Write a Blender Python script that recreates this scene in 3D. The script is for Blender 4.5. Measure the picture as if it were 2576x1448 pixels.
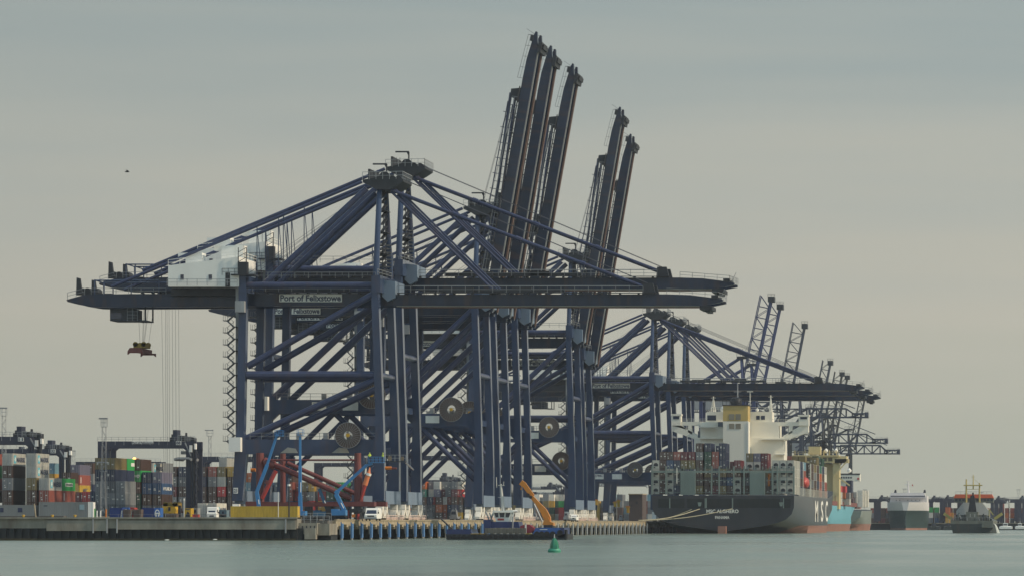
import bpy, math, random
from mathutils import Vector, Matrix
random.seed(7)
R = math.radians
for o in list(bpy.data.objects): bpy.data.objects.remove(o)
scene = bpy.context.scene
COL = scene.collection

# ------------------------------------------------------------------ camera, sky, sun, exposure
F, CX, CY, EYE = 10500.0, 2730.0, 1317.0, 2.9      # focal length and optical centre in picture units (2576 x 1448), eye height in m
cam_d = bpy.data.cameras.new("camera"); cam = bpy.data.objects.new("camera", cam_d); COL.objects.link(cam)
cam.location = (0, 0, EYE); cam.rotation_euler = (R(90), 0, 0)
cam_d.sensor_width = 36; cam_d.lens = F/2576*36
cam_d.shift_x = -(CX-1288)/2576; cam_d.shift_y = (CY-724)/2576
cam_d.clip_start = 1; cam_d.clip_end = 9000
scene.camera = cam
scene.render.resolution_x = 1024; scene.render.resolution_y = 575
scene.view_settings.view_transform = 'Standard'; scene.view_settings.look = 'None'
scene.view_settings.exposure = 0.0; scene.view_settings.gamma = 1.0

SUN_EL, SUN_AZ = R(38), R(98)                      # azimuth measured from +Y (into the picture) towards +X (right)
world = bpy.data.worlds.new("World"); scene.world = world; world.use_nodes = True
nt = world.node_tree; nt.nodes.clear()
wo = nt.nodes.new('ShaderNodeOutputWorld'); bg = nt.nodes.new('ShaderNodeBackground')
sky = nt.nodes.new('ShaderNodeTexSky'); sky.sky_type = 'NISHITA'; sky.sun_disc = False
sky.sun_elevation = SUN_EL; sky.sun_rotation = SUN_AZ; sky.air_density = 1.4; sky.dust_density = 5.0; sky.ozone_density = 1.5
tc = nt.nodes.new('ShaderNodeTexCoord'); sep = nt.nodes.new('ShaderNodeSeparateXYZ')
mp = nt.nodes.new('ShaderNodeMapping'); mp.inputs['Scale'].default_value = (2.6, 2.6, 30.0); mp.inputs['Rotation'].default_value = (0.02, 0.05, 0)
no = nt.nodes.new('ShaderNodeTexNoise'); no.inputs['Scale'].default_value = 2.0; no.inputs['Detail'].default_value = 3.0
ad = nt.nodes.new('ShaderNodeMath'); ad.operation = 'MULTIPLY_ADD'; ad.inputs[1].default_value = 0.075; 
rp = nt.nodes.new('ShaderNodeValToRGB'); e = rp.color_ramp.elements
nt.links.new(tc.outputs['Generated'], sep.inputs[0]); nt.links.new(tc.outputs['Generated'], mp.inputs[0]); nt.links.new(mp.outputs[0], no.inputs['Vector'])
nt.links.new(no.outputs['Fac'], ad.inputs[0]); nt.links.new(sep.outputs['Z'], ad.inputs[2]); nt.links.new(ad.outputs[0], rp.inputs[0])
# overcast-haze veil by height above the horizon (noise adds about 0.025)
stops = [(0.0,(4.2,4.5,3.85)),(0.055,(4.72,4.78,3.98)),(0.088,(5.25,5.08,4.28)),(0.122,(4.50,4.68,4.24)),(0.165,(3.45,4.02,3.98)),(0.40,(3.0,4.1,4.7)),(1.0,(2.2,3.5,4.8))]
for i,(p,c) in enumerate(stops):
    el = e[i] if i < 2 else e.new(p)
    el.position = p; el.color = (c[0]/6, c[1]/6, c[2]/6, 1)
mul = nt.nodes.new('ShaderNodeVectorMath'); mul.operation = 'SCALE'; mul.inputs['Scale'].default_value = 6.0
nt.links.new(rp.outputs['Color'], mul.inputs[0])
ax = nt.nodes.new('ShaderNodeMapRange'); ax.inputs['From Min'].default_value = -0.3; ax.inputs['From Max'].default_value = 0.02; ax.inputs['To Min'].default_value = 5.55; ax.inputs['To Max'].default_value = 6.1
ay = nt.nodes.new('ShaderNodeMapRange'); ay.inputs['From Min'].default_value = -0.9; ay.inputs['From Max'].default_value = 0.6; ay.inputs['To Min'].default_value = 1.5; ay.inputs['To Max'].default_value = 1.0
am = nt.nodes.new('ShaderNodeMath'); am.operation = 'MULTIPLY'; nt.links.new(sep.outputs['Y'], ay.inputs['Value'])
nt.links.new(sep.outputs['X'], ax.inputs['Value']); nt.links.new(ax.outputs[0], am.inputs[0]); nt.links.new(ay.outputs[0], am.inputs[1]); nt.links.new(am.outputs[0], mul.inputs['Scale'])
mx = nt.nodes.new('ShaderNodeMix'); mx.data_type = 'RGBA'; mx.inputs['Factor'].default_value = 0.93
nt.links.new(sky.outputs[0], mx.inputs['A']); nt.links.new(mul.outputs[0], mx.inputs['B'])
nt.links.new(mx.outputs['Result'], bg.inputs['Color']); bg.inputs['Strength'].default_value = 0.10
nt.links.new(bg.outputs[0], wo.inputs['Surface'])

sd = bpy.data.lights.new("sun", 'SUN'); sd.energy = 3.6; sd.angle = R(1.5); sd.color = (1.0, 0.84, 0.62)
so = bpy.data.objects.new("sun", sd); COL.objects.link(so)
sv = Vector((math.sin(SUN_AZ)*math.cos(SUN_EL), math.cos(SUN_AZ)*math.cos(SUN_EL), math.sin(SUN_EL)))
so.rotation_euler = (-sv).to_track_quat('-Z', 'Y').to_euler()

# ------------------------------------------------------------------ helpers
def XW(x, d): return (x-CX)*d/F
def ZW(y, d): return EYE+(CY-y)*d/F
def W3(x, y, d): return Vector(((x-CX)*d/F, d, EYE+(CY-y)*d/F))

_m = {}
def lin(c):
    return tuple(((v/255)/12.92 if v <= 10 else ((v/255+0.055)/1.055)**2.4) for v in c)
def mat(name, col, rough=0.6, metal=0.0, var=0.12, scale=0.6, dirt=0.0, emit=None, rand=0.0, stretch=(1,1,0.25)):
    if name in _m: return _m[name]
    m = bpy.data.materials.new(name); m.use_nodes = True; t = m.node_tree; b = t.nodes['Principled BSDF']
    b.inputs['Roughness'].default_value = rough; b.inputs['Metallic'].default_value = metal
    co = t.nodes.new('ShaderNodeTexCoord'); ma = t.nodes.new('ShaderNodeMapping'); ma.inputs['Scale'].default_value = stretch
    nz = t.nodes.new('ShaderNodeTexNoise'); nz.inputs['Scale'].default_value = scale; nz.inputs['Detail'].default_value = 5; nz.inputs['Roughness'].default_value = 0.65
    t.links.new(co.outputs['Object'], ma.inputs[0]); t.links.new(ma.outputs[0], nz.inputs['Vector'])
    mr = t.nodes.new('ShaderNodeMapRange'); mr.inputs['From Min'].default_value = 0.3; mr.inputs['From Max'].default_value = 0.7
    mr.inputs['To Min'].default_value = 1-var; mr.inputs['To Max'].default_value = 1+var
    t.links.new(nz.outputs['Fac'], mr.inputs['Value'])
    sc = t.nodes.new('ShaderNodeVectorMath'); sc.operation = 'SCALE'; sc.inputs[0].default_value = col
    t.links.new(mr.outputs[0], sc.inputs['Scale'])
    out = sc.outputs[0]
    if rand:
        oi = t.nodes.new('ShaderNodeObjectInfo'); r2 = t.nodes.new('ShaderNodeMapRange')
        r2.inputs['To Min'].default_value = 1-rand; r2.inputs['To Max'].default_value = 1+rand
        t.links.new(oi.outputs['Random'], r2.inputs['Value']); s2 = t.nodes.new('ShaderNodeVectorMath'); s2.operation = 'SCALE'
        t.links.new(out, s2.inputs[0]); t.links.new(r2.outputs[0], s2.inputs['Scale']); out = s2.outputs[0]
    if dirt:
        n2 = t.nodes.new('ShaderNodeTexNoise'); n2.inputs['Scale'].default_value = scale*2.3; n2.inputs['Detail'].default_value = 6
        t.links.new(ma.outputs[0], n2.inputs['Vector'])
        cr = t.nodes.new('ShaderNodeMapRange'); cr.inputs['From Min'].default_value = 0.52; cr.inputs['From Max'].default_value = 0.7; cr.inputs['To Max'].default_value = dirt
        t.links.new(n2.outputs['Fac'], cr.inputs['Value'])
        mi = t.nodes.new('ShaderNodeMix'); mi.data_type = 'RGBA'; mi.inputs['B'].default_value = (0.11, 0.06, 0.035, 1)
        t.links.new(cr.outputs[0], mi.inputs['Factor']); t.links.new(out, mi.inputs['A']); out = mi.outputs['Result']
    t.links.new(out, b.inputs['Base Color'])
    if emit:
        b.inputs['Emission Color'].default_value = (*emit[0], 1); b.inputs['Emission Strength'].default_value = emit[1]
    _m[name] = m; return m

STEEL = mat('crane_blue_paint', (0.036, 0.057, 0.112), 0.16, 0, 0.22, 0.22, 0.30)
BOOMP = mat('boom_dark_paint', (0.020, 0.030, 0.056), 0.2, 0, 0.25, 0.25, 0.3)
STEEL2 = mat('crane_pipe_paint', (0.042, 0.054, 0.110), 0.28, 0, 0.2, 0.3, 0.22)
SILL_LIT = mat('sunlit_sill_paint', (0.15, 0.20, 0.27), 0.5, 0, 0.08, 0.3, 0.1)  # the crane blue of the legs, with sunlight put into the colour
BLUE = mat('old_crane_blue_paint', (0.036, 0.050, 0.13), 0.5, 0, 0.12, 0.2, 0.12)
DARK = mat('dark_machinery', (0.018, 0.020, 0.026), 0.6, 0.0, 0.3, 1.0)
WHITE = mat('white_paint', (0.80, 0.79, 0.74), 0.5, 0, 0.05, 0.2)
WHITE2 = mat('bogie_white_paint', (0.75, 0.72, 0.64), 0.5, 0, 0.15, 1.0, 0.1)
GREY = mat('galvanised_grey', (0.30, 0.31, 0.32), 0.5, 0.2, 0.15, 1.0)
PALE = mat('sign_white', (0.72, 0.72, 0.66), 0.5, 0, 0.05, 1.0)
INK = mat('sign_lettering_blue', (0.05, 0.06, 0.10), 0.6, 0, 0.0)
REEL = mat('cable_reel_brown', (0.085, 0.060, 0.050), 0.7, 0, 0.2, 2.0)
CABLE = mat('steel_cable', (0.09, 0.09, 0.11), 0.6, 0.2, 0.05)
YELLOW = mat('safety_yellow', (0.50, 0.30, 0.02), 0.5, 0, 0.15, 1.5, 0.15)
RED = mat('signal_red', (0.42, 0.05, 0.04), 0.5, 0, 0.15, 1.0, 0.1)
ORANGE = mat('orange_paint', (0.55, 0.17, 0.02), 0.45, 0, 0.12, 1.0, 0.1)
LIGHTBLUE = mat('lift_blue_paint', (0.04, 0.20, 0.45), 0.4, 0, 0.08, 1.0)
TYRE = mat('black_rubber', (0.014, 0.014, 0.016), 0.85, 0, 0.2, 3.0)
GLASS = mat('dark_glass', (0.03, 0.04, 0.07), 0.12, 0, 0.0)
RAILRUST = mat('rusty_trolley_rail', (0.10, 0.055, 0.042), 0.7, 0, 0.25, 1.0)
RAILING = mat('railing_paint', (0.20, 0.21, 0.22), 0.5, 0, 0.1)

for _n in (STEEL, BOOMP, STEEL2, SILL_LIT, BLUE): _n.node_tree.nodes['Principled BSDF'].inputs['IOR'].default_value = 1.33

class MB:
    def __init__(s): s.v = []; s.f = []
    def quad(s, pts):
        n = len(s.v); s.v += [tuple(p) for p in pts]; s.f.append(tuple(range(n, n+len(pts)))); return s
    def box(s, x0, x1, y0, y1, z0, z1):
        if x0 > x1: x0, x1 = x1, x0
        if y0 > y1: y0, y1 = y1, y0
        if z0 > z1: z0, z1 = z1, z0
        n = len(s.v)
        s.v += [(x0,y0,z0),(x1,y0,z0),(x1,y1,z0),(x0,y1,z0),(x0,y0,z1),(x1,y0,z1),(x1,y1,z1),(x0,y1,z1)]
        s.f += [tuple(n+i for i in q) for q in ((0,3,2,1),(4,5,6,7),(0,1,5,4),(1,2,6,5),(2,3,7,6),(3,0,4,7))]; return s
    def prism(s, poly, y0, y1):            # polygon of (x,z), extruded along y
        a = sum(poly[i][0]*poly[(i+1)%len(poly)][1]-poly[(i+1)%len(poly)][0]*poly[i][1] for i in range(len(poly)))
        if a < 0: poly = poly[::-1]
        n = len(s.v); k = len(poly)
        s.v += [(x, y0, z) for x, z in poly] + [(x, y1, z) for x, z in poly]
        s.f.append(tuple(n+i for i in range(k))); s.f.append(tuple(n+k+i for i in reversed(range(k))))
        for i in range(k):
            j = (i+1) % k; s.f.append((n+i, n+k+i, n+k+j, n+j))
        return s
    def prismx(s, poly, x0, x1):           # polygon of (y,z), extruded along x
        n = len(s.v); k = len(poly)
        a = sum(poly[i][0]*poly[(i+1)%k][1]-poly[(i+1)%k][0]*poly[i][1] for i in range(k))
        if a < 0: poly = poly[::-1]
        s.v += [(x0, y, z) for y, z in poly] + [(x1, y, z) for y, z in poly]
        s.f.append(tuple(n+i for i in reversed(range(k)))); s.f.append(tuple(n+k+i for i in range(k)))
        for i in range(k):
            j = (i+1) % k; s.f.append((n+i, n+j, n+k+j, n+k+i))
        return s
    def tube(s, p, q, r, r2=None, n=8, cap=True):
        p = Vector(p); q = Vector(q); r2 = r if r2 is None else r2
        d = (q-p); 
        if d.length < 1e-6: return s
        d.normalize(); a = d.cross(Vector((0,0,1)));
        if a.length < 1e-3: a = Vector((1,0,0))
        a.normalize(); b = d.cross(a); m = len(s.v)
        for c, rr in ((p, r), (q, r2)):
            for i in range(n):
                t = 2*math.pi*(i+0.5)/n; s.v.append(tuple(c + a*math.cos(t)*rr + b*math.sin(t)*rr))
        for i in range(n):
            j = (i+1) % n; s.f.append((m+i, m+j, m+n+j, m+n+i))
        if cap:
            s.f.append(tuple(m+i for i in reversed(range(n)))); s.f.append(tuple(m+n+i for i in range(n)))
        return s
    def beam(s, p, q, w, h):               # rectangular bar, w along y where possible, h across
        p = Vector(p); q = Vector(q); d = (q-p).normalized()
        a = Vector((0,1,0)) if abs(d.y) < 0.9 else Vector((1,0,0))
        b = d.cross(a).normalized(); a = b.cross(d).normalized(); m = len(s.v)
        for c in (p, q):
            for sa, sb in ((-1,-1),(1,-1),(1,1),(-1,1)): s.v.append(tuple(c+a*sa*w/2+b*sb*h/2))
        s.f += [tuple(m+i for i in x) for x in ((0,1,5,4),(1,2,6,5),(2,3,7,6),(3,0,4,7),(3,2,1,0),(4,5,6,7))]; return s
    def lathe(s, prof, cx, cy, n=20):      # profile of (radius, z)
        m = len(s.v)
        for r, z in prof:
            for i in range(n):
                t = 2*math.pi*i/n; s.v.append((cx+r*math.cos(t), cy+r*math.sin(t), z))
        for k in range(len(prof)-1):
            for i in range(n):
                j = (i+1) % n; s.f.append((m+k*n+i, m+k*n+j, m+(k+1)*n+j, m+(k+1)*n+i))
        s.f.append(tuple(m+i for i in reversed(range(n)))); s.f.append(tuple(m+(len(prof)-1)*n+i for i in range(n)))
        return s
    def disc(s, c, r, th, n=28, ax='y'):   # flat drum about the y or x axis
        c = Vector(c); d = Vector((0,1,0)) if ax == 'y' else Vector((1,0,0))
        return s.tube(c-d*th/2, c+d*th/2, r, n=n)
    def rail(s, p, q, h=1.1, step=2.4, r=0.05):
        p = Vector(p); q = Vector(q); n = max(1, int((q-p).length/step)); up = Vector((0,0,h))
        for i in range(n+1):
            c = p.lerp(q, i/n); s.tube(c, c+up, r, n=4, cap=False)
        s.tube(p+up, q+up, r, n=4, cap=False); s.tube(p+up*0.5, q+up*0.5, r*0.8, n=4, cap=False); return s
    def mesh(s, name, m):
        me = bpy.data.meshes.new(name); me.from_pydata(s.v, [], s.f)
        if m: me.materials.append(m)
        me.update(); return me
    def build_each(s, name, m, parent=None):
        # every loose piece becomes a part of its own
        par = list(range(len(s.v)))
        def fd(a):
            while par[a] != a: par[a] = par[par[a]]; a = par[a]
            return a
        for f in s.f:
            for i in f[1:]: par[fd(i)] = fd(f[0])
        gs = {}
        for f in s.f: gs.setdefault(fd(f[0]), []).append(f)
        out = []
        for fs in gs.values():
            ids = sorted({i for f in fs for i in f}); mp_ = {i: k for k, i in enumerate(ids)}
            b = MB(); b.v = [s.v[i] for i in ids]; b.f = [tuple(mp_[i] for i in f) for f in fs]; out.append(b.build(name, m, parent))
        return out
    def build(s, name, m, parent=None, loc=None, smooth=False):
        o = bpy.data.objects.new(name, s.mesh(name, m)); COL.objects.link(o)
        if smooth:
            for p in o.data.polygons: p.use_smooth = True
        if parent: o.parent = parent
        if loc is not None: o.location = loc
        return o

def tag(o, label=None, cat=None, group=None, kind=None):
    if label: o['label'] = label
    if cat: o['category'] = cat
    if group: o['group'] = group
    if kind: o['kind'] = kind
    return o
def thing(name, label, cat, loc=(0,0,0), group=None):
    o = bpy.data.objects.new(name, None); COL.objects.link(o); o.location = loc; o.empty_display_size = 0.5
    return tag(o, label, cat, group)
KIDS = {}
def kids(o): return [c for c in bpy.data.objects if c.parent == o]
def copy_tree(o, parent=None):
    c = o.copy(); COL.objects.link(c); c.parent = parent
    for ch in kids(o): copy_tree(ch, c)
    return c
_txt = {}
def text_mesh(s, bold=0.0):
    if s in _txt: return _txt[s]
    cu = bpy.data.curves.new('t', 'FONT'); cu.body = s; cu.extrude = 0.0; cu.offset = bold; cu.resolution_u = 3
    ob = bpy.data.objects.new('t', cu); COL.objects.link(ob)
    dg = bpy.context.evaluated_depsgraph_get(); dg.update()
    me = bpy.data.meshes.new_from_object(ob.evaluated_get(dg)); bpy.data.objects.remove(ob)
    _txt[s] = me; return me
def text(s, x0, x1, z0, z1, y, m, parent=None, name='lettering', face='-y', th=0.04, bold=0.02):
    """lettering filling a rectangle; face '-y': x0..x1 run along x at depth y; face '+x': x0..x1 run along y at x = y"""
    src = text_mesh(s, bold); me = src.copy(); vs = me.vertices
    ax0 = min(v.co.x for v in vs); ax1 = max(v.co.x for v in vs); az0 = min(v.co.y for v in vs); az1 = max(v.co.y for v in vs)
    for v in vs:
        u = (v.co.x-ax0)/(ax1-ax0); w = (v.co.y-az0)/(az1-az0)
        a = x0+(x1-x0)*u; z = z0+(z1-z0)*w
        v.co = (a, y-th, z) if face == '-y' else (y+th, a, z)
    me.materials.clear(); me.materials.append(m)
    o = bpy.data.objects.new(name, me); COL.objects.link(o)
    if parent: o.parent = parent
    return o
# ------------------------------------------------------------------ water, quay
DECK = 3.55                      # level of the crane apron
QX = -135.0                      # outer edge of the long quay
RAILX = -138.1                   # waterside crane rail
def water_material():
    m = bpy.data.materials.new('harbour_water'); m.use_nodes = True; t = m.node_tree; b = t.nodes['Principled BSDF']
    b.inputs['Base Color'].default_value = (0.17, 0.215, 0.175, 1); b.inputs['Roughness'].default_value = 0.16; b.inputs['IOR'].default_value = 1.33
    co = t.nodes.new('ShaderNodeTexCoord')
    def noise(sx, sy, sc, det):
        ma = t.nodes.new('ShaderNodeMapping'); ma.inputs['Scale'].default_value = (sx, sy, 1)
        n = t.nodes.new('ShaderNodeTexNoise'); n.inputs['Scale'].default_value = sc; n.inputs['Detail'].default_value = det
        t.links.new(co.outputs['Object'], ma.inputs[0]); t.links.new(ma.outputs[0], n.inputs['Vector']); return n
    n1 = noise(0.25, 1.0, 0.9, 5); n2 = noise(0.10, 0.55, 0.12, 3); n3 = noise(1, 0.35, 0.02, 3)
    a = t.nodes.new('ShaderNodeMath'); a.operation = 'MULTIPLY_ADD'; a.inputs[1].default_value = 3.0
    t.links.new(n2.outputs['Fac'], a.inputs[0]); t.links.new(n1.outputs['Fac'], a.inputs[2])
    bp = t.nodes.new('ShaderNodeBump'); bp.inputs['Strength'].default_value = 0.65; bp.inputs['Distance'].default_value = 0.35
    t.links.new(a.outputs[0], bp.inputs['Height']); t.links.new(bp.outputs[0], b.inputs['Normal'])
    mr = t.nodes.new('ShaderNodeMapRange'); mr.inputs['From Min'].default_value = 0.35; mr.inputs['From Max'].default_value = 0.65
    mr.inputs['To Min'].default_value = 0.12; mr.inputs['To Max'].default_value = 0.30
    t.links.new(n3.outputs['Fac'], mr.inputs['Value']); t.links.new(mr.outputs[0], b.inputs['Roughness'])
    return m
w = MB(); w.quad([(-900,-40,0),(560,-40,0),(560,2600,0),(-900,2600,0)])
tag(w.build('water', water_material()), kind='structure')

CONC = mat('quay_concrete', (0.24, 0.225, 0.185), 0.85, 0, 0.42, 0.22, 0.45, stretch=(1,1,0.35))
CONC2 = mat('quay_cap_concrete', (0.33, 0.275, 0.185), 0.85, 0, 0.3, 0.5, 0.3, stretch=(1,1,1))
ASPH = mat('yard_paving', (0.11, 0.105, 0.095), 0.9, 0, 0.2, 0.2)
PILE = mat('tarred_sheet_piling', (0.012, 0.014, 0.015), 0.7, 0, 0.4, 0.5)
# apron: thin deck over the whole terminal
g = MB(); g.box(-700, -186, 760, 2150, -0.5, 4.4); tag(g.build('yard_ground', ASPH), kind='structure')
g = MB(); g.box(-186.05, QX-0.6, 747, 2150, 2.2, DECK); g.box(-700, -186.0, 747, 760.05, 1.2, DECK)
tag(g.build('quay_apron', ASPH), kind='structure')
# short quay facing the camera: concrete cap and sheet piling
YF = 743.0; XR = XW(748, YF)
s = thing('quay_wall', 'weathered grey concrete quay wall capping black sheet piling at the left', 'quay wall', (0,0,0))
c = MB(); c.box(-330, XR, YF, YF+3.9, 2.15, 4.10)
for i, (xa, xb) in enumerate(((118, 268), (296, 745))):
    c.box(XW(xa, YF), XW(xb, YF), YF-0.35, YF+0.02, 1.95-0.25*(i == 0), 3.55)
c.box(-330, XR, YF-0.5, YF+4.4, 3.86, 4.13)
c.build('wall_cap', CONC, s)
p = MB(); x = -330.0
while x < XR-0.3:
    p.prism([(x, -1), (x+0.7, -1), (x+0.7, 2.14), (x, 2.14)], YF+0.05, YF+2); p.prism([(x+0.7, -1), (x+1.4, -1), (x+1.4, 2.14), (x+0.7, 2.14)], YF+0.45, YF+2); x += 1.4
p.build('sheet_piling', PILE, s)
MB().box(-330, XR-0.3, YF-0.02, YF+0.4, -1, 0.38).build('weed_band', mat('tide_weed', (0.05, 0.042, 0.022), 0.9, 0, 0.5, 0.8, 0.0, stretch=(1,1,1)), s)
p = MB()
for xx in (236, 271, 296, 720): p.box(XW(xx, YF)-0.12, XW(xx, YF)+0.12, YF-0.6, YF-0.4, 1.3, 3.8)
p.build('fender_strip', GREY, s)
# stepped end of the wall with a mooring dolphin
s = thing('mooring_dolphin', 'dark stepped concrete mooring platform with railings between the quay wall and the pier', 'dolphin', (0,0,0))
c = MB(); c.box(XW(752, 745), XW(800, 745), 744, 750, 1.1, 3.1); c.box(XW(800, 746), XW(836, 748), 745, 753, 0.9, 3.0); c.box(XW(770,745), XW(798,745), 743.4, 745, 0.2, 2.2)
c.build('platform', CONC, s)
c = MB(); c.box(XW(768, 746), XW(836, 748), 746.5, 753, -1, 1.0); c.box(XW(748, 745), XW(770, 745), 745, 752, -1, 1.2); c.build('base', PILE, s)
c = MB()
for k in range(5): c.tube((XW(754+10*k, 745), 744, -1), (XW(754+10*k, 745), 744, 2.6), 0.12)
c.build('pile', DARK, s)
c = MB(); c.rail((XW(752,745), 744.2, 3.1), (XW(836,748), 745, 3.1), 1.3, 1.0, 0.045); c.rail((XW(760,745), 746, 3.55), (XW(836,748), 747, 3.55), 1.3, 1.2, 0.045); c.build('railing', GREY, s)

# long open-piled pier: edge beam, then every fender panel with its bracket as a thing
s = thing('pier', 'long open piled pier with beige concrete edge beam below the cranes', 'pier', (0,0,0))
c = MB(); c.box(QX-2.5, QX, 752, 1400, 2.85, DECK+0.02); c.box(QX-0.3, QX+0.12, 752, 1400, DECK, DECK+0.22); c.build('edge_beam', CONC2, s)
y = 755.1; pc = MB().prismx([(-2.4,2.35),(-0.8,2.35),(-0.8,1.95),(0.8,1.95),(0.8,2.6),(2.4,2.6),(2.4,2.4),(4.6,2.4),(4.6,2.845),(-2.4,2.845)], QX-1.6, QX-0.02).mesh('pile_cap', CONC2)
pm = MB().tube((QX-0.5, 4.9, -1), (QX-0.5, 4.9, 2.86), 0.13, n=6).mesh('pile', CONC); k = 0
while y < 1395:
    for nm, me in (('pile_cap', pc), ('pile', pm)):
        o = bpy.data.objects.new(nm, me); COL.objects.link(o); o.parent = s; o.location = (0, y, 0)
    y += 10.33
c = MB(); c.box(QX-16, QX-14, 752, 2150, -1, 3.0); c.box(QX-14, QX-2.5, 752, 753, -1, 2.5); c.build('rear_wall', PILE, s)
FB = mat('fender_blue', (0.08, 0.20, 0.42), 0.5, 0, 0.15, 1.0, 0.1); FW = mat('fender_pale', (0.33, 0.36, 0.38), 0.6, 0, 0.2, 1.0, 0.25)
def fender(i, y, blue):
    t = thing('quay_fender', None, 'fender', (QX+0.15, y, 0), 'fender panels along the pier face')
    a = MB(); a.box(0.25, 0.50 if not blue else 0.58, -0.6, 0.6, 0.35, 3.0); a.quad([(0.25,-0.6,3.0),(0.5,-0.6,3.0),(0.4,-0.6,3.3),(0.25,-0.6,3.3)])
    a.build('fender_panel', FB if blue else FW, t)
    a = MB(); a.box(0.0, 0.3, -0.5, 0.5, 1.0, 2.6); a.box(0.26, 0.49, -0.59, 0.59, -0.3, 0.35); a.build('fender_mount', GREY, t)
    return t
ORD = ['first','second','third','fourth','fifth','sixth','seventh','eighth','ninth','tenth','eleventh','twelfth','thirteenth','fourteenth','fifteenth','sixteenth','seventeenth','eighteenth','nineteenth','twentieth']
def ordn(i):
    if i < 20: return ORD[i]
    n = i+1; suf = 'th' if 10 <= n % 100 <= 20 else {1:'st',2:'nd',3:'rd'}.get(n % 10, 'th'); return '%d%s' % (n, suf)
fb0 = fw0 = None; i = 0; y = 755.1
while y < 1285:
    blue = i < 19
    if blue: o = fender(i, y, True) if fb0 is None else copy_tree(fb0); fb0 = fb0 or o
    else: o = fender(i, y, False) if fw0 is None else copy_tree(fw0); fw0 = fw0 or o
    o.location.y = y
    o['label'] = ('blue fender panel on the pier face, %s blue one from the left' % ordn(i)) if blue else ('pale fender panel on the pier face, %s pale one from the workboat' % ordn(i-19))
    i += 1; y += 10.33
# ------------------------------------------------------------------ ship-to-shore cranes
# local frame: origin at the foot of the near waterside leg, u = +x towards the water, w = +y along the quay, z up from the apron.
# K() reads the measured side elevation of the nearest crane (picture units at 12.8 per metre) at depth w inside the crane.
D1 = 820.3
def K(x, y, w, dz=0.0):
    d = D1 + (0.0 if (w <= 3 or w >= 17) else 6.2)      # read in the near frame or the near girder; far twins are parallel copies
    return Vector(((x-CX)*d/F - RAILX, w, EYE+(CY-y)*d/F - DECK + dz))
def k2(x, y, w, dz=0.0):
    v = K(x, y, w, dz); return (v.x, v.z)
WN, WF = 1.1, 18.9                       # centre planes of the near and far frame
GN, GF = 6.2, 13.8                       # the two girders
def zig_stairs(t, x, w, z0, z1, n, side=-1):
    a = MB(); wd = 1.35; h = (z1-z0)/n
    for i in range(n):
        za = z0+i*h; zb = za+h*0.5; zc = za+h
        xa = x; xb = x+side*wd
        a.beam((xa, w, za), (xb, w, zb), 0.9, 0.2); a.beam((xb, w+1.0, zb), (xa, w+1.0, zc), 0.9, 0.2)
        a.box(xb-0.7, xb+0.2, w-0.5, w+1.5, zb-0.08, zb+0.05); a.box(xa-0.3, xa+0.5, w-0.5, w+1.5, za-0.08, za+0.05)
        for (p, q) in (((xa, w-0.45, za), (xb, w-0.45, zb)), ((xb, w+0.55, zb), (xa, w+0.55, zc))):
            p = Vector(p); q = Vector(q); a.tube(p+Vector((0,0,1.05)), q+Vector((0,0,1.05)), 0.05, n=4, cap=False); a.tube(p, p+Vector((0,0,1.05)), 0.05, n=4, cap=False)
        a.tube((xb-0.6, w-0.5, zb), (xb-0.6, w-0.5, zb+1.1), 0.05, n=4, cap=False); a.tube((xb-0.6, w+1.4, zb), (xb-0.6, w+1.4, zb+1.1), 0.05, n=4, cap=False)
    return a.build('stairway', mat('stair_grey', (0.10, 0.105, 0.11), 0.6, 0, 0.1), t)

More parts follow.
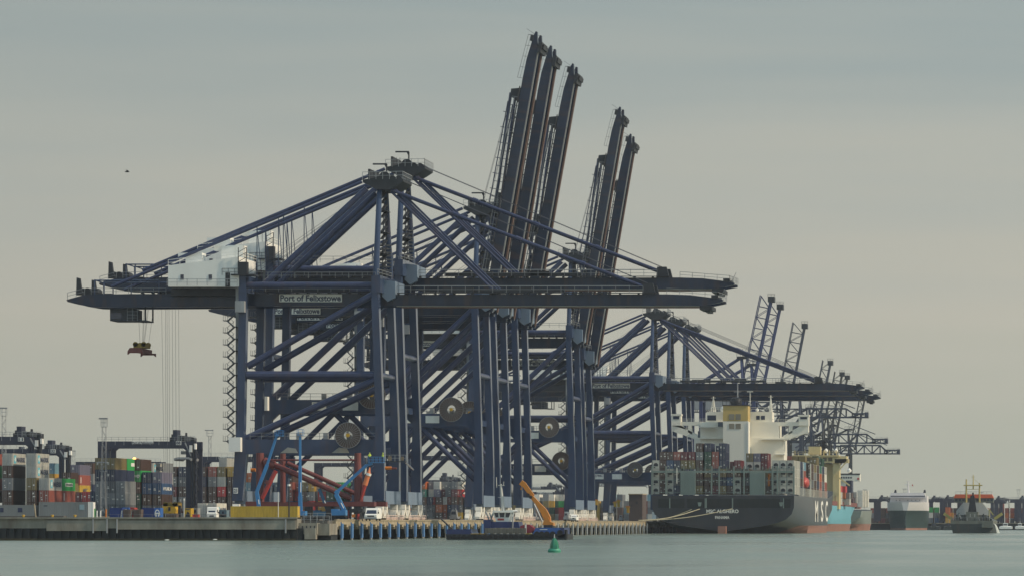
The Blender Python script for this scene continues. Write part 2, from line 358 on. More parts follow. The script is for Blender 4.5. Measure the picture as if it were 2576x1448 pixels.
def boom_parts(t, dz, raised, sunpaint):
    """boom about its hinge; built level along +u from the hinge, then turned up when raised"""
    hx, hy = 990, 760
    H = K(hx, hy, GN, dz); hu, hz = H.x, H.z
    L = K(1819, 768, GN, dz).x - hu; s1 = K(990, 769, GN, dz).z-hz; s2 = K(990, 741, GN, dz).z-hz
    base = bpy.data.objects.new('boom', None)
    def prof(w0, w1, m):
        # measured outline of one boom girder
        top = [(0, s2), (L*0.83, s2+0.1), (L*0.90, s2-0.05), (L*0.985, s2-0.75), (L, s2-1.0)]
        bot = [(L, s2-1.4), (L*0.94, s1), (0, s1)]
        m.prism(top+bot, w0, w1)
    a = MB(); prof(GN-0.7, GN+0.7, a); prof(GF-0.7, GF+0.7, a)
    for k in range(1, 9): a.box(L*k/9-0.25, L*k/9+0.25, GN+0.7, GF-0.7, s2-0.7, s2)
    bo = a.build('boom', BOOMP, t)
    r = MB()
    r.box(0.5, L*0.94, GN+0.5, GN+0.9, s1-0.12, s1+0.2); r.build('trolley_rail', mat('sunlit_rail_grey', (0.42, 0.42, 0.40), 0.35, 0.5, 0.1), bo)  # near rail painted pale to stand for the sunlit edge of the flange
    r = MB(); r.box(0.5, L*0.94, GF-0.9, GF-0.5, s1-0.05, s1+0.28); r.build('trolley_rail', RAILRUST, bo)
    r = MB(); r.box(0.4, L*0.94, GF-0.7, GF+0.7, s1-0.03, s1); r.build('bottom_flange', mat('rusty_flange', (0.10, 0.055, 0.04), 0.7, 0, 0.3, 0.8), bo)
    r = MB(); r.box(L*0.93, L*0.967, GN-0.8, GF+0.8, s1-0.75, s1); r.box(L*0.945, L*0.96, GN, GF, s1-1.15, s1-0.75)
    for w in (GN, GF): r.box(L*0.965, L*0.985, w-0.8, w+0.8, s2-0.8, s2-0.1)
    r.build('end_buffer', DARK, bo)
    # walkway with railing above the near girder, service pipes, stay brackets
    r = MB(); r.box(1, L*0.80, GN-1.9, GN-0.7, s2+0.25, s2+0.35)
    for i in range(14): r.box(1+i*L*0.056, 1.25+i*L*0.056, GN-1.8, GN, s2, s2+0.3)
    if not raised: r.box(6, L*0.52, GN-0.6, GN+0.5, s2+0.5, s2+1.1)
    r.box(10, 16, GN-1.6, GN-0.8, s2+0.35, s2+1.3); r.box(L*0.36, L*0.42, GN-0.6, GN+0.5, s2+0.4, s2+1.5)
    r.build('walkway', DARK, bo)
    r = MB(); r.rail((1, GN-1.9, s2+0.3), (L*0.76, GN-1.9, s2+0.3), 1.3, 2.6, 0.06); r.tube((4, GN-0.9, s2+1.7), (L*0.72, GN-0.9, s2+1.7), 0.09, n=5); r.rail((L*0.83, GN-0.7, s2+0.1), (L*0.985, GN-0.7, s2-0.7), 1.2, 2.5, 0.06)
    r.rail((L*0.985, GN-0.7, s2-0.8), (L, GF+0.7, s2-0.9), 1.3, 1.5, 0.06); r.tube((L*0.99, GN, s2-0.9), (L*1.005, GN, s2+1.2), 0.06, n=4); r.build('railing', RAILING, bo)
    r = MB(); b1 = K(1631, 741, GN, dz).x-hu; b0 = K(1240, 741, GN, dz).x-hu
    for w in (GN, GF):
        r.prism([(b1-1.2, s2), (b1-1.0, s2+2.3), (b1+0.9, s2+2.3), (b1+1.5, s2)], w-0.5, w+0.5); r.prism([(b0-0.7, s2), (b0-0.4, s2+1.2), (b0+0.4, s2+1.2), (b0+0.7, s2)], w-0.5, w+0.5)
    r.box(b1-0.6, b1+0.4, GN, GF, s2+1.5, s2+2.2); r.build_each('stay_bracket', DARK, bo)
    # folded stays and ladder lie along the back of a raised boom
    if raised:
        r = MB()
        for w in (GN-0.2, GF): 
            r.tube((3, w, s2+0.6), (b1, w, s2+2.3), 0.32, n=6); r.tube((8, w, s2+3.0), (b1-2, w, s2+2.6), 0.13, n=5)
        for i in range(26): r.box(3+i*(b1-4)/26, 3.12+i*(b1-4)/26, GN-0.3, GN+0.3, s2, s2+2.6 if i % 2 else s2+3.3)
        r.build('folded_stay', STEEL2, bo)
    bo.location = (hu, 0, hz); return bo, hu, hz, L, b1, b0, s2

def make_sts(kind='B', raised=False):
    dz = 4.85 if kind == 'A' else 0.0
    t = thing('quay_crane', None, 'crane', (0,0,0), 'ship to shore container cranes along the quay')
    ptop = K(0, 740, 0, dz).z
    if kind == 'B': pz1, pz0 = K(0, 1104, 0).z, K(0, 1141, 0).z
    else: pz1, pz0 = K(0, 994, 0).z, K(0, 1030, 0).z
    # ---- four legs
    for w in (WN, WF):
        yt = 690
        poly = [k2(940, 1258, 0), k2(966, 1258, 0), k2(966, 1150, 0), k2(964, 1069, 0), k2(952, 755, 0, dz), k2(952, 692, 0, dz), k2(934, 692, 0, dz), k2(934, 755, 0, dz), k2(945, 1069, 0), k2(941, 1140, 0)]
        MB().prism(poly, w-1.1, w+1.1).build('leg', STEEL, t)
        poly = [k2(583, 1258, 0), k2(609, 1258, 0), k2(620, 1141, 0), k2(613, 1085, 0), k2(614, 1069, 0), k2(619, 795, 0, dz), k2(619, 692, 0, dz), k2(600, 692, 0, dz), k2(600, 795, 0, dz), k2(595, 1069, 0), k2(590, 1141, 0)]
        MB().prism(poly, w-1.1, w+1.1).build('leg', STEEL, t)
    u0, u1 = k2(590, 0, 0)[0], k2(962, 0, 0)[0]
    # ---- portal beams with haunches
    for w in (WN, WF):
        a = MB(); a.prism([(u0+1.9, pz0), (u0+0.3, pz0-2.6), (u0+0.3, pz1+1.0), (u0+2.4, pz1), (u1-1.9, pz1), (u1-0.8, pz1+0.6), (u1-0.8, pz0-2.0), (u1-2.6, pz0)] if kind == 'B' else
            [(u0+3.4, pz0), (u0+0.3, pz0-3.0), (u0+0.3, pz1+2.4), (u0+3.0, pz1), (u1-3.0, pz1), (u1-0.8, pz1+1.4), (u1-0.8, pz0-2.4), (u1-3.2, pz0)], w-0.85, w+0.85)
        a.build('portal_beam', STEEL, t)
    a = MB()
    for u in (u0+1.2, u1-1.7): a.box(u-0.5, u+0.5, WN, WF, pz0+0.2, pz0+1.5)
    ty0, ty1 = K(0, 722, 0, dz).z, K(0, 692, 0, dz).z
    a.box(u1-2.1, u1-0.4, WN-1.3, WF+1.3, ty0-1.0, ty1); a.box(k2(601,0,0)[0], k2(618,0,0)[0], WN-1.3, WF+1.3, ty0-1.0, ty1)
    a.build_each('cross_beam', STEEL, t)
    # panel fairing by the hinge, in the sunlit copy of the crane blue
    a = MB(); a.prism([k2(952, 700, 0, dz), k2(985, 704, 0, dz), k2(985, 745, 0, dz), k2(966, 755, 0, dz), k2(952, 742, 0, dz)], 4.2, 15.6); a.build('hinge_housing', SILL_LIT, t)
    # ---- sill beams and bogies
    for (ua, ub) in ((k2(945,0,0)[0], k2(967,0,0)[0]), (k2(585,0,0)[0], k2(606,0,0)[0])):
        MB().box(ua, ub, 1.9, 19.7, 3.3, 5.9).build('sill_beam', SILL_LIT, t)
        um = (ua+ub)/2
        for w in (WN+0.6, WF-0.6):
            a = MB()
            for sgn in (-1, 1):
                c = w+sgn*2.4
                a.prismx([(c-0.5, 3.3), (c+0.5, 3.3), (c+0.75, 2.4), (c+0.35, 2.0), (c-0.35, 2.0), (c-0.75, 2.4)], um-0.6, um+0.75)
                a.prismx([(c-1.9, 0.9), (c-0.3, 2.7), (c+0.3, 2.7), (c+1.9, 0.9), (c+1.3, 0.75), (c, 2.0), (c-1.3, 0.75)], um-0.5, um+0.7)
                for d in (-1.45, 1.45): a.box(um-0.42, um+0.62, c+d-0.75, c+d+0.75, 0.55, 1.05)
            b = a.build('bogie', WHITE2, t)
            a = MB()
            for sgn in (-1, 1):
                for d in (-1.85, -1.05, 1.05, 1.85): a.disc((um, w+sgn*2.4+d, 0.36), 0.36, 0.3, n=10, ax='x')
            a.build('wheel', DARK, b)
    a = MB()
    for w in range(0, 20, 2):
        a.box(k2(968,0,0)[0]+0.3, k2(968,0,0)[0]+0.4, w, w+1.4, 0.1, 0.75)
    a.rail((k2(968,0,0)[0]+0.5, -1, 0), (k2(968,0,0)[0]+0.5, 21, 0), 1.1, 1.6, 0.07); a.build('guard_rail', mat('guard_rail_pinkish_white', (0.68, 0.54, 0.48), 0.6, 0, 0.3, 2.0), t)
    # ---- braces
    for i, w in enumerate((WN, WF)):
        w = w+0.0
        if kind == 'B':
            MB().tube(K(618, 942, w), K(944, 942, w), 0.80, n=10).build('strut', STEEL2, t)
            MB().tube(K(620, 920, w), K(942, 736, w), 0.68, n=10).build('brace', STEEL2, t)
            MB().tube(K(612, 1104, w), K(942, 954, w), 0.70, n=10).build('brace', STEEL2, t)
        else:
            MB().tube(Vector((k2(618,0,w)[0], w, pz1+0.3)), K(944, 745, w, dz), 0.72, n=10).build('brace', STEEL2, t)
            mid = Vector(((u0+u1)/2, w, pz0+0.2))
            MB().tube(mid, K(944, 1190, w), 0.58, n=10).build('brace', STEEL2, t)
            MB().tube(mid, K(612, 1190, w), 0.58, n=10).build('brace', STEEL2, t)
        MB().tube(K(612, 716, w, dz), K(940, 716, w, dz), 0.62, n=10).build('tie_pipe', STEEL2, t)
    # cross pipe between frames at mid height
    a = MB()
    for x in (606, 950):
        a.tube(K(x, 942 if kind == 'B' else 880, WN), K(x, 942 if kind == 'B' else 880, WF), 0.6, n=8)
    a.build_each('cross_strut', STEEL2, t)
    # ---- girder (fixed part)
    a = MB()
    for w in (GN, GF):
        a.prism([k2(169, 754, w, dz), k2(215, 741, w, dz), k2(330, 739, w, dz), k2(985, 738, w, dz), k2(990, 768, w, dz), k2(290, 773, w, dz), k2(235, 772, w, dz), k2(200, 766, w, dz), k2(172, 759, w, dz)], w-0.7, w+0.7)
    for x in (215, 330, 420, 520, 640, 760, 880): 
        p = K(x, 742, GN, dz); a.box(p.x-0.3, p.x+0.3, GN, GF, p.z-0.8, p.z)
    g = a.build('girder', BOOMP, t)
    a = MB(); a.box(k2(420,0,0)[0], k2(598,0,0)[0], GN-2.5, GF+2.5, K(0,741,0,dz).z, K(0,722,0,dz).z); a.prism([k2(424,722,0,dz), k2(424,714,0,dz), k2(488,714,0,dz), k2(496,722,0,dz)], GN-3, GF+3)
    a.build('machinery_deck', DARK, g)
    a = MB()
    for x in range(360, 940, 26):
        p = K(x, 739, GN-0.7, dz); a.box(p.x, p.x+0.3, GN-1.9, GN, p.z, p.z+0.2)
    p0, p1 = K(640, 735, GN-1.8, dz), K(930, 735, GN-1.8, dz); a.box(p0.x, p1.x, GN-1.9, GN-0.8, p0.z, p0.z+0.12); a.box(p0.x+2, p1.x-4, GN-0.6, GN+0.5, p0.z+0.2, p0.z+0.75)
    a.build('walkway', DARK, g)
    a = MB(); a.rail(K(640, 735, GN-1.9, dz), K(935, 735, GN-1.9, dz), 1.2, 2.4, 0.06); a.rail(K(232, 741, GN-0.9, dz), K(420, 740, GN-0.9, dz), 1.2, 2.2, 0.06); a.rail(K(172, 753, GN-0.7, dz), K(215, 742, GN-0.7, dz), 1.3, 1.4, 0.06)
    a.rail(K(640, 700, 0, dz), K(945, 700, 0, dz), 1.2, 2.6, 0.06); a.rail(K(560, 692, -0.5, dz), K(622, 692, -0.5, dz), 1.3, 1.2, 0.06)
    a.rail(Vector((u0+3, WN-0.85, pz1)), Vector((u1-1, WN-0.85, pz1)), 1.25, 2.2, 0.06); a.rail(K(950, 692, -0.3, dz), K(990, 704, 4, dz), 1.2, 1.5, 0.06); a.build('railing', RAILING, t)
    # trolley parking gear at the rear end: raking posts, hoist frame, winches
    a = MB()
    for w, x in ((GN, 193), (GF, 208)): a.prism([k2(x, 742, w, dz), k2(x+1, 698, w, dz), k2(x+9, 700, w, dz), k2(x+13, 730, w, dz), k2(x+20, 742, w, dz)], w-0.5, w+0.5)
    a.box(*[k2(188,0,0)[0], k2(262,0,0)[0]], GN, GF, K(0,742,0,dz).z, K(0,733,0,dz).z)
    for x in (200, 214, 232): q = K(x, 731, 8, dz); a.tube(q, q+Vector((0,4,0)), 0.7, n=8)
    a.build('rope_anchorage', DARK, g)
    a = MB(); 
    for w in (GN, GF):
        for x in (238, 262): a.tube(K(x, 741, w, dz), K(x, 704, w, dz), 0.13, n=5)
        a.tube(K(236, 705, w, dz), K(400, 705, w, dz), 0.15, n=5); a.tube(K(238, 704, w, dz), K(262, 712, w, dz), 0.13, n=5)
    a.tube(K(330, 741, GN, dz), K(330, 704, GN, dz), 0.12, n=5); a.tube(K(400, 741, GN, dz), K(400, 704, GN, dz), 0.12, n=5); a.build_each('hoist_frame', STEEL, g) if False else a.build('hoist_frame', STEEL, g)
    # ---- machine house
    mh = MB(); fr = [k2(424, 721, 0, dz), k2(602, 721, 0, dz), k2(602, 646, 0, dz), k2(424, 668, 0, dz)]
    mh.prism(fr, -0.4, 16.0); h = mh.build('machine_house', WHITE, t)
    a = MB()
    for x in (459, 530): p = K(x, 692, 0.9, dz); a.box(p.x-0.3, p.x+0.35, -0.47, -0.38, p.z-0.9, p.z+0.1)
    p = K(607, 690, 0, dz); a.box(k2(600,0,0)[0], k2(602.4,0,0)[0]+0.03, 6, 7.2, p.z-1.2, p.z+1); a.build_each('window', GLASS, h)
    p = K(574, 714, 1, dz); MB().box(p.x-0.45, p.x+0.45, -0.5, -0.38, p.z-0.6, p.z+2.2).build('door', DARK, h)
    a = MB()
    for x, y, wd, ht in ((470, 662, 3.2, 2.0), (560, 650, 2.8, 2.4), (594, 648, 1.6, 2.4)): p = K(x, y, 8, dz); a.box(p.x, p.x+wd, 5, 9, p.z-0.6, p.z+ht); a.box(p.x-1.6, p.x+0.2, 5.5, 8.5, p.z+ht-0.9, p.z+ht)
    a.build_each('roof_vent', WHITE, h)
    a = MB(); a.rail(K(424, 668, -0.3, dz), K(600, 646, -0.3, dz), 1.1, 2.3, 0.06); a.rail(K(602, 646, 1, dz), K(602, 646, 17, dz), 1.1, 2.3, 0.06); a.build('roof_railing', WHITE, h)
    a = MB(); a.rail(K(424, 719, -1.3, dz), K(600, 719, -1.3, dz), 1.3, 1.9, 0.06); a.build('side_railing', GREY, h)
    # lift shaft and control cabinet at the top of the landside leg
    a = MB(); p = K(612, 690, -0.4, dz); a.box(p.x-0.9, p.x+0.9, -1.0, 0.8, p.z, p.z+2.4); a.box(p.x-2.2, p.x+2.4, -1.4, 3.0, p.z-0.25, p.z)
    for uu in (-0.8, 0.8): a.tube((p.x+uu, -0.9, p.z+2.4), (p.x+uu, -0.9, p.z+5.2), 0.1, n=4)
    for k in range(3): a.beam((p.x-0.8, -0.9, p.z+2.4+0.95*k), (p.x+0.8, -0.9, p.z+3.3+0.95*k), 0.1, 0.1)
    a.build('lift_head', DARK, t)
    p = K(606, 770, -0.4, dz); MB().box(p.x-0.85, p.x+0.95, -1.5, 0.2, p.z-1.2, p.z+1.0).build('lift_cabin', GREY, t)
    p = K(606, 1130, 0); MB().box(p.x-2.0, p.x+0.3, -2.0, -0.2, p.z-0.4 if kind == 'B' else pz0+0.6, (p.z-0.4 if kind == 'B' else pz0+0.6)+2.8).build('electrical_cabinet', WHITE, t)
    a = MB(); a.box(k2(596,0,0)[0]-0.7, k2(596,0,0)[0]+0.2, 2.2, 3.2, 6, K(0,700,0,dz).z); a.build('cable_tray', GREY, t)
    zig_stairs(t, k2(594,0,0)[0]-0.6, 0.6, pz1-1.5 if kind == 'B' else 6.0, K(0,790,0,dz).z, 11 if kind == 'B' else 15)
    # ---- A-frame, back stays, back legs
    AX = K(965, 470, 10, dz)
    a = MB(); a.tube(K(943, 700, WN, dz), K(955, 470, GN, dz), 0.62, 0.52, n=12); a.tube(K(943, 700, WF-0.2, dz), K(955, 470, GF-0.4, dz), 0.62, 0.52, n=12); af = a.build('a_frame', STEEL, t)
    a = MB()
    for w in (8.2, 11.8):
        a.tube(K(957, 690, w, dz), K(963, 474, w, dz), 0.12, n=4)
    for i in range(12):
        y0, y1 = 690-18*i, 672-18*i; a.beam(K(956, y0, 8.2, dz), K(959, y1, 11.8, dz), 0.7, 0.1)
        if i % 3 == 0: q = K(957, y0, 8, dz); a.box(q.x-1.2, q.x+1.0, 7.4, 12.4, q.z-0.1, q.z)
    for i in range(9): a.beam(K(948, 690-9*i, 3.5, dz), K(962, 681-9*i, 16.5, dz), 0.25, 0.25)
    a.build('access_ladder', DARK, af)
    for w in (4.6, 15.6):
        MB().tube(K(926, 476, w, dz), K(668, 716, w, dz), 0.60, n=10).build('back_leg', STEEL2, t)
        MB().tube(K(914, 459, w, dz), K(285, 722, w, dz), 0.34, n=8).build('back_stay', STEEL2, t)
    a = MB()
    for w in (GN-0.6, GF+0.6):
        for x in (648, 702): 
            q = K(x, 575-(x-640)*0.41, w, dz); q2 = K(x, 740, w, dz)
            a.tube(q, q2, 0.11, n=4); a.tube(q, q2+Vector((1.3,0,0)), 0.09, n=4)
    a.build_each('stay_prop', STEEL, t)
    # apex platform
    a = MB(); pz = K(0, 460, 10, dz).z
    a.prism([k2(916, 461, 10, dz), k2(930, 466, 10, dz), k2(948, 478, 10, dz), k2(985, 478, 10, dz), k2(1002, 468, 10, dz), k2(1017, 458, 10, dz), k2(1017, 452, 10, dz), k2(1000, 448, 10, dz), k2(960, 444, 10, dz), k2(940, 450, 10, dz), k2(916, 454, 10, dz)], 4.6, 15.4)
    for w in (GN, GF): a.disc(K(968, 446, w, dz), 1.1, 1.0, n=16); 
    for x in (985, 1000): a.disc(K(x, 450, 10, dz), 0.7, 6, n=12)
    a.box(k2(916,0,0)[0], k2(921,0,0)[0], 4.5, 15.5, pz, pz+2.6)
    ap = a.build('apex_platform', DARK, t)
    a = MB(); a.rail(K(916, 454, 4.4, dz), K(1017, 452, 4.4, dz), 1.5, 1.3, 0.06); a.rail(K(1017, 452, 4.4, dz), K(1017, 452, 15.6, dz), 1.5, 1.3, 0.06); a.build('railing', GREY, ap)
    a = MB(); q = K(969, 446, 8, dz); q2 = K(969, 411, 8, dz); q3 = K(934, 411, 8, dz); a.tube(q, q2, 0.16, n=5); a.beam(q2, q3, 0.3, 0.3); a.tube(K(964, 411, 8, dz), K(969, 420, 8, dz), 0.14, n=5)
    a.build('davit', DARK, ap)
    a = MB(); [a.tube(K(x, 445, 6, dz), K(x, 428, 6, dz), 0.05, n=4) for x in (941, 950, 974)]; a.build_each('antenna', DARK, ap)
    # ---- boom
    bo, hu, hz, L, b1, b0, s2 = boom_parts(t, dz, raised, None)
    if raised:
        bo.rotation_euler = (0, -R(80.0), 0)
        a = MB()
        c, s_ = math.cos(R(80.0)), math.sin(R(80.0))
        for w in (GN-0.5, GN+0.8, GF-0.8, GF+0.5):
            top = Vector((hu+b1*c-(s2+2.3)*s_, w, hz+b1*s_+(s2+2.3)*c)); a.tube(K(968+2*(w > 10), 446, w, dz), top, 0.05, n=4)
        a.build('hoist_rope', CABLE, t)
        a = MB()
        for w in (GN, GF): a.tube(K(985, 478, w, dz), K(1003, 560, w, dz), 0.3, n=6); 
        a.build_each('hanging_stay', STEEL2, t)
    else:
        for w in (GN, GF):
            p = K(985, 478, w, dz); q = Vector((hu+b1-0.5, w, hz+s2+1.4)); a = MB(); a.tube(p, q, 0.34, n=8)
            for f in (0.25, 0.5, 0.75): c = p.lerp(q, f); a.tube(c-(q-p).normalized()*0.6, c+(q-p).normalized()*0.6, 0.5, n=8)
            a.build('fore_stay', STEEL2, t)
            p = K(984, 482, w, dz); q = Vector((hu+b0, w, hz+s2+1.0)); a = MB(); a.tube(p, q, 0.26, n=8); a.tube(p+Vector((0.9,0,0.4)), q+Vector((0.9,0,0)), 0.20, n=6); a.build('fore_stay', STEEL2, t)
        a = MB()
        for w in (GN-0.8, GN+0.8, GF-0.8, GF+0.8): a.tube(K(1012, 450, w, dz), Vector((hu+b1, w, hz+s2+2.3)), 0.05, n=4, cap=False)
        a.build('hoist_rope', CABLE, t)
    a = MB()
    for k in range(3): a.tube(K(925, 476, 8+2*k, dz), K(600+12*k, 700, 8+2*k, dz), 0.04, n=4, cap=False)
    a.build('hoist_rope', CABLE, t)
    # ---- trolley and driver's cab
    tx = 257 if kind == 'B' else 300
    a = MB(); a.box(k2(tx,0,0)[0], k2(tx+62,0,0)[0], GN+0.4, GF-0.4, K(0,806,10,dz).z, K(0,776,10,dz).z); a.box(k2(tx+62,0,0)[0], k2(tx+91,0,0)[0], GN+0.4, GF-0.4, K(0,807,10,dz).z, K(0,804,10,dz).z)
    for w in (GN+0.5, GF-0.5): a.box(k2(tx+88,0,0)[0], k2(tx+91,0,0)[0], w-0.2, w+0.2, K(0,807,10,dz).z, K(0,772,10,dz).z)
    tr = a.build('trolley', DARK, t)
    a = MB(); a.rail(K(tx+62, 806, GN+0.4, dz), K(tx+88, 806, GN+0.4, dz), 1.2, 0.8, 0.06); a.rail(K(tx+62, 790, GN+0.4, dz), K(tx+88, 790, GN+0.4, dz), 1.2, 0.8, 0.06); a.build('railing', RAILING, tr)
    p = K(tx+20, 792, GN+0.3, dz); MB().box(p.x, p.x+2.2, GN+0.28, GN+0.42, p.z-0.7, p.z+0.5).build('window', GLASS, tr)
    # ---- name board
    sx0, sx1, sy0, sy1 = (704.5, 862, 740, 759.5) if kind == 'B' else (361, 497, 686, 705)
    d_ = dz if kind == 'B' else 0.0; yy = GN-0.7-0.12
    p0 = K(sx0, sy1, GN, d_); p1 = K(sx1, sy0, GN, d_)
    sg = MB().box(p0.x, p1.x, yy, yy+0.1, p0.z, p1.z).build('name_board', PALE, t)
    text('Port of Felixstowe', p0.x+0.2, p1.x-0.2, p0.z+0.12, p1.z-0.12, yy, INK, sg, bold=0.03)
    if kind == 'B': m0, m1, n0, n1 = 706, 747, 782, 822
    else: m0, m1, n0, n1 = 720, 757, 800, 840
    zc = (pz0+pz1)/2; yy = WN-0.85-0.1
    p0, p1 = k2(m0, 0, WN)[0], k2(m1, 0, WN)[0]; sg = MB().box(p0, p1, yy, yy+0.08, zc-0.75, zc+0.9).build('maker_board', PALE, t)
    text('ZPMC', p0+0.2, p1-0.2, zc-0.05, zc+0.75, yy, INK, sg, bold=0.02)
    p0, p1 = k2(n0, 0, WN)[0], k2(n1, 0, WN)[0]; MB().box(p0, p1, yy, yy+0.08, zc-0.75, zc+0.9).build('blank_board', PALE, t)
    # ---- cable reel
    rx = K(878, 1094, -0.9) if kind == 'B' else Vector((K(878, 0, -0.9).x, -0.9, pz1+0.9))
    rr = 2.52 if kind == 'B' else 2.75
    a = MB()
    for i in range(36):
        a0, a1 = 2*math.pi*i/36, 2*math.pi*(i+1)/36
        for yy in (-1.3, -0.5):
            a.quad([(rx.x+math.cos(b)*r_, yy, rx.z+math.sin(b)*r_) for b, r_ in ((a0, rr), (a1, rr), (a1, rr*0.36), (a0, rr*0.36))])
        for r_ in (rr*0.97, rr*0.36): a.quad([(rx.x+math.cos(b)*r_, yy, rx.z+math.sin(b)*r_) for b, yy in ((a0, -1.3), (a1, -1.3), (a1, -0.5), (a0, -0.5))])
    re = a.build('cable_reel', REEL, t)
    a = MB()
    for i in range(28):
        b = 2*math.pi*i/28; a.tube((rx.x+math.cos(b)*0.35, -1.36, rx.z+math.sin(b)*0.35), (rx.x+math.cos(b)*rr, -1.36, rx.z+math.sin(b)*rr), 0.028, n=4, cap=False)
    for i in range(36):
        a0, a1 = 2*math.pi*i/36, 2*math.pi*(i+1)/36; a.tube((rx.x+math.cos(a0)*rr, -1.33, rx.z+math.sin(a0)*rr), (rx.x+math.cos(a1)*rr, -1.33, rx.z+math.sin(a1)*rr), 0.05, n=4, cap=False)
    a.build('spoke', GREY, re)
    MB().disc((rx.x, -1.35, rx.z), 0.38, 0.5, n=14).build('hub', YELLOW, re)
    a = MB(); a.box(rx.x-0.4, rx.x+0.4, -0.5, 1.0, pz1-0.2, rx.z); a.build('reel_bracket', DARK, re)
    a = MB()
    for x, hh in ((745, 1.2), (812, 1.3), (840, 0.8)): p = K(x, 0, WN).x; a.box(p, p+0.9, WN-0.7, WN+0.4, pz1+0.05, pz1+hh)
    a.build_each('equipment_box', GREY, t)
    return t

def set_text(tree, s): pass
STS = {}
# scale s = 820.3 / distance; label
FLEET = [
 ('B', False, 1.000, 'nearest lowered boom crane with yellow spreader, standing over the red steel frame'),
 ('A', False, 0.968, 'second lowered boom crane from the left, slightly taller, behind the nearest crane'),
 ('A', True, 0.860, 'crane with raised boom reaching highest in the picture, leftmost of the five tall raised booms'),
 ('A', True, 0.835, 'crane whose raised boom is second tallest, just right of the tallest'),
 ('A', True, 0.804, 'crane with the third raised boom, standing alone between the two pairs'),
 ('A', True, 0.7277, 'crane with the fourth solid raised boom, left one of the right hand pair'),
 ('B', True, 0.711, 'crane with the rightmost solid raised boom, right one of the right hand pair'),
 ('B', False, 0.611, 'distant lowered boom crane whose name board shows whole, above the stern of the black ship'),
 ('B', False, 0.5874, 'middle one of three distant lowered boom cranes behind the black container ship'),
 ('B', False, 0.5657, 'farthest of three distant lowered boom cranes, behind the white ship bridge'),
]
cranes = []
for kind, raised, s, label in FLEET:
    key = (kind, raised)
    if key not in STS: c = STS[key] = make_sts(kind, raised)
    else: c = copy_tree(STS[key])
    c.location = (RAILX, D1/s, DECK); c['label'] = label; cranes.append(c)
    if raised:
        for ch in kids(c):
            if ch.name.startswith('boom'): ch.rotation_euler.y = -R({0.860: 80.2, 0.835: 80.5, 0.804: 80.0}.get(s, 80.3))

for ch in kids(cranes[0]):
    if ch.name.startswith(('maker_board', 'blank_board')):
        for g_ in kids(ch): bpy.data.objects.remove(g_)
        bpy.data.objects.remove(ch)
for xa in (705, 834): MB().prism([k2(xa, 1138, 0), k2(xa+44, 1138, 0), k2(xa+38, 1127, 0), k2(xa+18, 1124, 0)], WN-0.95, WN-0.86).build('sunlit_board_patch', mat('sunlit_patch_grey', (0.28, 0.28, 0.25), 0.6), cranes[0])  # patches of sunlight on the sign boards, shaped as pale trapezoids
# hanging ropes and spreader of the nearest crane; ropes of the second crane
def spreader(c, x0, x1, y0, y1, ytop, w, label, ropes):
    bx = c.location
    def P(x, y, ww=w): return Vector((XW(x, bx.y+ww), bx.y+ww, ZW(y, bx.y+ww)))
    t = thing('spreader', label, 'spreader', (0,0,0))
    a = P(x0, y1); b = P(x1, y0); cx = (a.x+b.x)/2; hw = (b.x-a.x)/2
    m = MB(); m.box(cx-hw*0.8, cx+hw*0.8, a.y-2.2, a.y+2.2, a.z+(b.z-a.z)*0.55, a.z+(b.z-a.z)*0.9)
    for sx in (-0.5, 0.5): m.disc((cx+sx*hw*1.1, a.y-2.0, a.z+(b.z-a.z)*0.82), 0.5, 0.4, n=14); m.disc((cx+sx*hw*1.1, a.y+2.0, a.z+(b.z-a.z)*0.82), 0.5, 0.4, n=14)
    m.build('headblock', mat('headblock_yellow', (0.26, 0.17, 0.02), 0.6, 0, 0.2, 1.0), t)
    m = MB(); z = a.z; hh = (b.z-a.z)
    m.prism([(cx-hw, z), (cx-hw*0.75, z+hh*0.12), (cx+hw*0.75, z+hh*0.12), (cx+hw, z), (cx+hw, z+hh*0.25), (cx+hw*0.7, z+hh*0.5), (cx-hw*0.7, z+hh*0.5), (cx-hw, z+hh*0.25)], a.y-6.0, a.y-5.4)
    m.prism([(cx-hw, z), (cx-hw*0.75, z+hh*0.12), (cx+hw*0.75, z+hh*0.12), (cx+hw, z), (cx+hw, z+hh*0.25), (cx-hw, z+hh*0.25)], a.y+5.4, a.y+6.0)
    m.box(cx-0.8, cx-0.3, a.y-5.5, a.y+5.5, z+hh*0.2, z+hh*0.5); m.box(cx+0.3, cx+0.8, a.y-5.5, a.y+5.5, z+hh*0.2, z+hh*0.5)
    m.build('frame', mat('spreader_dull_red', (0.16, 0.045, 0.035), 0.6, 0, 0.2, 1.0), t)
    m = MB()
    for (xa, xb) in ropes: m.tube(P(xb, y0+4), P(xa, ytop), 0.03, n=4, cap=False)
    m.build('rope', CABLE, t)
    return t
spreader(cranes[0], 338, 376, 860, 894, 775, 10, 'yellow and red container spreader hanging on ropes below the left end of the nearest crane', [(348, 352), (362, 358), (364, 360), (372, 361), (374, 363), (386, 374)])
spreader(cranes[1], 412, 456, 1262, 1292, 728, 10, 'spreader lowered on long thin ropes behind the yard container stacks', [(406, 414), (416, 418), (420, 422), (425, 427), (433, 436), (441, 444), (449, 452)])
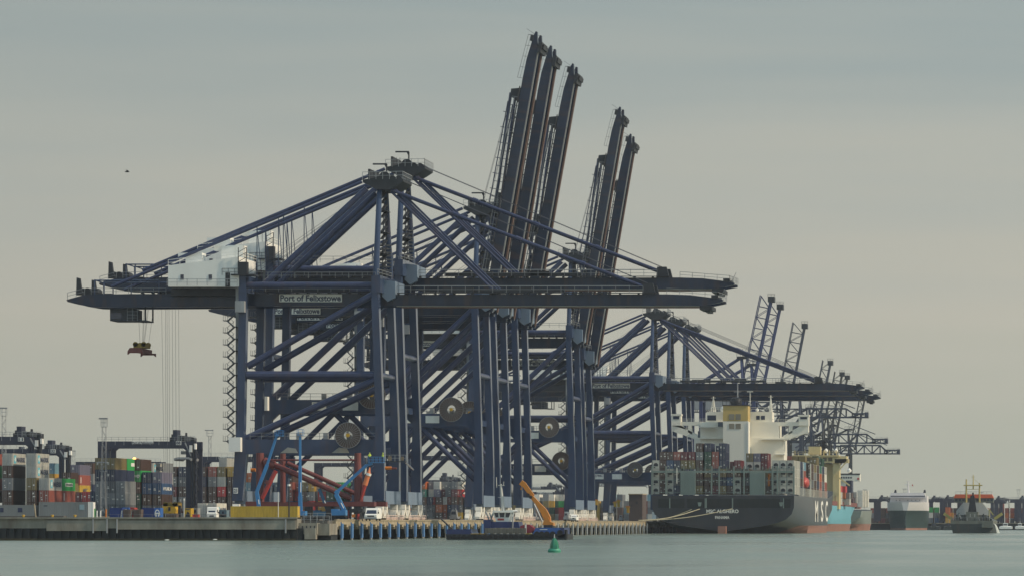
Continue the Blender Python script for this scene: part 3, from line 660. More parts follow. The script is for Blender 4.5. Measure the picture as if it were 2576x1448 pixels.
# ------------------------------------------------------------------ containers
def paint(n, c, v=0.13): return mat('container_'+n, c, 0.55, 0, v, 0.7, 0.22, rand=0.12, stretch=(1,1,0.35))
CC = {
 'b': ('dark brown', paint('brown', (0.075,0.040,0.028))), 'r': ('rust red', paint('rust_red', (0.30,0.085,0.06))), 'd': ('dark red', paint('dark_red', (0.15,0.025,0.03))),
 'R': ('bright red', paint('bright_red', (0.48,0.035,0.035))), 'O': ('orange', paint('orange', (0.50,0.13,0.035))), 'y': ('yellow', paint('yellow', (0.50,0.30,0.05))),
 'o': ('olive', paint('olive', (0.20,0.155,0.06))), 'g': ('mid grey', paint('grey', (0.20,0.21,0.215))), 'G': ('slate grey', paint('slate', (0.115,0.125,0.135))),
 'w': ('pale grey', paint('pale_grey', (0.46,0.45,0.40))), 'W': ('white', paint('white', (0.72,0.69,0.61))), 'n': ('navy', paint('navy', (0.025,0.035,0.075))),
 'u': ('blue', paint('blue', (0.035,0.085,0.18))), 'U': ('light blue', paint('light_blue', (0.16,0.29,0.36))), 'e': ('dark green', paint('dark_green', (0.02,0.075,0.045))),
 'E': ('bright green', paint('bright_green', (0.03,0.33,0.08))), 't': ('teal', paint('teal', (0.03,0.16,0.12))), 'm': ('mauve grey', paint('mauve', (0.17,0.16,0.22))), 'Y': ('mustard yellow', paint('mustard', (0.52,0.35,0.045))),
}
STARBLUE = mat('star_panel_blue', (0.10, 0.42, 0.52), 0.5, 0, 0.05)
MARKW = mat('marking_white', (0.75, 0.74, 0.68), 0.5, 0, 0.05); MARKD = mat('marking_dark', (0.05, 0.06, 0.10), 0.6, 0, 0.05); MARKR = mat('marking_red', (0.5, 0.06, 0.05), 0.6, 0, 0.05)
def _box_mesh(L, Hh, reefer=False):
    """corrugated container body, x across 2.44, y along 0..L, z up"""
    m = MB(); w = 2.44
    m.box(0.04, w-0.04, 0.06, L-0.06, 0.12, Hh-0.05)
    n = int(L/0.55)
    for i in range(n):                                    # corrugation ribs on both long sides
        y = 0.25+i*(L-0.5)/n
        if not reefer: m.box(0.0, 0.04, y, y+0.26, 0.16, Hh-0.12); m.box(w-0.04, w, y, y+0.26, 0.16, Hh-0.12)
    for x in (0, w-0.14):
        for y in (0, L-0.14): m.box(x, x+0.14, y, y+0.14, 0, Hh)
    for z in (0, Hh-0.12):
        for y in (0, L-0.1): m.box(0.14, w-0.14, y, y+0.1, z, z+0.12)
        for x in (-0.005, w-0.075): m.box(x, x+0.08, 0.14, L-0.14, z, z+0.12)
    return m
_cm = {}
def cmesh(kind, L, Hh):
    k = (kind, L, Hh)
    if k in _cm: return _cm[k]
    if kind == 'body': me = _box_mesh(L, Hh).mesh('body', CC['g'][1])
    elif kind == 'simple':
        m = MB(); m.box(0, 2.44, 0, L, 0, Hh); me = m.mesh('body', CC['g'][1])
    elif kind == 'door':
        m = MB()
        m.box(0.16, 1.20, -0.02, 0.05, 0.14, Hh-0.14); m.box(1.24, 2.28, -0.02, 0.05, 0.14, Hh-0.14); me = m.mesh('door', CC['g'][1])
    elif kind == 'rod':
        m = MB()
        for x in (0.42, 0.88, 1.56, 2.02): m.tube((x, -0.06, 0.15), (x, -0.06, Hh-0.15), 0.035, n=5)
        for x in (0.5, 1.64): m.box(x, x+0.3, -0.1, -0.05, 1.0, 1.06)
        me = m.mesh('locking_bar', GREY)
    elif kind == 'unit':
        m = MB(); m.box(0.2, 2.24, -0.06, 0.05, 0.15, Hh-0.2); me = m.mesh('refrigeration_unit', CC['w'][1])
    elif kind == 'fan':
        m = MB(); m.prism([(0.4, Hh*0.42), (0.62, Hh*0.6), (1.0, Hh*0.68), (1.5, Hh*0.68), (1.9, Hh*0.58), (2.05, Hh*0.42), (1.9, Hh*0.3), (0.6, Hh*0.3)], -0.14, -0.05); m.box(0.5, 1.0, -0.12, -0.05, 0.25, 0.55); me = m.mesh('vent', DARK)
    elif kind.startswith('marks'):
        rr = random.Random(kind); m = MB()
        for _ in range(rr.choice((2, 3, 4))):
            x = rr.choice((0.3, 1.45))+rr.random()*0.2; z = Hh*(0.2+0.6*rr.random()); m.box(x, x+0.25+rr.random()*0.35, -0.075, -0.02, z, z+0.12+rr.random()*0.2)
        me = m.mesh('marking', MARKW)
    _cm[k] = me; return me
def add_me(name, me, m, parent, link_obj=True):
    o = bpy.data.objects.new(name, me); COL.objects.link(o); o.parent = parent
    if m is not None: o.material_slots[0].link = 'OBJECT'; o.material_slots[0].material = m
    return o
GROUPS = {}
def container(x, y, z, code, label, group, L=12.19, Hh=2.9, brand=None, style='door', rot=0, simple=False):
    nm, pm = CC[code]
    ws = label.split()
    if len(ws) > 16: ws = [w for w in ws if w not in ('the', 'a')]
    if len(ws) > 16: ws = [w for w in ws if w not in ('just', 'right', 'bright', 'whole', 'tall')]
    if len(ws) > 16: ws = ws[:16]
    label = ' '.join(ws)
    t = thing('shipping_container' if style != 'reefer' else 'refrigerated_container', label, 'container', (x, y, z), group)
    if rot: t.rotation_euler.z = rot
    if simple: add_me('body', cmesh('simple', L, Hh), pm, t); return t
    add_me('body', cmesh('body', L, Hh), pm, t)
    if style == 'reefer':
        u = add_me('refrigeration_unit', cmesh('unit', L, Hh), None, t); add_me('vent', cmesh('fan', L, Hh), None, u)
    elif style == 'door':
        d = add_me('door', cmesh('door', L, Hh), pm, t); add_me('locking_bar', cmesh('rod', L, Hh), None, d)
        if code not in 'wW': add_me('marking', cmesh('marks%d' % random.randrange(9), L, Hh), None, d)
    if brand: brand_marks(t, brand, L, Hh)
    return t
def brand_marks(t, b, L, Hh):
    X = 2.44
    if b == 'MAERSK':
        lg = MB(); c = (L*0.18, Hh*0.52); lg.box(X, X+0.03, c[0]-0.95, c[0]+0.95, c[1]-0.95, c[1]+0.95); l = lg.build('logo', STARBLUE, t)
        st = MB(); pts = []
        for i in range(14):
            r = 0.75 if i % 2 == 0 else 0.33; a = math.pi*2*i/14+math.pi/2; pts.append((c[0]+r*math.cos(a), c[1]+r*math.sin(a)))
        st.prismx(pts, X+0.03, X+0.06); st.build('star', MARKW, l)
        text('MAERSK', L*0.32, L*0.95, Hh*0.30, Hh*0.70, X, MARKD, t, face='+x', bold=0.03)
    elif b in ('EVERGREEN', 'HYUNDAI', 'SAFMARINE', 'P&O'):
        if b == 'EVERGREEN': lg = MB().box(X, X+0.03, L*0.2, L*0.8, Hh*0.36, Hh*0.66).build('logo', MARKW, t); text(b, L*0.23, L*0.77, Hh*0.42, Hh*0.60, X+0.03, CC['e'][1], lg, face='+x', bold=0.03)
        else: text(b, L*0.12, L*0.9, Hh*0.36, Hh*0.66, X, MARKW, t, face='+x', bold=0.04)
    elif b == 'EVERGREEN_END':
        text('EVERGREEN', 0.3, 2.2, Hh*0.42, Hh*0.62, -0.02, MARKW, t, bold=0.03)
    elif b == 'MSC': text('MSC', L*0.3, L*0.7, Hh*0.3, Hh*0.7, X, MARKD, t, face='+x', bold=0.03)
    elif b == 'HAMBURG': text('HAMBURG SUD', L*0.12, L*0.9, Hh*0.4, Hh*0.65, X, MARKW, t, face='+x', bold=0.04)
    elif b == 'RED': MB().box(X, X+0.03, L*0.42, L*0.62, Hh*0.3, Hh*0.68).build('logo', MARKR, t)
    elif b == 'BOX': MB().box(X, X+0.03, L*0.35, L*0.65, Hh*0.35, Hh*0.65).build('logo', MARKW, t)
    elif b == 'DBOX': MB().box(X, X+0.03, L*0.3, L*0.75, Hh*0.3, Hh*0.66).build('logo', MARKD, t)
    elif b == 'BAR': MB().box(X, X+0.03, L*0.08, L*0.13, Hh*0.2, Hh*0.8).build('logo', MARKW, t)
TIERN = ['bottom', 'second', 'third', 'fourth', 'fifth', 'sixth', 'seventh']
def stack(px, d, z0, tiers, where, Hh=2.9, L=12.19, simple=False, group='containers stacked in the yard', first=0):
    """tiers from the bottom: colour letter, optional ':brand', '-' for an empty or hidden place"""
    X = XW(px, d); z = z0; n = len(tiers)
    for i, c in enumerate(tiers):
        if c != '-':
            code, _, br = c.partition(':'); style = 'door'
            if br == 'reefer': style = 'reefer'; br = ''
            pos = 'topmost in' if i == n-1 else 'at the base of' if i == 0 else TIERN[i]+' up in'
            lab = '%s container, %s %s' % (CC[code][0], pos, where)
            container(X, d, z, code, lab, group, L, Hh, br or None, style, simple=simple)
        z += Hh+0.02
YB = 5.1
# block at the far left (end faces towards the quay, sunlit sides to the right)
stack(-54, 990, YB, ['-', 'b', 'r', 'E:EVERGREEN', 'r'], 'stack cut by the left edge')
stack(6, 990, YB, ['b', 'b', 'g', 'b', 'w:MAERSK'], 'first whole stack at the far left')
stack(66, 990, YB, ['b', 'b', 'o', 'w:MAERSK', 'w:MAERSK'], 'second whole stack at the far left')
stack(98, 990, YB, ['g', 'r', 'w:MAERSK'], 'low stack left of the bright green container')
stack(132.6, 1003.2, YB, ['g', 'r:BAR', 'E:EVERGREEN'], 'low stack with the bright green side')
stack(156, 1120, YB, ['b', 'b', 'o', 'b'], 'brown stack behind the bright green container')
stack(178, 1128, YB, ['-', 'd', 'Y:MSC', 'r:BAR', 'm'], 'stack with red and yellow sides behind the green container', Hh=2.75)
stack(112, 1150, YB, ['-', '-', 'r:BAR', 'y:MSC', 'U'], 'stack under the second yard crane')
stack(190, 1100, YB-1.6, ['O', 'R', 'd'], 'short dark red stack by the white hut', Hh=2.6)
stack(207, 1090, YB-1.6, ['R', 'r', 'R:BAR'], 'short bright red stack by the white hut', Hh=2.6)
stack(227, 1075, YB-1.6, ['G', 'n', 'n'], 'narrow navy stack left of the floodlight mast', Hh=2.6)
stack(203, 1190, YB, ['-', '-', 'b', 'b', 'w'], 'far stack with pale side left of the floodlight mast')
stack(212, 1150, YB, ['-', 'b', 'n', 'g', 'b'], 'stack with light grey doors left of the floodlight mast')
# block around the floodlight mast
ZB = 4.9
stack(239, 1045, ZB, ['G', 'g', 'g', 'n', 'o'], 'olive topped stack just left of the floodlight mast')
stack(266, 1045, ZB, ['G', 'g', 'G', 'n', 'o'], 'olive topped stack right behind the floodlight mast')
stack(296, 1057.8, ZB, ['G', 'g', 'g:RED', 'n', 'E:BOX'], 'stack just behind the floodlight mast with green top', Hh=2.9)
stack(289.5, 1045, ZB, ['G', 'g', 'g'], 'low grey stack right of the floodlight mast')
stack(307, 1066, ZB, ['e', 'e', 'b', 'e', 'b'], 'green and brown stack with a lime sided neighbour')
stack(330, 1066, ZB, ['e', 'e', 'b', 'E:EVERGREEN_END', 'b'], 'stack with lettered green container end')
stack(357.5, 1066, ZB, ['G', 'b', 'u', 'n'], 'navy topped stack left of the mauve grey one', Hh=2.8)
stack(362, 1098, ZB, ['-', '-', '-', '-', 'w:MAERSK'], 'stack with a single pale lettered side above the navy one', Hh=2.8)
stack(383.5, 1066, ZB, ['G', 'b', 'u:HYUNDAI', 'm'], 'mauve grey topped stack', Hh=2.8)
stack(388, 1130, ZB, ['-', 'w', 'd', 'w:DBOX', 'g'], 'stack with pale marked sides behind the mauve grey one')
# block between the yard crane and the big crane
for px, tiers, nm in ((423.5, 'g g d g b', 'first of five spaced stacks right of the yard crane leg'), (449, 'g g b G n', 'navy topped stack below the yard crane spreader'), (474.5, 'g G G G g', 'all grey stack in front of the yard crane leg'),
                      (498, 'G b b n b', 'brown topped stack right of the yard crane leg'), (523.5, 'G b b g r:BAR', 'stack topped by a rust red side'), (546.5, 'b b R w:MAERSK o', 'stack with cream lettered side left of the big crane leg'), (572, 'b b b b y:DBOX', 'dark stack ending in a yellow side by the big crane leg')):
    stack(px, 1228, YB, tiers.split(), nm, Hh=2.92)
stack(551, 1245, YB, ['-', '-', '-', '-', '-', 'w'], 'tallest stack left of the big crane leg', Hh=2.9)
container(XW(497, 1080), 1080, 4.4, 'W', 'white container with vertical dark lettering, left one above the white truck', 'white containers above the truck', 12.19, 3.9, 'DBOX')
container(XW(522, 1078), 1078, 4.4, 'W', 'white container with star panel right above the white truck cab', 'white containers above the truck', 12.19, 3.9, 'MAERSK')
# under the first two cranes
B3 = 'yard stacks under the cranes'; FAR = []
for px, tiers, nm in ((612, 'G g n U O', 'tall stack with orange and light blue sides seen through the landside leg'), (640, 'g n d b g', 'stack behind the left red post'), (664, 'g g n u', 'blue stack between the red posts'), (690, 'n g g g', 'grey stack behind the second red post'),
                      (716, 'b u r r b', 'rust red stack right of the second red post'), (734, 'G u R r', 'salmon sided stack behind the upright lift arm'), (757, 'O b b o', 'brown stack right of the upright lift arm'), (771, 'G R g y', 'stack ending in a yellow side below the red brace'), (788, 'g G w:DBOX w', 'pale stack with grey lettered side below the red brace'),
                      (800, 'y y:DBOX R', 'yellow and red stack below the red brace'), (820, 'n u e g', 'dark stack under the green container'), (842, 'b G e:BOX E', 'green stack near the red brace crossing'), (858, 'R n e E:BOX', 'bright green stack near the red brace crossing'), (882, 'n u O g', 'stack left of the thick red post'), (925, 'y r g b', 'stack between the red post and the crane leg'), (985, 'G b r e r', 'stack between the first two crane legs'), (1000, 'g r o b', 'narrow stack behind the second crane leg')):
    stack(px, 1260+(px % 7), YB-0.8, tiers.split(), nm, group=B3, Hh=2.8)
for px, tiers, nm in ((1055, 'G G b t O', 'teal stack with orange top just right of the second crane legs'), (1072, 'g G n', 'low stack with navy top right of the second crane'), (1078, 'g g R W g', 'grey topped stack right of the second crane legs'), (1091, '- - - m:DBOX W:DBOX', 'stack with white and lilac sides'),
                      (1096, 'b O b', 'low brown stack beside the orange container'), (1108, 'r O:BAR W:DBOX', 'white over orange low stack'), (1104, '- - - d:BOX g', 'dark red stack under a grey one'), (1119, 'G u:BOX r g g', 'stack with blue container and grey top'), (1135, 'o n b d:BAR g', 'dark red stack left of the bright red container'), (1147, 'Y G b R:HAMBURG W:DBOX', 'bright red lettered stack beside the third crane legs'), (1168, 'g n b', 'low dark stack behind the third crane stairs')):
    stack(px, 1590+(px % 5), YB-0.6, tiers.split(), nm, group=B3, Hh=2.9)
for px, tiers, nm in ((1225, 'o g b g O', 'stack seen between the third and fourth crane legs'), (1268, 'o y o g g', 'stack behind the raised boom crane legs'), (1290, 'b o g g', 'stack left of the orange boat crane tip')):
    FAR.append((px, 1640, tiers.split()))
for i, (px, tiers, nm) in enumerate(((1330, 'o o g G', 'olive stack behind the orange boat crane'), (1343, 'G g g W:RED', 'white and red marked stack top behind the orange boat crane'), (1366, 'e n o g', 'olive and grey stack right of the orange boat crane'), (1380, 'o e y W:DBOX', 'stack with yellow side right of the orange boat crane'), (1395, 'w d t W', 'teal stack with white top'), (1405, 'R:HAMBURG R E w:RED', 'stack with bright red side in the far yard'), (1418, 'g t b G', 'dark stack beside the sixth crane legs'), (1430, 'b O G G', 'slim stack touching the sixth crane legs'),
                      (1495, 'Y Y y', 'yellow stack right of the seventh crane legs'), (1512, 'b b G', 'brown stack right of the seventh crane legs'), (1530, 'b G b U', 'stack below the orange straddle parts'), (1552, 'b b g G', 'dim stack left of the brown shed'), (1568, 'g U g', 'stack touching the brown shed'), (1619, 'g r r W', 'rust red stack right of the brown shed'), (1629, 'w G g U', 'grey stack left of the ship stern'))):
    FAR.append((px, 1860+(px % 11), tiers.split()))

def far_stacks(name, lst, z0, Hh=2.9, L=12.19, label=None):
    codes = sorted({c.split(':')[0] for _, _, ts in lst for c in ts}); codes = [c for c in codes if c != '-']
    me = bpy.data.meshes.new(name); m = MB(); mi = []
    for px, d, ts in lst:
        X = XW(px, d)
        for i, c in enumerate(ts):
            c = c.split(':')[0]
            if c == '-': continue
            z = z0+i*(Hh+0.02); n0 = len(m.f)
            m.box(X+0.03, X+2.41, d+0.03, d+L-0.03, z+0.03, z+Hh-0.03)
            for xx in (X, X+2.3): m.box(xx, xx+0.14, d, d+0.14, z, z+Hh); m.box(xx, xx+0.14, d+L-0.14, d+L, z, z+Hh)
            m.box(X+0.1, X+2.34, d-0.01, d+0.1, z+Hh-0.14, z+Hh); m.box(X+0.3, X+1.16, d-0.03, d+0.1, z+0.1, z+Hh-0.2); m.box(X+1.26, X+2.12, d-0.03, d+0.1, z+0.1, z+Hh-0.2)
            mi += [codes.index(c)]*(len(m.f)-n0)
    me.from_pydata(m.v, [], m.f)
    for c in codes: me.materials.append(CC[c][1])
    me.polygons.foreach_set('material_index', mi); me.update()
    o = bpy.data.objects.new(name, me); COL.objects.link(o)
    return tag(o, label, 'containers', None, 'stuff')
far_stacks('distant_containers', FAR, YB-0.6, label='far off mixed colour container stacks between the sixth crane and the ship stern')
# ------------------------------------------------------------------ yard gantry cranes, floodlight masts
RT = mat('yard_crane_dark_blue', (0.026, 0.030, 0.055), 0.45, 0, 0.15, 0.3, 0.1)
YARD = 4.4
def yard_crane(label, xl, xr, yt, yb, d, num=None, nx=None, mach=None, legs=((0, 28), (-25, 0)), sign=None, fine=True, zb=YARD, hook=None):
    """xl..xr outer edges and yt..yb top and bottom of the beam in picture units at distance d"""
    s = F/d; X = lambda x: XW(x, d); Z = lambda y: ZW(y, d)
    t = thing('yard_gantry_crane', label, 'crane', (0,0,0), 'rubber tyred gantry cranes in the container yard')
    for w in (0.0, 7.5):
        MB().prism([(X(xl), Z(yt)), (X(xr), Z(yt)), (X(xr), Z(yb)-0.6), (X(xr+legs[1][0]), Z(yb)-0.6), (X(xr+legs[1][0])-0.9, Z(yb)), (X(xl+legs[0][1])+0.7, Z(yb)), (X(xl+legs[0][1]), Z(yb)-0.6), (X(xl), Z(yb)-0.6)], d+w, d+w+1.2).build('beam', RT, t)
        for (xa, xb) in ((xl+legs[0][0], xl+legs[0][1]), (xr+legs[1][0], xr+legs[1][1])):
            m = MB(); a, b = X(xa), X(xb); m.box(a, a+(b-a)*0.48, d+w+0.05, d+w+1.1, zb+1.2, Z(yb)); m.box(a+(b-a)*0.56, b, d+w+0.15, d+w+1.0, zb+1.2, Z(yb)); m.box(a, b, d+w+0.3, d+w+0.9, zb+1.2, zb+3)
            m.build('leg', RT, t)
    for xa in (xl+(legs[0][0]+legs[0][1])/2, xr+(legs[1][0]+legs[1][1])/2):
        c = X(xa); b = MB().box(c-0.5, c+0.5, d-1.5, d+10.5, zb+0.9, zb+1.9).build('sill_beam', RT, t)
        m = MB()
        for y in (-0.5, 1.7, 7.4, 9.6): m.disc((c, d+y, zb+0.75), 0.75, 0.6, n=14, ax='x')
        m.build('wheel', TYRE, b)
    m = MB(); m.rail((X(xl), d-0.1, Z(yt)), (X(xr), d-0.1, Z(yt)), 1.1, 1.8, 0.05)
    for k in range(1, int((xr-xl)/22)): m.box(X(xl+22*k)-0.06, X(xl+22*k)+0.06, d-0.06, d, Z(yt)-1.0, Z(yt))
    m.build('railing', GREY, t)
    if sign:
        b = MB().box(X(sign[0]), X(sign[1]), d-0.12, d-0.02, Z(yt+6.5), Z(yt)).build('name_board', PALE, t)
        text('Port of Felixstowe', X(sign[0])+0.1, X(sign[1])-0.1, Z(yt+6), Z(yt+1), d-0.12, INK, b)
    if num:
        b = MB().box(X(nx[0]), X(nx[1]), d-0.14, d-0.02, Z(yt+nx[2]+10), Z(yt+nx[2])).build('number_board', PALE, t)
        text(num, X(nx[0])+0.15, X(nx[1])-0.15, Z(yt+nx[2]+8.8), Z(yt+nx[2]+1.2), d-0.14, INK, b, bold=0.03)
    if mach:
        x0, x1, top = mach; u = (x1-x0)/76.0; hh = (yt-top)
        P = lambda fx: X(x0+fx*(x1-x0)); H = lambda f: Z(yt)+(Z(top)-Z(yt))*f
        MB().box(P(0.12), P(0.28), d+1, d+5, H(0), H(1.0)).build('electrical_house', RT, t)
        m = MB(); m.box(P(0.0), P(0.12), d+1, d+3, H(0), H(0.35)); m.box(P(0.06), P(0.13), d+1, d+3, H(0.3), H(0.62)); m.box(P(0.30), P(0.42), d+2, d+6, H(0.05), H(0.5)); m.box(P(0.45), P(0.56), d+1, d+6, H(0.05), H(0.45)); m.box(P(0.58), P(0.63), d+1, d+2, H(0), H(0.75))
        m.box(P(0.65), P(0.78), d+1, d+5, H(-0.1), H(0.4)); m.box(P(0.82), P(0.92), d+1, d+4, H(-0.3), H(0.3)); m.disc((P(0.5), d+0.8, H(0.25)), (P(0.1)-P(0))*0.5, 1, n=12); m.build('trolley', DARK, t)
        m = MB()
        for f in (0.32, 0.37, 0.44, 0.57, 0.66, 0.73): m.box(P(f), P(f+0.018), d+0.6, d+0.8, H(0), H(0.55-0.2*(f > 0.6)))
        m.rail((P(0.3), d+0.6, H(0.0)), (P(0.95), d+0.6, H(-0.05)), (H(0.5)-H(0)), 1.0, 0.05); m.build('railing', GREY, t)
        m = MB(); m.box(P(0.80), P(0.90), d-1.2, d+0.5, H(-0.95), H(-0.35)); m.box(P(0.97), P(1.03), d-1.0, d+0.6, H(-0.7), H(-0.2)); m.build_each('cabinet', WHITE, t)
        m = MB(); m.beam((P(0.62), d-0.4, H(-0.15)), (P(0.84), d-0.4, H(-1.25)), 0.3, 0.3); m.build('inclined_stair', GREY, t)
        m = MB(); m.box(P(0.92), P(0.97), d-0.6, d+0.6, zb+2, H(0.05)); 
        k = 0; zz = zb+3
        while zz < Z(yb)-3: m.beam((P(0.98), d-0.6, zz), (P(1.12), d-0.6, zz+1.5), 0.5, 0.12); m.beam((P(1.12), d-0.2, zz+1.5), (P(0.98), d-0.2, zz+3), 0.5, 0.12); zz += 3
        m.build('stairway', DARK, t)
    if hook:
        hx, hy0, hy1 = hook; m = MB()
        for k in range(6): m.tube((X(hx)-2.2+k*0.9, d+3, Z(yb)), (X(hx)-1.0+k*0.4, d+3, Z(hy0+8)), 0.04, n=4, cap=False)
        sp = m.build('hoist_rope', CABLE, t)
        m = MB(); m.box(X(hx)-1.3, X(hx)+1.3, d+2, d+5, Z(hy0+14), Z(hy0+6)); m.prism([(X(hx)-2.2, Z(hy1)), (X(hx)-1.6, Z(hy1-4)), (X(hx)+1.6, Z(hy1-4)), (X(hx)+2.2, Z(hy1)), (X(hx)+2.3, Z(hy1-6)), (X(hx)+1.2, Z(hy1-9)), (X(hx)-1.2, Z(hy1-9)), (X(hx)-2.3, Z(hy1-6))], d-2, d+9); m.build('spreader', GREY, t)
    return t
yard_crane('dark yard gantry crane numbered 11 cut by the left edge', -150, 84, 1097, 1116, 1010, '11', (45.5, 60, 2), (30, 106, 1071), ((0, 28), (-14, 0)))
yard_crane('smaller yard gantry crane numbered 32 behind the lettered containers at left', -75, 160, 1128, 1143, 1150, '32', (127.5, 140, 0.5), (109, 178, 1106), ((0, 22), (-12, 0)))
yard_crane('large yard gantry crane numbered 88 spanning the stacks behind the floodlight mast', 245.8, 492.7, 1108.8, 1125.6, 1100, '88', (442.7, 456, -1), (425, 492, 1080), ((0, 28), (-25, 0)), (332, 385.5), hook=(463, 1127, 1158))
yard_crane('far yard gantry crane behind the left foot of the nearest crane', 500, 730, 1147, 1160, 1330, None, None, None, ((0, 14), (-14, 0)), (550, 600))
yard_crane('far yard gantry crane numbered 81 under the big yard crane beam', 190, 404, 1160, 1168, 1500, '81', (363, 373, -0.5), None, ((0, 12), (-10, 0)))
yard_crane('far yard gantry crane at the left edge under crane 11', -120, 78, 1136, 1147, 1320, None, None, (40, 82, 1122), ((0, 12), (-9, 0)), (20, 60))
yard_crane('far yard gantry crane behind the red steel frame', 790, 985, 1163, 1172, 1560, None, None, (905, 960, 1150), ((0, 12), (-12, 0)))
yard_crane('far yard gantry crane behind the crossing braces of the third crane', 1062, 1160, 1206, 1222, 1800, None, None, (1105, 1160, 1188), ((0, 9), (-9, 0)))
yard_crane('far yard gantry crane behind the fourth and fifth crane legs', 1020, 1200, 1145, 1156, 1560, None, None, None, ((0, 10), (-10, 0)))
for i, (x0, x1, yt) in enumerate(((1300, 1420, 1222), (1330, 1440, 1236), (1480, 1640, 1214), (1320, 1432, 1180))):
    yard_crane('hazy yard gantry crane %s' % ('behind the orange boat crane, upper of two', 'behind the orange boat crane, lower of two', 'beside the ship stern', 'behind the sixth crane braces')[i], x0, x1, yt, yt+8, 1950+20*i, None, None, (x1-45, x1-5, yt-10), ((0, 8), (-8, 0)), (x0+20, x0+60))
RT2 = RT
for i, (x0, x1, yt, d) in enumerate(((2186, 2262, 1253, 2330), (2262, 2345, 1256, 2380), (2318, 2400, 1254, 2330), (2352, 2436, 1253, 2300), (2440, 2530, 1256, 2360), (2480, 2588, 1255, 2310), (2540, 2640, 1254, 2350))):
    lab = ('left of the white ferry', 'hidden behind the white ferry superstructure', 'just right of the white ferry', 'between the ferry and the dredger', 'behind the dredger bridge', 'right of the dredger', 'at the far right edge')[i]
    yard_crane('distant dark yard gantry crane %s' % lab, x0, x1, yt, yt+6.5, d, None, None, (x0+25, x0+60, yt-9), ((12, 28), (-28, -8)), zb=3.4)

def mast(label, x, ytop, ybase, d, wd=14, tiers=2, zb=YARD):
    X = XW(x, d); zt = ZW(ytop, d); s = F/d; hw = wd/2/s
    t = thing('floodlight_mast', label, 'light mast', (0,0,0), 'floodlight masts in the port')
    m = MB(); q = 0.42
    for sx in (-1, 1):
        for sy in (-1, 1): m.tube((X+sx*q*1.6, d+sy*q*1.6, zb), (X+sx*q, d+sy*q, zt-2.2), 0.05, n=4)
    z = zb+1; k = 0
    while z < zt-4:
        for sy in (-1, 1): m.tube((X-q*1.2*(1 if k % 2 else -1), d+sy*q*1.2, z), (X+q*1.2*(1 if k % 2 else -1), d+sy*q*1.2, z+1.6), 0.045, n=4, cap=False)
        z += 1.6; k += 1
    m.build('lattice_mast', GREY, t)
    m = MB(); m.box(X-hw*0.8, X+hw*0.8, d-hw*0.8, d+hw*0.8, zt-2.3, zt-2.2); m.rail((X-hw*0.8, d-hw*0.8, zt-2.2), (X+hw*0.8, d-hw*0.8, zt-2.2), 2.0, hw*0.8, 0.06); m.rail((X-hw*0.8, d+hw*0.8, zt-2.2), (X+hw*0.8, d+hw*0.8, zt-2.2), 2.0, hw*0.8, 0.06); m.build('head_frame', GREY, t)
    m = MB()
    for k in range(4):
        xx = X-hw+hw*2*k/3; m.box(xx-0.3, xx+0.3, d-hw-0.3, d-hw+0.3, zt-0.35, zt)
    m.build_each('floodlight', GREY, t)
    return t
mast('tall lattice floodlight mast at the left edge', 10, 1024, 0, 1120, 15)
mast('lattice floodlight mast rising above the left leg of yard crane 88', 262, 1050, 0, 1040, 16)
mast('thin floodlight mast between yard crane 88 and the big crane', 528, 1080, 0, 1500, 17)
mast('small floodlight mast right of yard crane 32', 184, 1132, 0, 1700, 12)
mast('silver mast with lamp clusters in front of the olive topped stacks', 260, 1160, 0, 960, 17)
for i, (x, y) in enumerate(((2276, 1228), (2431, 1238), (2469, 1237), (2793, 1229))):
    if i < 3: mast('distant floodlight mast %s' % ('left of the ferry funnel', 'right of the ferry', 'left of the dredger roof')[i], x, y, 0, 2450, 8, zb=3.4)
mast('distant floodlight mast right of the dredger', 2562, 1230, 0, 2450, 8, zb=3.4)
mast('slim floodlight mast rising above the distant ship bow', 2176, 1230, 0, 2450, 7, zb=3.4)

# far quay that closes the harbour
s = thing('far_quay', 'low dark far quay wall closing the harbour behind the ships', 'quay wall')
MB().box(-150, 420, 2080, 2086, -1, 3.1).build('quay_face', PILE, s)
MB().box(-150, 420, 2079.5, 2090, 3.1, 3.5).build('coping', CONC, s)
g = MB(); g.box(-150, 420, 2086, 2595, 1, 3.4); tag(g.build('far_yard_ground', ASPH), kind='structure')
random.seed(3)
fr = []
for px in range(2190, 2600, 13):
    n = random.choice((2, 3, 3, 4, 3)); fr.append((px, 2395+random.random()*6, [random.choice('brbdOgGbrneb') for _ in range(n)]))
fr = [(a, b, ['r' if 2 <= i < 4 and random.random() < .7 else c for i, c in enumerate(t_)]) for a, b, t_ in fr]
fr += [(2336, 2300, ['g', 'W', 'E']), (2350, 2300, ['u', 'G', 'E']), (2378, 2290, ['y', 'O', 'O']), (2386, 2300, ['G', 'y'])]
far_stacks('far_quay_containers', fr, 3.4, label='far off low container stacks, mostly rust red, behind the ferry and the dredger')
# brown shed left of the ship stern
d = 1500; s = thing('brown_shed', 'square brown boxy shed with a pale roof left of the black ship stern', 'shed')
BR = mat('shed_brown_cladding', (0.085, 0.065, 0.06), 0.8, 0, 0.2, 0.3)
MB().box(XW(1582, d), XW(1616, d), d, d+14, DECK, ZW(1243, d)).build('wall', BR, s)
MB().box(XW(1581, d), XW(1617, d), d-0.4, d+14.5, ZW(1243, d), ZW(1240.5, d)).build('roof', CONC2, s)
m = MB(); m.box(XW(1588, d), XW(1591, d), d-0.06, d, ZW(1272, d), ZW(1268, d)); m.box(XW(1600, d), XW(1604, d), d-0.06, d, ZW(1266, d), ZW(1260, d)); m.build_each('vent', DARK, s)

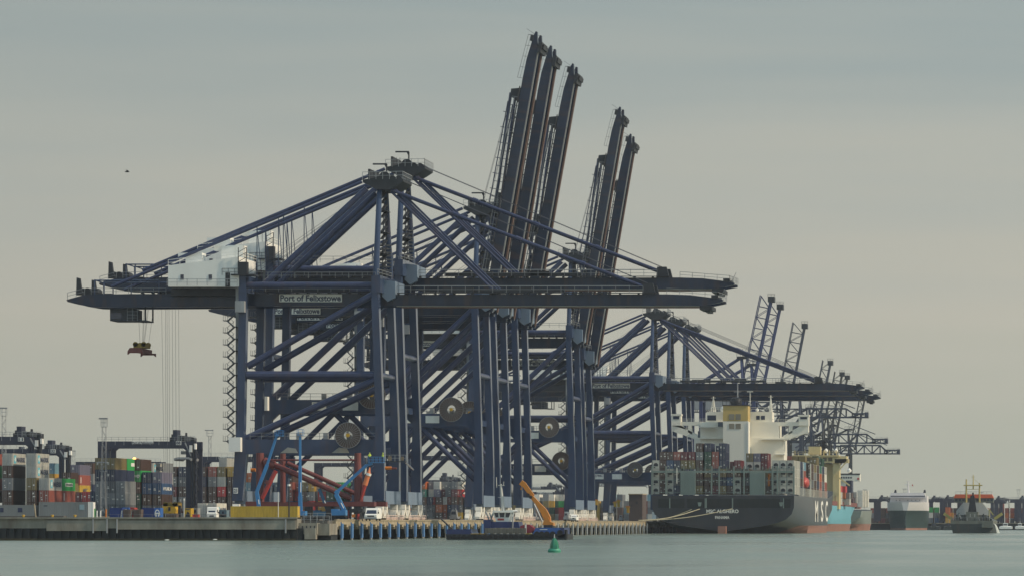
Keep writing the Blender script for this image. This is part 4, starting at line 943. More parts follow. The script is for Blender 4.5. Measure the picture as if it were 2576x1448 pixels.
# ------------------------------------------------------------------ things along the quay edge at the left
def px_box(m, x0, x1, y0, y1, d, dep): m.box(XW(x0, d), XW(x1, d), d, d+dep, ZW(y1, d), ZW(y0, d)); return m
HUT = mat('site_cabin_grey', (0.24, 0.25, 0.245), 0.7, 0, 0.12, 0.4, 0.15)
CORR = CC
def cabin(name, label, cat, x0, x1, y0, m, d=762, dep=2.5, ribs=True, wins=(), group=None, winm=None, zb=DECK):
    t = thing(name, label, cat, (0,0,0), group)
    X0, X1, Z1 = XW(x0, d), XW(x1, d), ZW(y0, d); a = MB(); a.box(X0, X1, d+0.05, d+dep, zb+0.1, Z1-0.05)
    for x in (X0, X1-0.15): a.box(x-0.01, x+0.16, d-0.01, d+0.14, zb, Z1)
    a.box(X0+0.14, X1-0.14, d, d+0.12, Z1-0.14, Z1+0.005); a.box(X0+0.14, X1-0.14, d, d+0.12, zb, zb+0.16)
    if ribs:
        x = X0+0.3
        while x < X1-0.4: a.box(x, x+0.16, d+0.01, d+0.05, zb+0.2, Z1-0.18); x += 0.32
    a.build('body', m, t)
    for (wa, wb, wy0, wy1, nm) in wins:
        MB().box(XW(wa, d), XW(wb, d), d-0.03, d+0.06, ZW(wy1, d), ZW(wy0, d)).build(nm, winm or GLASS, t)
    return t
CW = mat('cabin_window_blue', (0.02, 0.03, 0.08), 0.3, 0, 0.02)
cabin('site_cabin', 'long grey site cabin with two dark blue windows at the left edge of the quay', 'cabin', -75, 90, 1269, HUT, wins=((0, 9, 1276, 1287, 'window'), (45, 56, 1276, 1287, 'window')), winm=CW)
cabin('site_cabin', 'long grey cabin with small dark vent below the red containers', 'cabin', 98, 192, 1261.5, HUT, wins=((110, 119, 1270, 1272, 'vent'),), group=None)
cabin('site_cabin', 'short grey cabin with pale blue square window left of the white hut', 'cabin', 193, 220, 1261.5, HUT, wins=((200, 212, 1268, 1281, 'window'),), winm=mat('cabin_window_pale', (0.25, 0.36, 0.40), 0.3, 0, 0.02))
cabin('white_hut', 'narrow white panelled hut at the right end of the grey cabins', 'hut', 221.5, 234.5, 1261, WHITE, dep=1.6)
BL = mat('skip_blue', (0.012, 0.035, 0.17), 0.5, 0, 0.1, 1.0)
BL2 = mat('skip_bright_blue', (0.03, 0.12, 0.38), 0.5, 0, 0.1, 1.0)
cabin('blue_container', 'dark blue open container left of the brown skips on the quay', 'container', 276, 307, 1276, BL, ribs=False)
cabin('blue_container', 'bright blue low container with white dash beside the dark blue one', 'container', 308, 324.5, 1275, BL2, d=775, ribs=False, wins=((314, 319, 1279, 1280.5, 'marking'),), winm=MARKW)
cabin('red_crate', 'small red crate right of the bright blue container', 'crate', 326, 338, 1275, RED, d=776, ribs=False)
SK = mat('skip_brown', (0.10, 0.075, 0.065), 0.8, 0, 0.15, 1.0, 0.2)
for i, (a, b, lab) in enumerate(((308.5, 328, 'brown steel skip between two slanting pale posts'), (334, 355, 'brown steel skip left of the second blue container'), (417, 444, 'low brown skip below the yellow hopper'))):
    t = thing('skip', lab, 'skip'); dd = 757+i*0.7; zz = ZW(1280 if i < 2 else 1291, dd)
    MB().prism([(XW(a+2, dd), DECK), (XW(b-2, dd), DECK), (XW(b, dd), zz), (XW(a, dd), zz)], dd, dd+2).build('body', SK, t)
    m = MB(); [m.box(XW(x, dd)-0.08, XW(x, dd)+0.08, dd-0.08, dd, DECK+0.3, zz-0.1) for x in (a+5, (a+b)/2, b-5)]; m.build('rib', SK, t)
t = cabin('blue_container', 'blue container with a white arched emblem on its bright end', 'container', 357, 387.5, 1276, BL, ribs=False, d=760)
a = MB(); a.box(XW(388, 760), XW(403, 760), 760.1, 762.5, DECK+0.1, ZW(1276, 760)); a.build('end_panel', BL2, t)
e_ = MB(); X0, Z0 = XW(395.5, 760), ZW(1298, 760)
for r0, r1 in ((1.05, 0.85),):
    for k in range(10):
        a0, a1 = math.pi*k/10, math.pi*(k+1)/10
        e_.quad([(X0+math.cos(a0)*r0/2*1.0, 760.06, Z0+0.25+math.sin(a0)*r0), (X0+math.cos(a0)*r1/2*0.9, 760.06, Z0+0.25+math.sin(a0)*r1), (X0+math.cos(a1)*r1/2*0.9, 760.06, Z0+0.25+math.sin(a1)*r1), (X0+math.cos(a1)*r0/2*1.0, 760.06, Z0+0.25+math.sin(a1)*r0)])
e_.box(X0-0.35, X0-0.12, 760.04, 760.09, Z0, Z0+0.65); e_.box(X0+0.12, X0+0.35, 760.04, 760.09, Z0, Z0+0.65); e_.box(X0-0.35, X0+0.35, 760.03, 760.08, Z0+0.5, Z0+0.72); e_.build('emblem', MARKW, t)
# posts on the quay edge
def post(label, x, y0, d, m=None, lean=0, r=0.09, top=None, nm='post'):
    t = thing(nm, label, 'post', (0,0,0)); MB().tube((XW(x, d), d, 3.55), (XW(x+lean, d), d, ZW(y0, d)), r, n=6).build('shaft', m or PALE, t)
    if top: MB().tube((XW(x+lean, d), d, ZW(y0, d)-0.1), (XW(x+lean, d), d, ZW(y0, d)+0.25), r*2, n=8).build('lamp_head', top, t)
    return t
for x, y, ln, lab, mm in ((244, 1283, 0, 'short white bollard post left of its twin near the white hut', WHITE), (253, 1283, 0, 'short white bollard post right of its twin near the white hut', WHITE), (238.5, 1278, 0, 'green and yellow post beside the white hut', mat('post_green', (0.10, 0.35, 0.10), 0.5)), (266, 1279, 1, 'orange striped post below the floodlight mast', ORANGE),
                          (304, 1283, 3, 'slanting pale post right of the dark blue container', PALE), (328, 1284, 3, 'slanting pale post between the brown skips', PALE), (350, 1292, 2, 'short slanting post before the second blue container', PALE), (91, 1266, -5, 'slim pale pole leaning at the end of the long cabin', CONC2)):
    post(lab, x, y, 758, mm, lean=ln, r=0.13)
t = thing('quay_railing', 'thin low guard railing along the quay edge in front of the blue containers', 'railing'); MB().rail((XW(270, 750), 750, 3.6), (XW(580, 750), 750, 3.6), 1.05, 2.0, 0.03).build('rail', RAILING, t)
for i, x in enumerate((57, 130, 187)):
    t = thing('mooring_bollard', 'yellow mooring bollard on the quay edge, %s from the left' % ORD[i], 'bollard', (XW(x, 744), 744.5, 4.13), 'yellow mooring bollards on the quay edge')
    b = MB(); b.lathe([(0.22, 0), (0.2, 0.22), (0.32, 0.30), (0.30, 0.40), (0.1, 0.44)], 0, 0, 12); b.build('bollard_body', YELLOW, t); MB().box(-0.4, 0.4, -0.3, 0.3, 0, 0.03).build('base_plate', DARK, t)
# yellow hopper, yellow machine, small trucks and huts
d = 770; t = thing('yellow_hopper', 'mustard yellow hopper machine standing behind the low brown skip', 'machine')
a = MB(); a.prism([(XW(407, d), ZW(1290, d)), (XW(441, d), ZW(1290, d)), (XW(443, d), ZW(1281, d)), (XW(440, d), ZW(1273, d)), (XW(409, d), ZW(1272, d)), (XW(405, d), ZW(1280, d))], d, d+2.4); a.build('hopper', YELLOW, t)
a = MB(); a.box(XW(424, d), XW(429, d), d-0.3, d, ZW(1283, d), ZW(1274, d)); [a.tube((XW(x, d), d+1, DECK), (XW(x, d), d+1, ZW(1290, d)), 0.12, n=6) for x in (410, 424, 438)]; a.build('support', DARK, t)
a = MB(); [a.disc((XW(x, d), d-0.2, DECK+0.45), 0.45, 0.35, n=14) for x in (411, 437)]; a.build_each('wheel', TYRE, t)
d = 765; t = thing('yellow_forklift', 'yellow machine with open black front left of the white truck', 'forklift')
a = MB(); a.prism([(XW(463, d), DECK+0.3), (XW(480, d), DECK+0.3), (XW(480.5, d), ZW(1277, d)), (XW(466, d), ZW(1277, d)), (XW(463, d), ZW(1285, d))], d, d+2.5); a.build('body', YELLOW, t)
a = MB(); a.prism([(XW(465, d), DECK+0.6), (XW(478.5, d), DECK+0.6), (XW(476.5, d), ZW(1289, d)), (XW(472, d), ZW(1285, d))], d-0.05, d+0.02); a.build('front_grille', DARK, t)
a = MB(); [a.disc((XW(x, d), d+0.4, DECK+0.4), 0.4, 0.35, n=14) for x in (466, 477.5)]; a.build_each('wheel', TYRE, t)
a = MB(); a.box(XW(467, d), XW(478, d), d-0.04, d+0.02, ZW(1280.5, d), ZW(1278.5, d)); a.build('windscreen', GLASS, t)
cabin('grey_hut', 'blue grey hut with dark window and door right of the white truck', 'hut', 547, 570, 1281, mat('hut_blue_grey', (0.13, 0.19, 0.22), 0.7), d=766, ribs=False, wins=((548.5, 553, 1286, 1294, 'window'), (558, 563, 1285, 1298, 'door')))
cabin('grey_hut', 'small pale hut with a blue window left of the white truck', 'hut', 484, 497, 1276, HUT, d=768, ribs=False, wins=((486.5, 493, 1281, 1288, 'window'),), winm=CW)
cabin('dark_cabinet', 'tall black cabinet between the hopper and the yellow forklift', 'cabinet', 448, 453.5, 1270, DARK, d=768, dep=0.8, ribs=False)
cabin('red_crate', 'small flat red crate left of the white truck', 'crate', 484, 499, 1292, RED, d=756, ribs=False, dep=1.2)
for i, (x, y, lab) in enumerate(((463, 1256, 'thin lamp post with bright head above the yellow forklift'), (700, 1236, 'tall thin pale pole in front of the yellow container'), (727, 1220, 'black pole with white lamps at the right end of the quay wall'))):
    post(lab, x, y, 750+i, PALE if i < 2 else DARK, r=0.06 if i < 2 else 0.14, top=WHITE if i != 1 else None, nm='lamp_post')
# yellow long container
t = thing('shipping_container', 'long mustard yellow container lying side on at the quay edge', 'container', (XW(580, 760), 760+2.44, DECK)); t.rotation_euler.z = -math.pi/2
add_me('body', cmesh('body', 12.19, 2.6), paint('deep_yellow', (0.58, 0.39, 0.045)), t); add_me('door', cmesh('door', 12.19, 2.6), CC['Y'][1], t)
# ------------------------------------------------------------------ ships
def hull_mesh(name, stations, levels, xc, mats, lvl_mat, deck_mat=0, shade_first=0):
    """stations: (y, z shift per station, half widths per level); lvl_mat: material slot of every strip between two levels"""
    v = []; f = []; mi = []; n = len(levels)
    for y, hws, sheer in stations:
        for sgn in (-1, 1):
            for k in range(n): v.append((xc+sgn*hws[k], y, levels[k]+(sheer if k == n-1 else sheer*0.0)))
    m = 2*n
    for i in range(len(stations)-1):
        a, b = i*m, (i+1)*m
        for k in range(n-1):
            f.append((a+k, a+k+1, b+k+1, b+k)); mi.append(lvl_mat[k])
            f.append((a+n+k, b+n+k, b+n+k+1, a+n+k+1)); mi.append(lvl_mat[k])
        f.append((a+n-1, a+2*n-1, b+2*n-1, b+n-1)); mi.append(deck_mat)
    for k in range(n-1): f.append((k, n+k, n+k+1, k+1)); mi.append(lvl_mat[k])
    e = (len(stations)-1)*m
    for k in range(n-1): f.append((e+k, e+k+1, e+n+k+1, e+n+k)); mi.append(lvl_mat[k])
    if shade_first:  # shade under the stern put into the colour: red strips there turn dark
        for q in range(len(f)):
            if mi[q] == 1 and max(v[i][1] for i in f[q]) <= stations[shade_first][0]+0.01: mi[q] = 0
    me = bpy.data.meshes.new(name); me.from_pydata(v, [], f)
    for q in mats: me.materials.append(q)
    me.polygons.foreach_set('material_index', mi); me.update()
    for p in me.polygons: p.use_smooth = True
    me.set_sharp_from_angle(angle=R(38)); return me
def addmesh(name, me, parent):
    o = bpy.data.objects.new(name, me); COL.objects.link(o); o.parent = parent; return o
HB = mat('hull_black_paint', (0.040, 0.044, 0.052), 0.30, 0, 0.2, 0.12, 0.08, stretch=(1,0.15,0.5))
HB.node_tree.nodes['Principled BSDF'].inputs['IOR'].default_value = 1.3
HR = mat('boot_topping_red', (0.28, 0.14, 0.105), 0.7, 0, 0.2, 0.2, 0.2)
HBL = mat('hull_light_blue', (0.13, 0.38, 0.47), 0.5, 0, 0.08, 0.1, 0.03)
HBD = mat('hull_deep_blue', (0.03, 0.15, 0.30), 0.5, 0, 0.1, 0.1)
HGG = mat('hull_grey_green', (0.19, 0.22, 0.20), 0.6, 0, 0.1, 0.1, 0.1)
SW = mat('superstructure_cream_white', (0.74, 0.71, 0.61), 0.5, 0, 0.05, 0.1, 0.04)
SG = mat('lashing_bridge_grey_green', (0.17, 0.215, 0.195), 0.6, 0, 0.1, 0.3, 0.06)
BUFF = mat('funnel_buff', (0.50, 0.36, 0.12), 0.5, 0, 0.06, 0.2)
BEI = mat('superstructure_beige', (0.60, 0.49, 0.25), 0.5, 0, 0.06, 0.2, 0.05)
DECKG = mat('deck_dark', (0.03, 0.035, 0.038), 0.7, 0, 0.2, 0.3)
# --- the black container ship
SY = 1281.0; SXC = (XW(1640, SY)+XW(1998, SY))/2; HBW = (XW(1998, SY)-XW(1640, SY))/2
ship = thing('container_ship', 'large black container ship with white bridge and buff funnel, stern towards the viewer', 'ship')
lv = [-1, 0.6, 2.45, 3.2, 4.3, 6.0, 8.0, ZW(1245, SY)]
B = HBW
st = [(SY, [0.6, 0.6, B*0.60, B*0.76, B*0.88, B*0.965, B*0.995, B], 0), (SY+8, [1.5, 2.5, B*0.66, B*0.80, B*0.91, B*0.975, B, B], 0), (SY+20, [5, 8, B*0.78, B*0.87, B*0.94, B*0.985, B, B], 0), (SY+42, [12, 15, B*0.93, B*0.96, B*0.98, B, B, B], 0), (SY+70, [B*0.96, B*0.97, B*0.99, B, B, B, B, B], 0),
      (SY+165, [B*0.985]*2+[B]*6, 0.0), (SY+195, [B*0.80, B*0.82, B*0.86, B*0.88, B*0.91, B*0.95, B*0.99, B], 1.5), (SY+225, [B*0.45, B*0.45, B*0.5, B*0.53, B*0.58, B*0.68, B*0.80, B*0.92], 3), (SY+250, [0.8, 0.8, 1.0, 2, 4, 7, 10, B*0.6], 4), (SY+262, [0.3, 0.3, 0.3, 0.4, 0.5, 1, 2, 4], 4.5)]
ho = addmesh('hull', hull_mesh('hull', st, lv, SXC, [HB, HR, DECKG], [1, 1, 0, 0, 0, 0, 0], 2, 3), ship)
# transom openings, bulwark stanchions, rudder
m = MB(); yy = SY-0.05
for (xa, xb) in ((1656, 1722), (1729, 1838), (1845, 1962), (1968, 1989)): m.box(XW(xa, SY), XW(xb, SY), yy, yy+0.04, ZW(1276, SY), ZW(1253, SY))
m.build_each('mooring_opening', mat('deck_opening_black', (0.012, 0.016, 0.018), 0.9, 0, 0.3, 0.3), ho)
m = MB()
for x in (1685, 1774, 1777, 1843, 1971): m.box(XW(x, SY)-0.15, XW(x, SY)+0.15, yy-0.1, yy, ZW(1277, SY), ZW(1252, SY))
for x in (1759, 1964): m.prism([(XW(x-4, SY), ZW(1262, SY)), (XW(x+6, SY), ZW(1262, SY)), (XW(x+4, SY), ZW(1272, SY)), (XW(x-2, SY), ZW(1272, SY))], yy-0.15, yy)
m.build_each('stanchion', SG, ho)
m = MB(); m.box(XW(1808, SY), XW(1828, SY), SY-3.2, SY+0.5, -1, ZW(1322, SY)); m.build('rudder', HR, ship)
text('MSC ALGHERO', XW(1777, SY), XW(1858, SY), ZW(1289.3, SY), ZW(1280, SY), SY, MARKW, ho, bold=0.03)
text('PANAMA', XW(1799, SY), XW(1835, SY), ZW(1304, SY), ZW(1296.3, SY), SY, MARKW, ho, bold=0.03)
sx = SXC+B; dd0 = F*-sx/(CX-2050.5) ; dd1 = F*-sx/(CX-2082.5); wd = (dd1-dd0)
for i, ch in enumerate('MSC'):
    a = dd0+wd*(0.0, 0.44, 0.80)[i]; b = dd0+wd*(0.22, 0.62, 0.99)[i]; dm = (a+b)/2
    text(ch, a, b, ZW(1311, dm), ZW(1258.5, dm), sx, MARKW, ho, face='+x', bold=0.02)
# mooring lines
t = thing('mooring_rope', 'pair of pale mooring ropes from the ship stern to the quay edge', 'rope')
m = MB(); P0 = Vector((QX-0.5, 1150, 4.0))
for (ex, ey, sx0) in ((1843, 1278, 1612), (1740, 1280, 1620), (1760, 1279, 1606)):
    p = Vector((XW(sx0, 1270), 1265.0, DECK+0.7)) if False else Vector((QX-0.4, F*135.4/(CX-sx0)*1.0, DECK+0.5)); q = W3(ex, ey, SY-0.3)
    pts = [p.lerp(q, k/8)-Vector((0,0,math.sin(math.pi*k/8)*0.9)) for k in range(9)]
    for k in range(8): m.tube(pts[k], pts[k+1], 0.13, n=5, cap=False)
m.build('rope', mat('rope_fibre', (0.42, 0.38, 0.26), 0.9), t)
# superstructure
HD = SY+54; hx = lambda x: XW(x, HD); hz = lambda y: ZW(y, HD)
def hbox(m, x0, x1, y0, y1, f=0.0, dep=14): m.box(hx(x0), hx(x1), HD+f, HD+f+dep, hz(y1), hz(y0)); return m
DKZ = 1243
m = MB(); hbox(m, 1746, 1972, 1100, DKZ, 0, 14); hbox(m, 1761, 1959, 1060, 1100, 0.6, 12); m.build('accommodation_block', SW, ship)
# casing / funnel, in front of the house
cs = MB(); cs.box(hx(1825), hx(1887), HD-9, HD-0.01, hz(DKZ), hz(1060)); cas = cs.build('engine_casing', SW, ship)
MB().box(hx(1825)-0.02, hx(1887)+0.02, HD-9.02, HD-0.005, hz(1060), hz(1021)).build('funnel', BUFF, ship)
m = MB()
for y0 in (1042, 1066):
    for x0 in (1840, 1856.5): hy = 15 if y0 == 1042 else 13; m.box(hx(x0), hx(x0+13), HD-9.1, HD-8.98, hz(y0+hy), hz(y0))
m.build_each('louvre', mat('louvre_grey', (0.22, 0.20, 0.15), 0.7), cas)
m = MB(); m.box(hx(1823.5), hx(1888.5), HD-9.3, HD, hz(1021), hz(1019)); m.rail((hx(1824), HD-9.2, hz(1019)), (hx(1888), HD-9.2, hz(1019)), 2.0, 1.1, 0.11); m.build('funnel_top', DARK, ship)
m = MB(); m.lathe([(1.7, hz(1019)), (1.9, hz(1012)), (1.7, hz(1002)), (0.9, hz(999))], hx(1855), HD-4.5, 18); m.build('exhaust_stack', DARK, ship)
# bridge wings: triangular brackets with cut-outs
def wing(sgn):
    xs = lambda x: hx(1858.5+sgn*(x-1858.5)) if sgn > 0 else hx(x)
    return xs
m = MB()
# left wing truss
def wingp(q): return [(hx(a), hz(b)) for a, b in q]
m.prism(wingp([(1690, 1059), (1790, 1059), (1790, 1069), (1692, 1069)]), HD+1, HD+5)
m.prism(wingp([(1690, 1069), (1712, 1069), (1790, 1113), (1790, 1122), (1758, 1107), (1690, 1083)]), HD+1, HD+5)
m.prism(wingp([(1730, 1069), (1739, 1069), (1741, 1092), (1730, 1086)]), HD+1, HD+5)
m.prism(wingp([(1690, 1069), (1716, 1069), (1728, 1080), (1716, 1076)]), HD+1, HD+5)
m.build('bridge_wing', SW, ship)
m = MB()
m.prism(wingp([(1940, 1060), (2033, 1060), (2033, 1070), (1940, 1070)]), HD+1, HD+5)
m.prism(wingp([(2033, 1070), (2012, 1070), (1935, 1116), (1935, 1124), (1966, 1110), (2033, 1086)]), HD+1, HD+5)
m.prism(wingp([(1984, 1070), (1993, 1070), (1993, 1086), (1983, 1092)]), HD+1, HD+5)
m.build('bridge_wing', SW, ship)
for (a, b, y0) in ((1689, 1712, 1040), (2009, 2034, 1042)):
    MB().box(hx(a), hx(b), HD+0.5, HD+5, hz(1069), hz(y0)).box(hx(a)-0.2, hx(b)+0.2, HD+0.3, HD+5.2, hz(y0+4), hz(y0)).build('wing_cab', SW, ship)
    MB().box(hx(a+4), hx(b-4), HD+0.4, HD+0.5, hz(1053), hz(y0+5.5)).build('window', GLASS, ship)
    t_ = (a+4) if a < 1800 else (b-7); MB().disc((hx(t_), HD+0.7, hz(1060)), 0.55, 0.2, n=14).build('lifebuoy', RED, ship)
m = MB(); hbox(m, 1776, 1941, 1034, 1062, 2, 9); m.build('wheelhouse', SW, ship)
m = MB(); m.box(hx(1778), hx(1800), HD+1.9, HD+2, hz(1056), hz(1043)); m.box(hx(1901), hx(1910), HD+1.9, HD+2, hz(1054), hz(1044)); m.box(hx(1913), hx(1923), HD+1.9, HD+2, hz(1054), hz(1044)); m.build_each('window', GLASS, ship)
m = MB()
m.box(hx(1762), hx(1822), HD-1.5, HD+0.5, hz(1102.5), hz(1101)); m.box(hx(1759), hx(1802), HD-2.5, HD+0.3, hz(1074), hz(1072)); m.box(hx(1915), hx(1988), HD-1.5, HD+0.5, hz(1105), hz(1102)); m.box(hx(1950), hx(1975), HD-2.2, HD+1, hz(1143), hz(1141)); m.box(hx(1948), hx(1972), HD-2.2, HD+1, hz(1168), hz(1166)); m.box(hx(1948), hx(1974), HD-2.2, HD+1, hz(1190), hz(1188))
m.build_each('gallery_deck', SW, ship)
m = MB()
for (a, b, y) in ((1759, 1802, 1072), (1950, 1975, 1141), (1948, 1972, 1166), (1948, 1974, 1188), (1950, 1990, 1102), (1790, 1826, 1033), (1890, 1940, 1033)): m.rail((hx(a), HD-2.2, hz(y)), (hx(b), HD-2.2, hz(y)), 1.1, 1.6, 0.07)
m.rail((hx(1712), HD+1, hz(1060)), (hx(1776), HD+1, hz(1060)), 1.0, 2, 0.06); m.rail((hx(1941), HD+1, hz(1061)), (hx(2009), HD+1, hz(1061)), 1.0, 2, 0.06); m.build('railing', SW, ship)
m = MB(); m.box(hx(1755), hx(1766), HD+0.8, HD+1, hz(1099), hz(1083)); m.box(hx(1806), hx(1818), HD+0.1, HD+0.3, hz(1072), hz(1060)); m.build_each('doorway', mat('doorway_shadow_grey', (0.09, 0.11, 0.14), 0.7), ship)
m = MB()
def tripod(m, x, y0, y1, w=6):
    for dx in (-w, w): m.tube((hx(x+dx), HD+5, hz(y0)), (hx(x), HD+5, hz(y1)), 0.14, n=5)
    m.tube((hx(x), HD+6, hz(y0)), (hx(x), HD+5, hz(y1-3)), 0.16, n=5); m.box(hx(x-6), hx(x+6), HD+4.8, HD+5.2, hz(y1+1), hz(y1))
    m.tube((hx(x-w*0.6), HD+5, hz(y0-12)), (hx(x+w*0.6), HD+5, hz(y0-12)), 0.1, n=4)
tripod(m, 1791, 1034, 998); m.build('radar_mast', SW, ship)
m = MB(); tripod(m, 1936, 1034, 996, 4); m.tube((hx(1936), HD+5, hz(1034)), (hx(1936), HD+5, hz(992)), 0.2, n=5); m.build('radar_mast', SW, ship)
m = MB(); m.tube((hx(1857), HD-2, hz(1005)), (hx(1857), HD-2, hz(962)), 0.25, 0.12, n=6); m.tube((hx(1848), HD-2, hz(985)), (hx(1866), HD-2, hz(985)), 0.1, n=5); m.build('main_mast', GREY, ship)
m = MB(); m.tube((hx(1887), HD, hz(1020)), (hx(1887), HD, hz(984)), 0.14, n=5); m.box(hx(1879), hx(1894), HD-0.2, HD+0.2, hz(985), hz(983)); m.build('radar_mast', SW, ship)
m = MB(); m.lathe([(0.05, 0), (0.75, 0.35), (1.0, 1.1), (0.75, 1.85), (0.05, 2.2)], hx(1820-3.5), HD+4, 16)
for k, vv in enumerate(m.v): m.v[k] = (vv[0], vv[1], vv[2]+hz(1037))
m.tube((hx(1816.5), HD+4, hz(1043)), (hx(1816.5), HD+4, hz(1036)), 0.2, n=6); m.build('satellite_dome', WHITE, ship)
m = MB(); m.lathe([(0.05, 0), (0.45, 0.2), (0.55, 0.7), (0.05, 1.2)], hx(1903), HD+3, 12)
for k, vv in enumerate(m.v): m.v[k] = (vv[0], vv[1], vv[2]+hz(1034))
m.build('satellite_dome', WHITE, ship)
MB().box(hx(1886.5), hx(1888.5), HD-9.15, HD-8.9, hz(DKZ), hz(1062)).build('corner_pipe', WHITE, ship)
# provision crane
m = MB(); m.beam((hx(1965), HD-3, hz(1172)), (hx(1978), HD-3, hz(1198)), 0.7, 0.7); m.beam((hx(1970), HD-3, hz(1172)), (hx(1983), HD-3, hz(1198)), 0.5, 0.5); m.build('deck_crane', WHITE, ship)
# stern lashing bridge
LY = SY+1.2; lx = lambda x: XW(x, LY); lz = lambda y: ZW(y, LY)
m = MB(); m.box(lx(1640), lx(1999), LY, LY+0.9, lz(1188), lz(1182.5)); m.box(lx(1640), lx(1999), LY, LY+0.3, lz(1207), lz(1205.8)); m.box(lx(1640), lx(1999), LY, LY+0.3, lz(1238), lz(1237)); br = m.build('lashing_bridge', SG, ship)
m = MB()
for x in (1640, 1675.5, 1790, 1809, 1846, 1872, 1943, 1955.5, 1997): m.box(lx(x)-0.22, lx(x)+0.22, LY-0.1, LY+0.6, lz(DKZ), lz(1171))
for x in range(1684, 1996, 18): m.box(lx(x)-0.1, lx(x)+0.1, LY, LY+0.3, lz(1183), lz(1172))
m.build_each('lashing_post', SG, br)
m = MB(); m.rail((lx(1690), LY+0.1, lz(1182.5)), (lx(1996), LY+0.1, lz(1182.5)), 0.8, 1.4, 0.05); m.build('railing', SG, br)
for (a, b) in ((1711.7, 1749.7), (1885.8, 1924.7)):
    m = MB(); m.box(lx(a), lx(b), LY-0.3, LY+2.2, lz(1243.5), lz(1184)); x = lx(a)+0.3
    while x < lx(b)-0.2: m.box(x, x+0.08, LY-0.34, LY-0.3, lz(1241), lz(1188)); x += 0.5
    m.build('wing_casing', SG, ship)
MB().box(lx(1702), lx(1704), LY-0.3, LY-0.1, lz(1215), lz(1176)).build('pipe', SW, ship)
# lifeboat
t = thing('lifeboat', 'orange lifeboat hanging upright behind the stern lashing bridge of the black ship', 'lifeboat')
m = MB(); m.lathe([(0.5, 0), (1.7, 0.7), (2.0, 2.2), (2.0, 6), (1.7, 8.2), (0.8, 9.2)], 0, 0, 16); m2 = MB(); m2.v = [(x*0.28+XW(1935.5, SY+4), y*1.2+SY+4, z*0.47+ZW(1224, SY+4)) for x, y, z in m.v]; m2.f = m.f; m2.build('hull', ORANGE, t)
MB().box(XW(1933, SY+2), XW(1938, SY+2), SY+1.5, SY+1.8, ZW(1208, SY+2), ZW(1206, SY+2)).build('strap', RED, t)
# containers on the stern: columns of 20.45 picture units
SGRP = 'containers stacked on the black container ship'
cols = [(1641, 'w:reefer w:reefer w:reefer w:reefer'), (1659, 'b b b b b'), (1676.5, 'w:reefer w:reefer w:reefer u b'), (1694, 'n G G n r'), (1712, '- - - o d'), (1731, '- - - o d'), (1750.5, 'o b b b g b G'[:11]), (1772, 'b b o e e n'), (1790.5, 'd b n r r'), (1809, 'o n o n n n'), (1828, 'b u b'), (1846.5, 'w:reefer w:reefer b d'), (1867, 'b G b'), (1926, 'b G o'), (1943, 'w:reefer w:reefer w:reefer w:reefer'), (1961, 'w:reefer w:reefer w:reefer w:reefer'), (1979.3, 'w:reefer w:reefer w:reefer w:reefer')]
SZ = ZW(1241.5, SY)
for i, (px, ts) in enumerate(cols):
    X = XW(px, SY+2.5); z = SZ
    for k, c in enumerate(ts.split()):
        if c == '-': z += 2.61; continue
        code, _, brd = c.partition(':'); rf = brd == 'reefer'
        lab = '%s container, %s up in the %s column from the left on the ship stern' % ('pale refrigerated' if rf else CC[code][0], TIERN[k] if k else 'first', ORD[i])
        o = container(X, SY+2.5, z, code, lab, SGRP, 12.19, 2.59, None, 'reefer' if rf else 'door'); o.scale.x = 0.885; z += 2.61
# upper row further forward, standing above the lashing bridge in front of the house
for (px, zt, ts, lab) in ((1664, 1181, 'b b', 'brown pair behind the port quarter columns'), (1702, 1181, 'n W', 'column with the small white container on top'),
                          (1801, 1141, 'n', 'single dark one high behind the tall navy columns'), (1877, 1181, 'w:reefer o', 'olive over pale refrigerated pair right of the funnel casing'), (1895.5, 1181, 'w:reefer m', 'mauve over pale refrigerated pair right of the funnel casing'), (1914, 1181, 'd d:BAR', 'dark red pair with sunlit side right of the funnel casing'), (1836, 1181, 'd', 'single one above the lashing bridge left of centre')):
    d = SY+17; z = ZW(zt, d)
    for k, c in enumerate(ts.split()):
        code, _, brd = c.partition(':')
        container(XW(px, d), d, z, code, '%s container, %s of the %s' % ('pale refrigerated' if brd == 'reefer' else CC[code][0], 'upper' if k else 'lower', lab), SGRP, 12.19, 2.59, brd if brd not in ('', 'reefer') else None, 'reefer' if brd == 'reefer' else 'door').scale.x = 0.9; z += 2.61
for (px, ts, lab) in ((1968, 'w w w w w', 'cream sided column at the starboard stern corner'),):
    pass
# starboard outer stacks along the sunlit side with pale lashing posts between the bays
k = 0
bay_y = [SY+14, SY+29, SY+44, SY+82, SY+96, SY+110, SY+124, SY+138, SY+152]
hts = ['wwww', 'nbnn', 'nrrU', 'bGbb', 'bbgo', 'bnbbo', 'rrOt', 'nGbne', 'rrWw']
names = ['first', 'second', 'third', 'fourth', 'fifth', 'sixth', 'seventh', 'eighth', 'ninth']
for j, (y, ts) in enumerate(zip(bay_y, hts)):
    for cix in (0,):
        X = SXC+B-2.6-cix*2.55
        for k, c in enumerate(ts if cix == 0 else ts[::-1]):
            container(X, y, SZ+k*2.61, c, '%s container, %s up, %s bay from the stern on the sunlit ship side' % (CC[c][0], TIERN[k] if k else 'first', names[j]), SGRP, 12.19, 2.59, 'BAR' if c == 'U' else None, 'door', simple=(cix == 1))
m = MB()
for j in range(30):
    y = SY+30+j*4.6; z1 = ZW(1241, SY)+2.1
    m.box(sx-0.12, sx+0.06, y-0.14, y+0.14, ZW(1245, SY), z1)
m.build_each('side_post', SW, ship)
m = MB()
